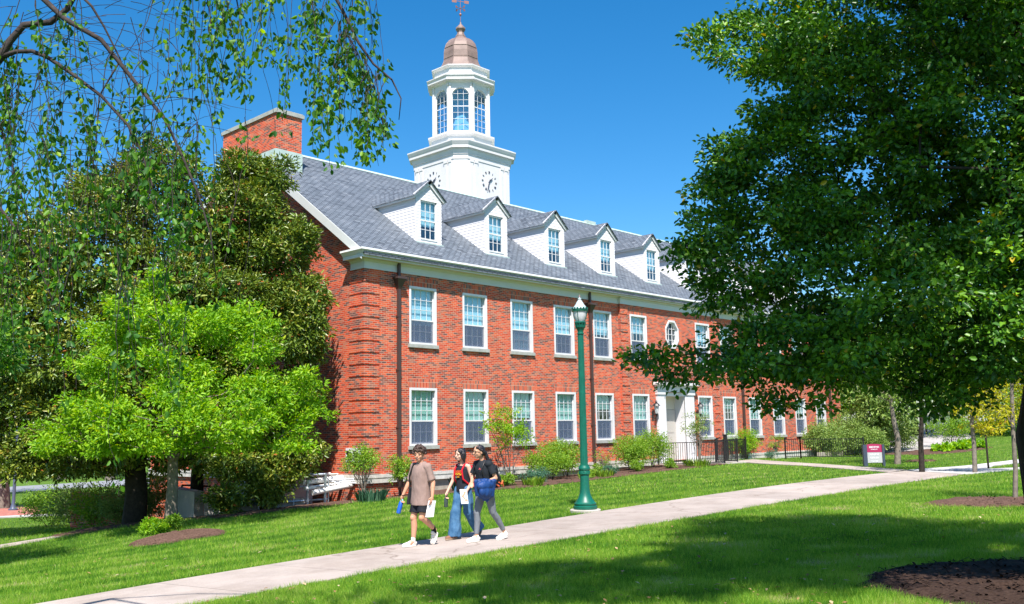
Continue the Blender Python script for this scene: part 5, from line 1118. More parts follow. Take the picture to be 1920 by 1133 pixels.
m = MB(); m.tube([tb4, tb4+[0, 0, 1.3]], .035, 6); m.box(tb4[0]-.2, tb4[0]+.2, tb4[1]-.02, tb4[1]+.02, tb4[2]+1.25, tb4[2]+1.3); tag(m.build('post', MK_dark), 'thin dark post beside the golden yellow tree', 'post')
# --- background trees
BGT = [(1600, 640, 55, 3.0, 'light green'), (1500, 610, 70, 4.0, 'x'), (1700, 600, 62, 4.5, 'x'), (1560, 730, 58, 2.2, 'x'), (1780, 690, 60, 3.6, 'x'), (1860, 640, 66, 4.6, 'x'), (1640, 740, 52, 2.2, 'x'), (1920, 720, 58, 3.4, 'x'), (1990, 640, 60, 4.5, 'x')]
names = ['rounded tree rising just past the far end of the facade', 'distant tree behind the far roof end', 'broad tree behind the rhododendrons', 'low tree right beside the far facade corner', 'tree overhanging the left of the far path', 'tall tree right of the far path', 'low shrubby tree beyond the leaning grey trunk', 'tree behind the golden yellow tree', 'farthest right background tree behind the sapling']
for k, (px, py, D, r, _) in enumerate(BGT):
    c = at(px, py, D); b = gp(c[0], c[1], -.1); hh = c[2]-b[2]; ml = [ML_pale, ML_shrub, ML_pale, ML_shrub, ML_pale, ML_shrub][k % 6]
    if c[0] < 36 and c[1] > -2: c = at(px, py, D+12); b = gp(c[0], c[1], -.1)
    bl = [(c[0]+RS.uniform(-.5, .5)*r, c[1]+RS.uniform(-.5, .5)*r, c[2]+RS.uniform(-.5, .4)*r, r*.7, r*.7, r*.6) for _ in range(4)]
    tree('background_tree', b, [b, b+(c-b)*.4, b+(c-b)*.8, c+[0, 0, r*.5]], [.25, .2, .14, .05], bl, 210, 26, .26, .8, ml, MK_dark, names[k], 'tree', 200+k, group='trees beyond the building', gap=.1, rtip=.02, step=1.2, tips_n=90)
# distant left: trees beyond the plaza
for k, (px, py, D, r, nm) in enumerate(((8, 900, 48, 3.0, 'tree with a flared grey trunk on the grass beyond the plaza'), (-60, 780, 60, 5.0, 'large tree at the far left edge'), (120, 860, 85, 5, 'distant tree across the road behind the plaza'), (30, 820, 90, 6, 'faraway tree across the road at the left'), (210, 850, 80, 5, 'distant tree behind the magnolia trunk'))):
    c = at(px, py-40, D); b = gp(c[0], c[1], -.1); c[2] = max(c[2], b[2]+r*1.1)
    bl = [(c[0]+RS.uniform(-.6, .6)*r, c[1]+RS.uniform(-.6, .6)*r, c[2]+RS.uniform(0, .8)*r, r*.7, r*.7, r*.6) for _ in range(4)]
    tree('background_tree', b, [b, b+(c-b)*.4, b+(c-b)*.8, c+[0, 0, r*.5]], [.45, .3, .2, .08], bl, 170, 26, .28, .9, ML_shrub, MK_grey, nm, 'tree', 230+k, group='trees beyond the plaza', gap=.1, rtip=.02, step=1.2, tips_n=80, zmin=b[2]+2.0)
# ------------------------------------------------------------------ green lamp post
lb_ = gp(-2.36, -10.98, 0)
for dx in (0,):
    LP = thing('street_lamp', lb_, 'dark green fluted lamp post with an acorn lantern beside the footpath', 'street lamp')
    bx, by, bz = lb_
    m = MB(); m.lathe((bx, by, bz), [(.34, -.25), (.34, .045), (.325, .06)], 28); m.build('footing', M_conc, LP, smooth=.6)
    m = MB(); m.lathe((bx, by, bz+.06), [(.255, 0), (.262, .03), (.262, .07), (.235, .085), (.245, .10), (.245, .13), (.215, .15), (.205, .17), (.16, .23), (.135, .29), (.115, .36), (.105, .44), (.10, .52), (.10, .74), (.125, .76), (.125, .80), (.105, .82), (.13, .86), (.13, .90), (.105, .93), (.105, .96)], 32)
    for k in range(10):
        a = k*math.pi/5; m.lathe((bx+.112*math.cos(a), by+.112*math.sin(a), bz+.81+.06), [(.012, -.02), (.02, 0), (.012, .02)], 6)
    m.build('lamp_base', M_green, LP, smooth=.7)
    m = MB(); seg = 32; vs = []; zz = [.99, 3.92]
    for z, r in zip(zz, (.084, .066)):
        for k in range(seg):
            a = 2*math.pi*k/seg; r2 = r*(1 if k % 2 else .90); vs.append((bx+r2*math.cos(a), by+r2*math.sin(a), bz+z))
    m.add(vs, [(k, (k+1) % seg, seg+(k+1) % seg, seg+k) for k in range(seg)]); m.build('pole', M_green, LP, smooth=.9)
    Z0 = bz+3.90
    def hd(m): m.v = [(bx+(x-bx)*.77, by+(y-by)*.77, Z0+(z-Z0)*.76) for x, y, z in m.v]; return m
    m = MB(); m.lathe((bx, by, Z0), [(.078, 0), (.105, .015), (.105, .035), (.085, .05), (.085, .10), (.11, .16), (.14, .20), (.15, .215), (.15, .225)], 24)
    for k in range(12):
        a = k*math.pi/6; m.tube([(bx+.135*math.cos(a), by+.135*math.sin(a), Z0+.21), (bx+.15*math.cos(a), by+.15*math.sin(a), Z0+.33)], .016, 5)
    m.lathe((bx, by, Z0+.22), [(.12, 0), (.135, .11), (.165, .12), (.165, .15), (.15, .16)], 24); hd(m).build('capital', M_green, LP, smooth=.7)
    G = mat('lamp_globe', (.72, .74, .76), .12, bump=.25, bscale=60, var=.12, vscale=9); G.node_tree.nodes['Principled BSDF'].inputs['Transmission Weight'].default_value = .25
    m = MB(); m.lathe((bx, by, Z0+.38), [(.125, 0), (.16, .06), (.185, .16), (.205, .27), (.21, .31)], 24); hd(m).build('globe', G, LP, smooth=.9)
    m = MB(); m.lathe((bx, by, Z0+.68), [(.19, 0), (.235, .005), (.24, .03), (.225, .035), (.225, .06), (.235, .065), (.235, .075), (.20, .08)], 24)
    for k in range(16):
        a = k*math.pi/8; m.obox((bx+.235*math.cos(a), by+.235*math.sin(a), Z0+.775), (math.cos(a), math.sin(a), 0), (-math.sin(a), math.cos(a), 0), (0, 0, 1), .006, .022, .022)
    for k in range(4):
        a = k*math.pi/2+.35; m.tube([(bx+.13*math.cos(a), by+.13*math.sin(a), Z0+.38), (bx+.19*math.cos(a), by+.19*math.sin(a), Z0+.5), (bx+.225*math.cos(a), by+.225*math.sin(a), Z0+.69)], .010, 5)
    hd(m).build('lantern_frame', M_green, LP, smooth=.7)
    m = MB(); m.lathe((bx, by, Z0+.76), [(.20, 0), (.19, .06), (.155, .10), (.13, .13), (.10, .19), (.06, .25), (.045, .27), (.055, .29), (.055, .31), (.025, .33), (.02, .35)], 24); hd(m).build('lantern_cap', mat('prismatic_cap', (.42, .50, .52), .2, bump=.2), LP, smooth=.9)
    m = MB(); m.lathe((bx, by, Z0+1.10), [(.015, 0), (.032, .02), (.02, .045), (.012, .07), (.004, .12)], 10); hd(m).build('finial', M_copper, LP, smooth=.9)
# ------------------------------------------------------------------ maroon campus sign
s0 = gp(18.22, -8.66, 0); s1 = gp(18.78, -8.86, 0)
# two posts facing the camera side
c = (s0+s1)/2; rt = norm(R0*.93+F0*.10*0+np.array([0, 0, 0])); rt = norm(np.array([R0[0], R0[1], 0])); fn = -F0
SG = thing('campus_sign', c, 'small maroon and grey campus direction sign between two dark posts', 'sign')
m = MB()
for s, t in ((-1, .075), (1, .045)): m.obox(c+rt*.36*s+[0, 0, .40], rt, fn, (0, 0, 1), t, .07, .45)
o = m.build('post', mat('sign_post', (.045, .06, .09), .4), SG)
m = MB(); m.obox(c+[0, 0, .45], rt, fn, (0, 0, 1), .31, .03, .31); m.build('panel', mat('sign_grey', (.40, .42, .42), .5), SG)
m = MB(); q = [(-.31, .55), (.31, .55), (.31, .845), (.15, .872), (0, .88), (-.15, .872), (-.31, .845)]
vs = [c+rt*a+fn*.034+np.array([0, 0, b]) for a, b in q]+[c+rt*a-fn*.034+np.array([0, 0, b]) for a, b in q]; n = 7
m.add(vs, [tuple(range(n)), tuple(range(n, 2*n))[::-1]]+[(i, n+i, n+(i+1) % n, (i+1) % n) for i in range(n)]); m.build('header', mat('sign_maroon', (.33, .02, .085), .45), SG)
m = MB(); rs = np.random.RandomState(9)
def scribble(z, w_, hgt):
    x = -w_/2
    while x < w_/2-.01:
        lw = hgt*.55
        m.obox(c+rt*(x+.008)+fn*.037+[0, 0, z], rt, fn, (0, 0, 1), .007, .002, hgt/2)
        for zz in (-1, 0, 1):
            if rs.rand() < .7: m.obox(c+rt*(x+lw/2)+fn*.037+[0, 0, z+zz*hgt*.42], rt, fn, (0, 0, 1), lw/2, .002, .006)
        if rs.rand() < .6: m.obox(c+rt*(x+lw)+fn*.037+[0, 0, z], rt, fn, (0, 0, 1), .006, .002, hgt/2)
        x += lw+.018
scribble(.755, .36, .07); scribble(.665, .24, .035); scribble(.46, .38, .07); scribble(.33, .34, .07); scribble(.20, .25, .07)
m.build('lettering', mat('sign_white', (.75, .76, .78), .5), SG)
# ------------------------------------------------------------------ railings
def railing(pts, hgt, label, gap=.11, posts=True, group=None, tops=True, thick=.008):
    P = [gp(*p) for p in pts]; T = thing('railing', P[0], label, 'railing', group)
    r = MB(); b = MB()
    for a, c_ in zip(P[:-1], P[1:]):
        d = norm(c_-a); Ln = np.linalg.norm(c_-a); nrm = norm(np.cross(d, (0, 0, 1)))
        for z in (hgt, .1): r.obox((a+c_)/2+[0, 0, z], d, nrm, norm(np.cross(nrm, d)), Ln/2, .018, .016)
        k = int(Ln/gap)
        for i in range(1, k): p = a+(c_-a)*i/k; b.box(p[0]-thick, p[0]+thick, p[1]-thick, p[1]+thick, p[2]+.1, p[2]+hgt)
    r.build('rail', M_black, T); b.build('balusters', M_black, T)
    for p in P: m = MB(); m.box(p[0]-.028, p[0]+.028, p[1]-.028, p[1]+.028, p[2]-.1, p[2]+hgt+.06); m.box(p[0]-.034, p[0]+.034, p[1]-.034, p[1]+.034, p[2]+hgt+.061, p[2]+hgt+.09); m.build('post', M_black, T)
railing([(15.72, -.4), (15.72, -2.45), (17.5, -2.6)], .98, 'black iron railing around the left of the entrance landing')
railing([(17.9, -1.95), (19.0, -2.35), (19.75, -.9)], 1.0, 'short black iron railing at the right of the entrance steps')
railing([(20.4, -.95), (22.6, -.75), (23.4, .0)], 1.0, 'black iron railing in front of the lime bush by the facade')
m = MB(); p = gp(20.35, -.98); m.box(p[0]-.07, p[0]+.07, p[1]-.07, p[1]+.07, p[2]-.1, p[2]+1.2); m.box(p[0]-.09, p[0]+.09, p[1]-.09, p[1]+.09, p[2]+1.2, p[2]+1.25); tag(m.build('post', M_black), 'thick square black post at the end of the railing right of the entrance', 'post')
railing([(25.2, -2.3), (25.9, -5.2)], .95, 'black iron fence section in front of the pale rhododendrons', gap=.105)
railing([(25.2, -2.3), (24.4, -1.9)], .95, 'short return of the black fence at its left end', gap=.12)
# ------------------------------------------------------------------ low ramp walls right of the entrance
m = MB(); m.box(24.6, 35, -1.25, -1.05, -.6, .02); m.box(24.6, 35, -1.29, -1.01, .02, .07); tag(m.build('ramp_wall', M_stone), 'low pale stone ramp wall along the right half of the facade', 'wall')
m = MB(); m.box(27.6, 30.2, -2.2, -2.0, -.5, -.02); tag(m.build('retaining_wall', M_found), 'short grey concrete wall left of the rhododendrons', 'wall')
# ------------------------------------------------------------------ pipes, rack and concrete enclosure at the gable
encl = gp(-1.7, 2.6)
zw = -.25
m = MB()
m.prism([(-4.35, 2.05), (-1.55, .95), (-1.42, 1.15), (-4.2, 2.3)], -1.9, -.62, 'z'); m.prism([(-4.75, 1.9), (-4.36, 2.05), (-3.6, 4.9), (-4.0, 5.0)], -1.9, -.28, 'z')
tag(m.build('concrete_enclosure', M_conc), 'low concrete retaining wall beneath the pipe rack at the left corner', 'wall')
m = MB()
for a, b, z in (((-3.9, 1.75), (-.9, .62), -.30), ((-3.9, 1.75), (-.9, .62), -.72)):
    m.tube([(*a, z-.02), (*b, z+.04)], .032, 8)
for t in (0, .33, .66, 1.0):
    x, y = -3.9+3.0*t, 1.75-1.13*t; m.tube([(x, y, -1.25+.4*t), (x, y, -.1)], .025, 6)
m.box(-1.62, -1.56, .72, .78, -.9, .12); m.box(-1.12, -1.06, .5, .56, -.85, .12); m.tube([(-1.62, .75, .1), (-1.09, .53, .1)], .035, 6); m.tube([(-3.9, 1.75, -.1), (-1.6, .9, -.06)], .02, 6)
RK = tag(m.build('pipe_rack', M_galv), 'galvanised steel pipe rack above the low concrete wall at the gable corner', 'pipe rack')
for k, (a, b, r, lab) in enumerate((((-1.75, 1.2, .04), (-.32, 1.35, .05), .055, 'uppermost white insulated pipe running to the gable wall'), ((-1.7, .9, -.14), (-.10, 1.0, -.06), .085, 'thick white insulated pipe second from the top on the rack'), ((-1.7, .75, -.32), (-.3, .9, -.25), .06, 'thinner white pipe below the two thick ones on the rack'), ((-1.55, .55, -.45), (-.05, .55, -.28), .085, 'lowest thick white insulated pipe on the rack'))):
    m = MB(); m.tube([a, b], r, 12); m.tube([b, (0.05, b[1]+.02, b[2])], r*.35, 8); tag(m.build('insulated_pipe', M_pipe, smooth=.7), lab, 'pipe', 'pipes on the rack')
m = MB()
for k in range(3): m.tube([(-.75, .85-.05*k, -.02-.06*k), (-.05, .42-.06*k, -.10-.06*k)], .016, 6)
tag(m.build('conduit_bundle', M_galv), 'bundle of thin grey conduits bending round to the left corner', 'conduit')
# cooling units hidden in the magnolia's lower leaves
for k, (px, py, D, lab) in enumerate(((560, 850, 31.5, 'pale grey cooling unit glimpsed between leaves right of the narrow magnolia'), (480, 880, 31.8, 'pale grey cooling unit low behind the narrow magnolia'))):
    p = at(px, py, D); p[0] = min(p[0], -.9); b = h(p[0], p[1]); m = MB(); m.box(p[0]-.55, p[0]+.55, p[1]-.45, p[1]+.45, b-.2, p[2]+.5)
    U = tag(m.build('cooling_unit', mat('unit_grey', (.45, .50, .58), .4, metal=.2)), lab, 'cooling unit')
    m = MB()
    for i in range(16): z = p[2]+.42-i*.07; m.box(p[0]-.5, p[0]+.5, p[1]-.47, p[1]-.4505, z, z+.035); m.box(p[0]-.57, p[0]-.5505, p[1]-.4, p[1]+.4, z, z+.035)
    m.build('louvre', M_galv, U)
# area-way stair wall with handrail between the tree trunks
m = MB(); m.box(-4.9, -4.6, 6.2, 10.5, -2.2, -.55); tag(m.build('stair_wall', M_brick), 'low red brick stair wall seen between the tree trunks', 'wall')
p0, p1 = at(341, 910, 30.5), at(395, 912, 30.5); m = MB(); m.tube([p0, p1], .03, 6); m.tube([p0, p0-[0, 0, .9]], .03, 6); m.tube([p0-[0, 0, .55], p1-[0, 0, .55]], .025, 6); m.tube([p1, p1-[0, 0, .9]], .03, 6)
tag(m.build('handrail', M_black), 'dark square handrail by the brick stair wall behind the trunks', 'handrail')
# far lamp post at the left, on the plaza edge
p = gp(*at(24, 966, 46)[:2]); F_ = thing('street_lamp', p, 'slim dark grey lamp post standing on the edge of the red plaza', 'street lamp')
m = MB(); m.lathe(p, [(.22, -.1), (.22, .08), (.16, .1), (.13, .16), (.09, .3), (.075, .6), (.06, 4.3)], 14); m.build('pole', mat('pole_slate', (.07, .09, .14), .4), F_, smooth=.7)
m = MB(); m.lathe(p+[0, 0, 4.3], [(.08, 0), (.16, .1), (.2, .5), (.22, .52), (.12, .7), (.02, .85)], 12); m.build('lantern', G, F_, smooth=.7)
# distant low building and parked cars across the road at the left
p = gp(*at(90, 905, 110)[:2], 0)
m = MB(); m.box(p[0]-14, p[0]+14, p[1]-4, p[1]+4, p[2]-1, p[2]+3.2); m.box(p[0]-14.4, p[0]+14.4, p[1]-4.4, p[1]+4.4, p[2]+3.2, p[2]+3.6); FB = tag(m.build('far_building', mat('far_wall', (.50, .46, .42), .8)), 'low pale building far across the road at the left edge', 'building')
m = MB()
for k in range(9): m.box(p[0]-13+k*3, p[0]-11.4+k*3, p[1]-4.05, p[1]-3.99, p[2]+.8, p[2]+2.2); m.box(p[0]-14.05, p[0]-13.99, p[1]-3+k*.7, p[1]-2.6+k*.7, p[2]+.8, p[2]+2.2)
m.build('window', mat('far_glass', (.06, .08, .1), .1), FB)
# white picket barrier and posts by the far path at the right
p0, p1 = gp(*at(1738, 820, 62)[:2]), gp(*at(1806, 806, 72)[:2]); Bw = thing('white_barrier', p0, 'row of white barriers along the left of the far path', 'barrier')
m = MB(); d = (p1-p0)/8
for k in range(8): a, b = p0+d*(k+.08), p0+d*(k+.92); dd = norm(b-a); m.obox((a+b)/2+[0, 0, .75], dd, norm(np.cross(dd, (0, 0, 1))), (0, 0, 1), np.linalg.norm(b-a)/2, .04, .45)
m.build('board', M_white, Bw)
m = MB()
for k in range(9): q_ = p0+d*k; m.box(q_[0]-.05, q_[0]+.05, q_[1]-.05, q_[1]+.05, q_[2]-.1, q_[2]+1.3)
m.build('post', M_black, Bw)
# fallen leaves and clippings on the near lawn
rs = np.random.RandomState(77); n = 700; D = 8.5+rs.rand(n)**1.4*10; Lt = rs.uniform(-.5, .58, n)*D; x = CAM[0]+F0[0]*D+R0[0]*Lt; y = CAM[1]+F0[1]*D+R0[1]*Lt; k = free_lawn(x, y); x, y = x[k], y[k]; n = len(x); z = H(x, y)+.055
a = rs.uniform(0, 6.28, n); l = rs.uniform(.018, .045, n); t = rs.uniform(-.4, .4, n); v = np.empty((n, 4, 3), 'f')
v[:, 0] = np.c_[x-np.cos(a)*l, y-np.sin(a)*l, z-t*l]; v[:, 1] = np.c_[x+np.sin(a)*l*.5, y-np.cos(a)*l*.5, z+.006]; v[:, 2] = np.c_[x+np.cos(a)*l, y+np.sin(a)*l, z+t*l]; v[:, 3] = np.c_[x-np.sin(a)*l*.5, y+np.cos(a)*l*.5, z+.006]
tag(mesh_np('fallen_leaves', v.reshape(-1, 3), 4, n, leaf_mat('dead_leaf', [(0, (.16, .08, .03)), (.6, (.38, .22, .10)), (1, (.55, .45, .28))], .8, .1), rs.rand(n)), 'scattered dry leaves lying in the near grass', 'fallen leaves', kind='stuff')
# ------------------------------------------------------------------ people
from mathutils import noise as mnoise
def prim_mesh(prims):
    bm = bmesh.new()
    for p in prims:
        if p[0] == 'e':
            _, c, r, Rm = p
            g_ = bmesh.ops.create_icosphere(bm, subdivisions=3, radius=1)
            for v in g_['verts']:
                q = np.array(v.co)*np.array(r); q = q[0]*Rm[0]+q[1]*Rm[1]+q[2]*Rm[2]; v.co = Vector(c+q)
        elif p[0] == 'l':
            _, rg, ax_l, ax_f = p; seg = 22; zz = np.linspace(0, len(rg)-1, (len(rg)-1)*4+1); R4 = np.array([[*c_, a_, b_] for c_, a_, b_ in rg]); rings = []
            for t in zz:
                i = min(int(t), len(rg)-2); u = t-i; p0, p1, p2, p3 = R4[max(i-1, 0)], R4[i], R4[i+1], R4[min(i+2, len(rg)-1)]
                q = .5*(2*p1+(p2-p0)*u+(2*p0-5*p1+4*p2-p3)*u*u+(3*p1-p0-3*p2+p3)*u**3)
                rings.append([bm.verts.new(Vector(q[:3]+ax_l*q[3]*math.cos(2*math.pi*k/seg)+ax_f*q[4]*math.sin(2*math.pi*k/seg))) for k in range(seg)])
            for i in range(len(rings)-1):
                for k in range(seg): bm.faces.new((rings[i][k], rings[i][(k+1) % seg], rings[i+1][(k+1) % seg], rings[i+1][k]))
            bm.faces.new(rings[0][::-1]); bm.faces.new(rings[-1])
        else:
            _, a, ra, b, rb = p[:5]; a, b = np.array(a, float), np.array(b, float)
            rounded = p[0] == 'c'; d = norm(b-a); L_ = np.linalg.norm(b-a); e1 = norm(np.cross(d, [0, 0, 1.] if abs(d[2]) < .9 else [1., 0, 0])); e2 = np.cross(d, e1)
            asp = p[5] if len(p) > 5 else None
            if asp is not None: e1 = norm(np.array(asp[0])-d*(np.array(asp[0])@d)); e2 = np.cross(d, e1)
            k1, k2 = (1, asp[1]) if asp is not None else (1, 1)
            prof = []
            if rounded: prof += [(-ra*math.cos(t), ra*math.sin(t)) for t in np.linspace(.12, math.pi/2, 5)]
            else: prof += [(0, ra)]
            if rounded: prof += [(L_+rb*math.cos(t), rb*math.sin(t)) for t in np.linspace(math.pi/2, .12, 5)]
            else: prof += [(L_, rb)]
            seg = 18; rings = []
            for x, r in prof: rings.append([bm.verts.new(Vector(a+d*x+e1*(r*k1*math.cos(2*math.pi*k/seg))+e2*(r*k2*math.sin(2*math.pi*k/seg)))) for k in range(seg)])
            for i in range(len(rings)-1):
                for k in range(seg): bm.faces.new((rings[i][k], rings[i][(k+1) % seg], rings[i+1][(k+1) % seg], rings[i+1][k]))
            bm.faces.new(rings[0][::-1]); bm.faces.new(rings[-1])
    bmesh.ops.recalc_face_normals(bm, faces=bm.faces)
    return bm
def blob(name, prims, mt, parent, voxel=.007, smooth=3, fold=None):
    bm = prim_mesh(prims); me = bpy.data.meshes.new(name); bm.to_mesh(me); bm.free()
    o = bpy.data.objects.new(name, me); COL.objects.link(o)
    r = o.modifiers.new('r', 'REMESH'); r.mode = 'VOXEL'; r.voxel_size = voxel
    s = o.modifiers.new('s', 'SMOOTH'); s.factor = .5; s.iterations = smooth
    dg = bpy.context.evaluated_depsgraph_get(); ev = o.evaluated_get(dg); m2 = bpy.data.meshes.new_from_object(ev)
    o.modifiers.clear(); o.data = m2; m2.name = name; bpy.data.meshes.remove(me)
    n = len(m2.vertices); co = np.empty(n*3, 'f'); m2.vertices.foreach_get('co', co); co = co.reshape(-1, 3)
    if fold:
        no = np.empty(n*3, 'f'); m2.vertices.foreach_get('normal', no); no = no.reshape(-1, 3)
        amp, fx, fz = fold
        f = np.array([mnoise.noise(Vector((float(c[0])*fx, float(c[1])*fx, float(c[2])*fz)))+.5*mnoise.noise(Vector((float(c[0])*fx*2.3, float(c[1])*fx*2.3+5, float(c[2])*fz*2.1))) for c in co])
        co = co+no*(f*amp)[:, None].astype('f'); m2.vertices.foreach_set('co', co.ravel())
    m2.materials.clear(); m2.materials.append(mt); m2.polygons.foreach_set('use_smooth', [True]*len(m2.polygons)); m2.update()
    return place(o, parent)
M_skin1 = mat('skin_tan', (.52, .27, .17), .5, spec=.3); M_skin2 = mat('skin_fair', (.66, .40, .30), .5, spec=.3); M_skin3 = mat('skin_warm', (.56, .31, .20), .5, spec=.3)
for m_ in (M_skin1, M_skin2, M_skin3):
    b_ = m_.node_tree.nodes['Principled BSDF']; b_.inputs['Subsurface Weight'].default_value = .08; b_.inputs['Subsurface Radius'].default_value = (.02, .008, .004)
def cloth(name, c, rough=.85, var=.08, vs=12): return mat(name, c, rough, spec=.15, bump=.35, bscale=160, var=var, vscale=vs)
class Body:
    def __init__(s, base, fd, k=1.0): s.b = np.array(base, float); s.f = norm(np.array([fd[0], fd[1], 0.])); s.l = np.cross([0, 0, 1.], s.f); s.k = k
    lean = 0.
    def P(s, f, l, z):
        if z > .92: f = f+s.lean*(z-.92)
        return s.b+(s.f*f+s.l*l+np.array([0, 0, z]))*s.k
    def dirv(s, f, l, z): return norm(s.f*f+s.l*l+np.array([0, 0, z]))
    def E(s, f, l, z, rf, rl, rz, yaw=0, tilt=0):
        c_, s_ = math.cos(yaw), math.sin(yaw); F_ = s.f*c_+s.l*s_; L_ = np.cross([0, 0, 1.], F_); Z_ = np.array([0, 0, 1.])
        if tilt: F_, Z_ = F_*math.cos(tilt)+Z_*math.sin(tilt), Z_*math.cos(tilt)-F_*math.sin(tilt)
        return ('e', s.P(f, l, z), (rf*s.k, rl*s.k, rz*s.k), (F_, L_, Z_))
    def Lf(s, rings): return ('l', [(s.P(f, 0, z), a*s.k, b*s.k) for f, z, a, b in rings], s.l, s.f)
    def C(s, a, ra, b, rb): return ('c', s.P(*a), ra*s.k, s.P(*b), rb*s.k)
    def K(s, a, ra, b, rb, asp=None): return ('k', s.P(*a), ra*s.k, s.P(*b), rb*s.k)+(((s.dirv(*asp[0]), asp[1]),) if asp else ())
def hand(B, wrist, fdir, pn, thumb, curl=.5, k=1.0):
    """palm, five fingers of unequal length, thumb from the palm's side. directions in body axes"""
    w = B.P(*wrist); d = B.dirv(*fdir); n = B.dirv(*pn); n = norm(n-d*(n@d)); t = B.dirv(*thumb); t = norm(t-d*(t@d)-n*(t@n)); out = []; u = B.k*k
    pc = w+d*.045*u; out.append(('e', pc, (.050*u, .040*u, .016*u), (d, t, n))); out.append(('c', w-d*.01, .024*u, w+d*.03*u, .024*u))
    for i, (o_, ln) in enumerate(((.029, .072), (.010, .082), (-.010, .076), (-.028, .060))):
        p = pc+d*.036*u+t*o_*u; dd = d; rad = .0095*u; a = curl*(.8+.1*i)
        for j, fr in enumerate((.45, .32, .23)):
            ang = a*(1 if j else .7); dd = norm(dd*math.cos(ang)+n*math.sin(ang)*1.0); q = p+dd*ln*fr*u; out.append(('c', p, rad, q, rad*.92)); p = q; rad *= .92
            n2 = n
    p = w+d*.020*u+t*.028*u; dd = norm(d*.6+t*.75+n*.3); q = p+dd*.036*u; out.append(('c', p, .013*u, q, .011*u)); q2 = q+norm(d*.75+t*.1+n*.6)*.03*u; out.append(('c', q, .011*u, q2, .0095*u))
    return out
def head(B, c, yaw, tilt=0, k=1.0):
    """skull, jaw, nose, ears, lips; returns prims and a frame for the features"""
    f0, l0, z0 = c; cy, sy = math.cos(yaw), math.sin(yaw)
    def Q(a, b, z): return (f0+(a*cy-b*sy)*k, l0+(a*sy+b*cy)*k, z0+z*k)
    pr = [B.E(*Q(-.005, 0, .025), .095*k, .074*k, .088*k, yaw), B.E(*Q(.018, 0, -.028), .070*k, .062*k, .075*k, yaw), B.E(*Q(.048, 0, -.078), .034*k, .036*k, .026*k, yaw),
          B.C(Q(.085, 0, .004), .010*k, Q(.104, 0, -.026), .0145*k), B.E(*Q(.082, 0, -.052), .012*k, .024*k, .009*k, yaw),
          B.E(*Q(.070, .034, .016), .018*k, .024*k, .010*k, yaw), B.E(*Q(.070, -.034, .016), .018*k, .024*k, .010*k, yaw), B.E(*Q(.055, .040, -.030), .024*k, .018*k, .022*k, yaw), B.E(*Q(.055, -.040, -.030), .024*k, .018*k, .022*k, yaw)]
    for s in (-1, 1): pr.append(B.E(*Q(-.008, s*.076, -.008), .018*k, .007*k, .030*k, yaw))
    return pr, Q
def face(B, Q, k, par, smile=True, brow=(.03, .02, .015)):
    def d(name, lst, m_, seg=2):
        bm = bmesh.new()
        for (c_, r) in lst:
            g_ = bmesh.ops.create_icosphere(bm, subdivisions=2, radius=1)
            for v in g_['verts']: q = np.array(v.co)*np.array(r)*k*B.k; v.co = Vector(B.P(*c_)+F_*q[0]+L_*q[1]+np.array([0, 0, q[2]]))
        me = bpy.data.meshes.new(name); bm.to_mesh(me); bm.free(); me.materials.append(m_); me.polygons.foreach_set('use_smooth', [True]*len(me.polygons)); o = bpy.data.objects.new(name, me); COL.objects.link(o); return place(o, par)
    F_ = norm(B.P(*Q(1, 0, 0))-B.P(*Q(0, 0, 0))); L_ = np.cross([0, 0, 1.], F_)
    d('eye', [(Q(.0835, s*.031, .0), (.006, .013, .006)) for s in (-1, 1)], mat('eye_dark', (.03, .02, .015), .2))
    d('eyebrow', [(Q(.088, s*.032, .024), (.004, .019, .0035)) for s in (-1, 1)], mat('brow', brow, .8))
    d('lips', [(Q(.089, 0, -.058), (.006, .021, .004))], mat('lips', (.42, .12, .10), .5))
    if smile: d('teeth', [(Q(.0905, 0, -.0535), (.004, .016, .0035))], mat('teeth', (.8, .78, .72), .3))
def shoe(B, heel, toe, name, par, m_up, m_sole, up=None, wid=.044):
    """shoe along heel->toe (sole line)"""
    h_, t_ = B.P(*heel), B.P(*toe); d = norm(t_-h_); side = norm(np.cross(d, B.dirv(*(up or (0, 0, 1))))); u = norm(np.cross(side, d)); L_ = np.linalg.norm(t_-h_)
    def X(a, b, c_): return h_+d*a*L_+side*b+u*c_
    pr = [('e', X(.24, 0, .045), (.33*L_, wid*.80, .045), (d, side, u)), ('e', X(.70, .002, .034), (.31*L_, wid*1.02, .034), (d, side, u)), ('c', X(.22, 0, .05), .038, X(.20, 0, .095), .036), ('c', X(.35, 0, .06), .034, X(.72, 0, .042), .028)]
    o = blob(name, pr, m_up, par, .005, 2)
    m = MB(); top = []; n = 20
    for k in range(n):
        a = 2*math.pi*k/n; x = .5+.52*math.cos(a); wv = wid*(1.0+.12*math.cos(a))*(abs(math.sin(a))**.75)*(1 if math.sin(a) > 0 else -1); top.append((x, wv))
    vs = [X(x, w_, .0) for x, w_ in top]+[X(x, w_*1.03, .024) for x, w_ in top]; m.add(vs, [tuple(range(n)), tuple(range(n, 2*n))[::-1]]+[(i, n+i, n+(i+1) % n, (i+1) % n) for i in range(n)]); m.build('sole', m_sole, o)
    m = MB()
    for k in range(4): m.obox(X(.42+.08*k, 0, .092-.010*k), side, d, u, .022, .006, .003)
    m.build('laces', m_sole, o)
    return o
def on_path(x, y): return np.array([x, y, h(x, y)+.018])
def img(o_f, o_l): pass
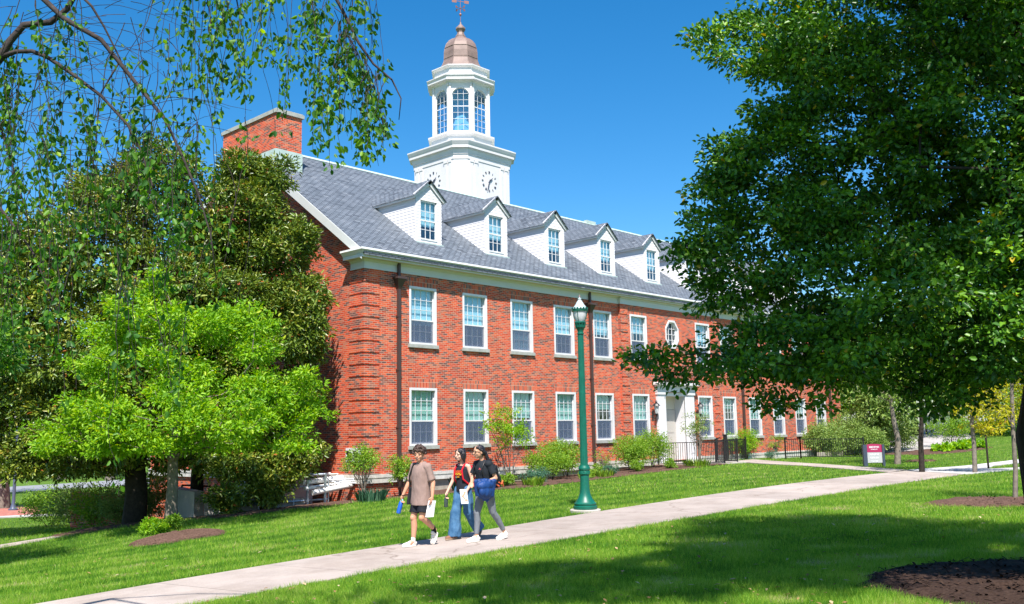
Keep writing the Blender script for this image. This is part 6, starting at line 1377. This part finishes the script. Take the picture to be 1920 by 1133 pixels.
# -- man in the taupe t-shirt
Bm = Body(on_path(-8.02, -12.05), (-1, 0.0), .965)
MAN = thing('person', Bm.b, 'man with curly dark hair in a loose taupe T-shirt and black shorts', 'person')
sk = []
HR, KR, AR = (.0, -.09, .88), (.085, -.095, .48), (.095, -.095, .085)
HL, KL, AL = (.0, .09, .88), (.045, .085, .49), (-.255, .075, .255)
for H_, K_, A_ in ((HR, KR, AR), (HL, KL, AL)):
    sk += [Bm.C(H_, .088, K_, .056), Bm.C(K_, .053, tuple(np.array(K_)*.62+np.array(A_)*.38+np.array([-.018, 0, 0])), .056), Bm.C(tuple(np.array(K_)*.62+np.array(A_)*.38+np.array([-.018, 0, 0])), .055, A_, .034), Bm.E(K_[0]+.02, K_[1], K_[2], .05, .046, .055)]
sk += [Bm.C(AR, .036, (.16, -.095, .05), .032), Bm.C(AL, .036, (-.215, .075, .14), .032)]
sk += [Bm.E(0, 0, .93, .105, .155, .12), Bm.E(0, 0, 1.10, .10, .145, .16), Bm.E(-.005, 0, 1.27, .105, .165, .14), Bm.C((-.01, -.13, 1.345), .06, (-.01, .13, 1.345), .06), Bm.C((0, 0, 1.36), .058, (.012, 0, 1.50), .052)]
SR, ER, WR = (-.005, -.185, 1.345), (.03, -.275, 1.085), (.14, -.315, .86)
SL_, EL_, WL = (-.005, .185, 1.345), (-.06, .255, 1.085), (.0, .30, .845)
for s_, e_, w_ in ((SR, ER, WR), (SL_, EL_, WL)): sk += [Bm.C(s_, .055, e_, .040), Bm.C(e_, .041, tuple(np.array(e_)*.65+np.array(w_)*.35), .040), Bm.C(tuple(np.array(e_)*.65+np.array(w_)*.35), .039, w_, .026)]
sk += hand(Bm, WR, (.25, -.08, -1), (-.2, 1, 0), (1, .1, 0), 1.0); sk += hand(Bm, WL, (.12, .0, -1), (-.1, -1, 0), (1, -.1, 0), .75)
hp, Qm = head(Bm, (.035, .0, 1.562), R_(30), 0, 1.10); sk += hp
blob('body', sk, M_skin1, MAN, .0062, 2)
face(Bm, Qm, 1.10, MAN)
M_tee = cloth('taupe_cotton', (.27, .19, .165))
asp = ((0, 1, 0), .66)
sh = [Bm.Lf([(.0, .695, .205, .158), (.0, .80, .200, .150), (0, .95, .190, .138), (0, 1.10, .186, .132), (-.003, 1.24, .195, .13), (-.005, 1.33, .185, .112), (-.008, 1.39, .13, .082), (-.008, 1.425, .075, .062)]), Bm.C((-.008, -.182, 1.35), .072, (-.008, .182, 1.35), .072), Bm.C((-.012, -.09, 1.385), .052, (-.012, .09, 1.385), .052),
      Bm.C((-.008, -.184, 1.35), .070, (.008, -.22, 1.22), .068), Bm.C((-.008, .184, 1.35), .070, (-.03, .212, 1.22), .068),
      Bm.K((-.005, -.165, 1.365), .064, (.02, -.255, 1.12), .070), Bm.K((-.005, .165, 1.365), .064, (-.05, .238, 1.12), .070)]
blob('t_shirt', sh, M_tee, MAN, .008, 4, (.009, 11, 5))
M_bs = cloth('black_shorts', (.016, .018, .024), .6)
sr = [Bm.E(0, 0, .86, .115, .165, .11), Bm.K((.01, -.080, .88), .098, (.060, -.092, .565), .100), Bm.K((.01, .080, .88), .098, (.036, .088, .575), .100)]
blob('shorts', sr, M_bs, MAN, .008, 3, (.010, 10, 5))
blob('collar', [Bm.C((.050, -.055, 1.405), .010, (.085, 0, 1.375), .010), Bm.C((.050, .055, 1.405), .010, (.085, 0, 1.375), .010)], M_tee, MAN, .005, 1)
M_sock = cloth('black_sock', (.01, .01, .012)); M_wsock = cloth('white_sock', (.7, .7, .68))
blob('sock', [Bm.C((.095, -.095, .09), .040, (.093, -.095, .135), .040)], M_wsock, MAN, .006, 1); blob('sock', [Bm.C((-.245, .075, .22), .041, (-.215, .076, .30), .043)], M_sock, MAN, .006, 1)
M_snk = mat('sneaker_white', (.66, .62, .56), .6, bump=.2, var=.2, vscale=30); M_sole = mat('sole_white', (.75, .72, .66), .6)
shoe(Bm, (.035, -.095, .0), (.315, -.115, .0), 'shoe', MAN, M_snk, M_sole)
shoe(Bm, (-.315, .072, .205), (-.205, .078, -.0), 'shoe', MAN, M_snk, M_sole, up=(1, 0, .55))
rs = np.random.RandomState(3); hr = [Bm.E(*Qm(-.022, 0, .055), .106, .094, .086)]
for k in range(150):
    th, ph = rs.uniform(-math.pi, math.pi), rs.uniform(-.25, 1.35)
    if abs(th) < .75 and ph < .55: continue
    a = np.array([math.cos(th)*math.cos(ph)*.112-.014, math.sin(th)*math.cos(ph)*.102, math.sin(ph)*.108+.040])
    r_ = rs.uniform(.014, .028); hr.append(Bm.E(*Qm(*a), r_, r_, r_))
for k in range(12): t = rs.uniform(-.9, .9); hr.append(Bm.E(*Qm(.092-abs(t)*.02, t*.062, .062+rs.uniform(-.012, .02)), .018, .018, .018))
blob('hair', hr, mat('hair_brown', (.045, .022, .014), .5, bump=.8, bscale=120, var=.5, vscale=45), MAN, .005, 1)
m = MB(); m.tube([Bm.P(*WR)+Bm.P(.0, .03*math.cos(t), .0)-Bm.b+Bm.f*.03*math.sin(t) for t in np.linspace(0, 2*math.pi, 13)], .006, 5); m.build('wristband', M_black, MAN)
# shoulder bag hanging on the far side
BAG = thing('shoulder_bag', Bm.P(-.02, -.25, .75), 'black shoulder bag hanging at the far hip of the man', 'bag')
blob('pouch', [Bm.K((-.02, -.235, .70), .15, (-.02, -.235, 1.0), .09, ((1, 0, 0), .32))], cloth('black_nylon', (.014, .016, .02), .6), BAG, .008, 3, (.008, 8, 5))
m = MB(); m.tube([Bm.P(.04, -.245, .95), Bm.P(.085, -.20, 1.2), Bm.P(.065, -.125, 1.385), Bm.P(-.01, -.10, 1.425), Bm.P(-.085, -.12, 1.36), Bm.P(-.12, -.2, 1.15), Bm.P(-.08, -.25, .95)], .014, 6); m.build('strap', M_black, BAG, smooth=.9)
# blue bottle in the right hand
bp_ = Bm.P(*WR)+Bm.dirv(.25, -.08, -1)*.10; ax = norm(Bm.f*.30+np.array([0, 0, -1.])-R0*.05)
BT = thing('water_bottle', bp_, 'bright blue water bottle with pale lid in the hand of the man', 'bottle')
def bottle(T, p, d, r, L_, mb_, ml_):
    m = MB(); m.tube([p, p+d*.02, p+d*(.05), p+d*(L_-.02), p+d*L_], [r*.8, r*.95, r, r, r*.88], 16); m.build('flask', mb_, T, smooth=.8)
    m = MB(); m.tube([p-d*.045, p-d*.005, p+d*.0], [r*.55, r*.66, r*.75], 14); m.tube([p-d*.03+np.cross(d, [0, 1, 0])*r*.5, p-d*.075, p-d*.03-np.cross(d, [0, 1, 0])*r*.5], .007, 6); m.build('lid', ml_, T, smooth=.8)
bottle(BT, bp_+ax*.01, ax, .038, .20, mat('bottle_blue', (.012, .09, .42), .35, spec=.6), mat('bottle_lid_blue', (.25, .62, .70), .4))
# sheet of paper in the left hand
pw = Bm.P(*WL)+Bm.dirv(.12, 0, -1)*.09; PP = MB(); gr = []
for i in range(7):
    row = []
    for j in range(5):
        u, v = i/6-.12, j/4-.5; q = pw+np.array([0, 0, -1])*u*.27+(norm(-R0*.9+F0*.3))*(v*.14+u*.05)+F0*(.03*math.sin(u*4+v*3)); row.append(q+(-R0)*.0)
    gr.append(row)
PP.sheet(gr); o = PP.build('paper', mat('paper', (.80, .80, .80), .7), fix=False); tag(o, 'white folded sheet of paper dangling from the left hand of the man', 'paper')
sm = o.modifiers.new('t', 'SOLIDIFY'); sm.thickness = .0015

# -- woman in the black tank top and wide jeans
B1 = Body(on_path(-6.98, -12.0), (-1, 0.03), .925); B1.lean = .05
WM = thing('person', B1.b, 'woman with dark bobbed hair in a black sleeveless top and wide blue jeans', 'person')
sk = []
HR, KR, AR = (.01, -.085, .90), (.13, -.09, .49), (.155, -.09, .08)
HL, KL, AL = (.0, .085, .90), (-.03, .085, .49), (-.31, .085, .23)
for H_, K_, A_ in ((HR, KR, AR), (HL, KL, AL)): sk += [B1.C(H_, .085, K_, .055), B1.C(K_, .052, A_, .032)]
sk += [B1.C(AR, .034, (.22, -.09, .045), .03), B1.C(AL, .034, (-.28, .085, .12), .03)]
sk += [B1.E(0, 0, .95, .105, .16, .12), B1.E(0, 0, 1.12, .085, .12, .14), B1.E(0, 0, 1.27, .10, .145, .13), B1.C((0, -.12, 1.36), .045, (0, .12, 1.36), .045), B1.C((0, 0, 1.38), .045, (.015, 0, 1.52), .043)]
SR, ER, WR = (0, -.165, 1.35), (.06, -.235, 1.08), (.20, -.255, .86)
SL_, EL_, WL = (0, .165, 1.35), (-.05, .21, 1.08), (.10, .20, .90)
for s_, e_, w_ in ((SR, ER, WR), (SL_, EL_, WL)): sk += [B1.C(s_, .043, e_, .034), B1.C(e_, .034, w_, .023)]
sk += hand(B1, WR, (.22, -.05, -1), (-.2, 1, 0), (1, .2, 0), 1.0, .92); sk += hand(B1, WL, (.3, -.1, -1), (0, -1, 0), (1, 0, 0), .8, .92)
hp, Q1 = head(B1, (.04, 0, 1.570), R_(-4), 0, 1.08); sk += hp
blob('body', sk, M_skin2, WM, .0062, 2); face(B1, Q1, 1.08, WM)
M_jean = mat('denim', (.022, .085, .19), .8, spec=.15, bump=.4, bscale=200, var=.45, vscale=6, dirt=(.10, .22, .37))
jn = [B1.E(0, 0, .93, .125, .172, .13), B1.K((.0, -.085, .94), .105, (.13, -.092, .50), .098), B1.K((.13, -.092, .51), .098, (.165, -.092, .045), .125), B1.C((.0, .085, .92), .10, (-.03, .09, .49), .095), B1.K((-.03, .09, .50), .095, (-.30, .09, .165), .120), B1.K((.13, -.092, .53), .09, (.13, -.092, .48), .097)]
blob('jeans', jn, M_jean, WM, .008, 4, (.018, 8, 4))
M_blk = cloth('black_cotton', (.022, .024, .032), .8)
tk = [B1.Lf([(0, .88, .175, .135), (0, .97, .165, .128), (0, 1.10, .150, .112), (0, 1.25, .163, .120), (0, 1.32, .150, .100), (0, 1.37, .10, .07)]), B1.C((0, -.105, 1.37), .032, (.02, -.10, 1.30), .06), B1.C((0, .105, 1.37), .032, (.02, .10, 1.30), .06)]
blob('tank_top', tk, M_blk, WM, .007, 3, (.010, 10, 4))
m = MB(); mo = MB(); rs = np.random.RandomState(4)   # block lettering across the chest: two rows, orange over yellow
def chest(B, a, z, off=.0):
    y = a; return B.P(math.sqrt(max(.0005, 1-(y/.165)**2))*.119+.008+off, y, z)
def bit(mm, B, a, z, wa, hz_):
    p_ = chest(B, a, z); q_ = chest(B, a+.002, z); tl = norm(q_-p_); mm.obox(p_, tl, np.cross(tl, [0, 0, 1.]), (0, 0, 1), wa/2*B.k, .0035, hz_/2*B.k)
for k in range(5):
    a = -.085+k*.040
    bit(mo, B1, a-.012, 1.252, .007, .036); bit(mo, B1, a+.012, 1.252, .007, .036)
    if k % 2: bit(mo, B1, a, 1.252, .022, .007)
    else: bit(mo, B1, a, 1.268, .026, .007); bit(mo, B1, a, 1.236, .026, .006)
bit(mo, B1, -.06, 1.278, .07, .006); bit(mo, B1, .0, 1.278, .075, .006); bit(mo, B1, .06, 1.278, .07, .006)
m3_ = MB(); bit(m3_, B1, -.05, 1.184, .055, .006); bit(m3_, B1, .0, 1.184, .06, .006); bit(m3_, B1, .05, 1.184, .055, .006)
for k in range(6):
    a = -.085+k*.034
    bit(m, B1, a-.010, 1.212, .011, .036); bit(m, B1, a+.006, 1.212+.010*(1 if k % 2 else -1), .016, .013)
MPO = mat('print_orange', (.75, .13, .03), .7); mo.build('orange_print', MPO, WM); m3_.build('orange_print', MPO, WM); m.build('yellow_print', mat('print_yellow', (.85, .42, .03), .7), WM)
m = MB(); bit(m, B1, .0, 1.155, .065, .014); m.build('yellow_print', mat('print_yellow', (.85, .42, .03), .7), WM)
M_hair = mat('hair_black', (.012, .009, .011), .38, spec=.6, bump=.5, bscale=150)
hr = [B1.E(*Q1(-.018, 0, .040), .102, .084, .088), B1.E(*Q1(-.04, 0, -.02), .075, .083, .095)]
for s in (-1, 1): hr += [B1.C(Q1(.045, s*.062, .06), .022, Q1(.02, s*.082, -.06), .024), B1.C(Q1(-.01, s*.078, .02), .032, Q1(-.015, s*.078, -.115), .022)]
hr += [B1.C(Q1(-.06, 0, .0), .06, Q1(-.05, 0, -.12), .045), B1.C(Q1(.066, .03, .078), .018, Q1(.052, .062, .03), .014), B1.C(Q1(.066, -.02, .080), .018, Q1(.050, -.062, .03), .014)]
blob('hair', hr, M_hair, WM, .005, 2, (.004, 60, 12))
M_brn = mat('brown_suede', (.22, .10, .06), .8, bump=.2)
shoe(B1, (.10, -.092, .0), (.375, -.10, .0), 'shoe', WM, M_brn, mat('tan_sole', (.35, .24, .16), .7)); shoe(B1, (-.385, .085, .175), (-.275, .085, -.0), 'shoe', WM, M_brn, mat('tan_sole', (.35, .24, .16), .7), up=(1, 0, .6))
# red backpack
RB = thing('backpack', B1.P(-.16, 0, 1.1), 'red backpack worn by the woman in the black sleeveless top', 'backpack')
M_red = cloth('red_nylon', (.55, .015, .03), .6)
blob('pack', [B1.K((-.17, 0, .95), .14, (-.165, 0, 1.30), .13, ((0, 1, 0), .62)), B1.E(-.165, 0, 1.30, .085, .13, .07)], M_red, RB, .009, 4)
for s in (-1, 1):
    m = MB(); pts = [B1.P(-.10, s*.085, 1.34), B1.P(-.03, s*.105, 1.408), B1.P(.05, s*.108, 1.385), B1.P(.118, s*.105, 1.28), B1.P(.118, s*.125, 1.12), B1.P(.02, s*.162, 1.02), B1.P(-.10, s*.12, 1.0)]
    m.tube(pts, .016, 8); m.build('strap', M_red, RB, smooth=.9)
g1_ = B1.P(*WR)+B1.dirv(.22, -.05, -1)*.085; GB = thing('water_bottle', g1_, 'dark smoky bottle in the lowered hand of the woman in jeans', 'bottle')
bottle(GB, g1_+np.array([0, 0, -.01]), norm(np.array([0, 0, -1.])+B1.f*.05), .036, .16, mat('bottle_smoke', (.045, .065, .06), .2, spec=.6), M_black)
# printed booklet in her left hand
pb = B1.P(.17, .20, .80); bd = norm(-R0*.98+F0*.2); m = MB(); upv = norm(np.array([0, 0, 1.])-R0*.12); m.obox(pb, norm(R0*1.), -F0, upv, .062, .004, .125); BK = tag(m.build('booklet', mat('booklet_white', (.78, .78, .78), .6)), 'white booklet with orange drawing held between the two women', 'booklet')
m = MB()
for k in range(9):
    a = k*.7; m.obox(pb-F0*.0055+R0*(.028*math.cos(a)+.008)+upv*(-.07+.017*k), norm(R0*math.cos(a)+upv*math.sin(a)), -F0, norm(upv*math.cos(a)-R0*math.sin(a)), .022, .001, .006)
m.build('print', mat('print_orange_soft', (.75, .28, .12), .7), BK)

# -- woman in front: black t-shirt, grey leggings, glasses, ponytail
B2 = Body(on_path(-7.14, -12.70), (-1, 0.06), .955); B2.lean = .13
W2 = thing('person', B2.b, 'woman with glasses and black ponytail in a black T-shirt and grey leggings', 'person')
sk = []; leg = []
HR, KR, AR = (.0, -.085, .90), (.13, -.08, .49), (.145, -.08, .09)
HL, KL, AL = (.0, .085, .90), (-.10, .085, .50), (-.37, .085, .14)
for H_, K_, A_ in ((HR, KR, AR), (HL, KL, AL)):
    c1 = tuple(np.array(K_)*.65+np.array(A_)*.35+np.array([-.015, 0, 0]))
    sk += [B2.C(H_, .082, K_, .052), B2.C(K_, .05, c1, .050), B2.C(c1, .05, A_, .032)]
    a2 = tuple(np.array(K_)*.1+np.array(A_)*.9); leg += [B2.C(H_, .102, K_, .062), B2.C(K_, .060, c1, .058), B2.K(c1, .058, a2, .042)]
sk += [B2.C(AR, .033, (.21, -.08, .045), .03), B2.C(AL, .033, (-.32, .085, .06), .03)]
sk += [B2.E(0, 0, .95, .105, .16, .12), B2.E(0, 0, 1.12, .085, .12, .14), B2.E(0, 0, 1.27, .10, .145, .13), B2.C((0, -.12, 1.36), .045, (0, .12, 1.36), .045), B2.C((0, 0, 1.38), .044, (.02, 0, 1.52), .042)]
SR, ER, WR = (0, -.165, 1.35), (.10, -.205, 1.10), (.25, -.06, 1.02)
SL_, EL_, WL = (-.01, .17, 1.35), (-.07, .235, 1.10), (.12, .20, 1.045)
for s_, e_, w_ in ((SR, ER, WR), (SL_, EL_, WL)): sk += [B2.C(s_, .046, e_, .036), B2.C(e_, .036, w_, .024)]
sk += hand(B2, WL, (1, -.15, -.15), (0, -.3, -1), (0, -1, .2), .6, .92); sk += hand(B2, WR, (.6, .7, -.2), (0, .3, -1), (.6, 0, 1), .7, .92)
hp, Q2 = head(B2, (.05, 0, 1.562), R_(-12), 0, 1.06); sk += hp
blob('body', sk, M_skin3, W2, .0062, 2); face(B2, Q2, 1.06, W2)
leg += [B2.E(-.01, 0, .93, .125, .170, .115)]
blob('leggings', leg, mat('grey_legging', (.16, .175, .20), .75, spec=.2, bump=.2, bscale=200, var=.12, vscale=9), W2, .007, 3, (.003, 16, 10))
M_blk2 = cloth('black_tee', (.020, .024, .030), .8)
ts = [B2.Lf([(0, .87, .185, .145), (0, .95, .18, .138), (0, 1.10, .158, .12), (0, 1.24, .17, .125), (0, 1.32, .165, .105), (0, 1.38, .11, .075), (0, 1.405, .075, .06)]), B2.C((-.002, -.168, 1.348), .065, (-.002, .170, 1.348), .065), B2.C((-.002, -.155, 1.348), .062, (.03, -.18, 1.25), .060), B2.C((-.004, .158, 1.348), .062, (-.03, .19, 1.25), .062), B2.C((-.01, -.09, 1.375), .048, (-.01, .09, 1.375), .048), B2.K((0, -.155, 1.36), .058, (.06, -.20, 1.18), .070), B2.K((-.01, .16, 1.36), .058, (-.05, .222, 1.18), .072)]
blob('t_shirt', ts, M_blk2, W2, .007, 4, (.012, 9, 4))
m = MB()
for (a, z, wa, hz_) in ((.052, 1.255, .034, .010), (.052, 1.272, .012, .026), (.045, 1.240, .012, .024), (.062, 1.240, .012, .022), (.036, 1.262, .014, .010), (.068, 1.262, .012, .008), (.052, 1.226, .040, .006)): bit(m, B2, a, z, wa, hz_)
m.build('shirt_emblem', mat('print_coral', (.75, .10, .10), .7), W2)
hr = [B2.E(*Q2(-.024, 0, .040), .100, .080, .084), B2.E(*Q2(-.055, 0, .0), .060, .072, .075)]
for s in (-1, 1): hr += [B2.C(Q2(.055, s*.045, .080), .020, Q2(-.02, s*.076, .02), .022)]
hr += [B2.E(*Q2(-.105, 0, -.005), .035, .035, .035), B2.C(Q2(-.12, 0, -.02), .034, Q2(-.15, .02, -.14), .032), B2.C(Q2(-.15, .02, -.14), .032, Q2(-.165, .03, -.26), .016)]
blob('hair', hr, M_hair, W2, .005, 2, (.004, 60, 12))
m = MB()
for s in (-1, 1):
    pts = [B2.P(*Q2(.096, s*.033+.020*math.cos(t), .0+.016*math.sin(t))) for t in np.linspace(0, 2*math.pi, 15)]; m.tube(pts, .0022, 5); m.tube([B2.P(*Q2(.094, s*.053, .003)), B2.P(*Q2(.0, s*.078, .004))], .002, 4)
m.tube([B2.P(*Q2(.098, -.013, .003)), B2.P(*Q2(.098, .013, .003))], .002, 4); m.build('glasses', mat('wire_frame', (.25, .2, .15), .3, metal=.8), W2)
M_can = mat('canvas_white', (.78, .77, .74), .7, bump=.2)
shoe(B2, (.085, -.08, .0), (.36, -.09, .0), 'shoe', W2, M_can, M_sole); shoe(B2, (-.44, .085, .045), (-.185, .085, -.0), 'shoe', W2, M_can, M_sole, up=(.15, 0, 1))
BP2 = thing('backpack', B2.P(-.18, 0, 1.1), 'black backpack with orange cord on the woman in grey leggings', 'backpack')
blob('pack', [B2.K((-.20, .02, .93), .145, (-.19, .02, 1.26), .13, ((0, 1, 0), .72)), B2.E(-.19, .02, 1.26, .09, .13, .08), B2.K((-.28, .04, .97), .09, (-.28, .04, 1.12), .085, ((0, 1, 0), .5))], cloth('black_nylon', (.012, .013, .016), .55), BP2, .009, 4, (.008, 9, 6))
for s in (-1, 1):
    m = MB(); m.tube([B2.P(-.10, s*.085, 1.33), B2.P(-.03, s*.11, 1.408), B2.P(.05, s*.115, 1.385), B2.P(.125, s*.115, 1.27), B2.P(.12, s*.14, 1.12), B2.P(.02, s*.172, 1.0), B2.P(-.12, s*.13, .98)], .010, 8); m.build('strap', M_black, BP2, smooth=.9)
m = MB(); M_or = mat('orange_cord', (.75, .13, .04), .6)
m.tube([B2.P(-.20, .16, 1.02), B2.P(-.27, .15, .98), B2.P(-.33, .12, 1.04), B2.P(-.36, .09, .94)], .011, 6); m.tube([B2.P(-.10, .17, 1.0), B2.P(-.18, .18, .95)], .012, 6); m.build('cord', M_or, BP2, smooth=.9)
# blue jacket draped over the forearm
JK = []; rs = np.random.RandomState(8)
for k in range(17):
    t = k/16; f_ = -.02+.32*t; l_ = .245-.13*t+.012*math.sin(k*2.1); top = 1.065-.02*abs(t-.5); bot = .715+.10*abs(t-.42)*2+.012*math.sin(k*1.9)
    JK.append(B2.C((f_, l_, top), .040, (f_*.85+.035, l_*.9+.018*math.sin(k*1.5), bot), .022+.008*math.cos(k*2.3)))
JK += [B2.E(.14, .18, .98, .19, .10, .10), B2.E(.15, .20, .88, .16, .075, .13)]
jk = blob('jacket', JK, mat('royal_blue_nylon', (.010, .045, .17), .55, spec=.3, bump=.3, bscale=60, var=.2, vscale=10), None, .008, 10, (.014, 12, 4)); tag(jk, 'royal blue jacket draped over the forearm of the woman in leggings', 'jacket')
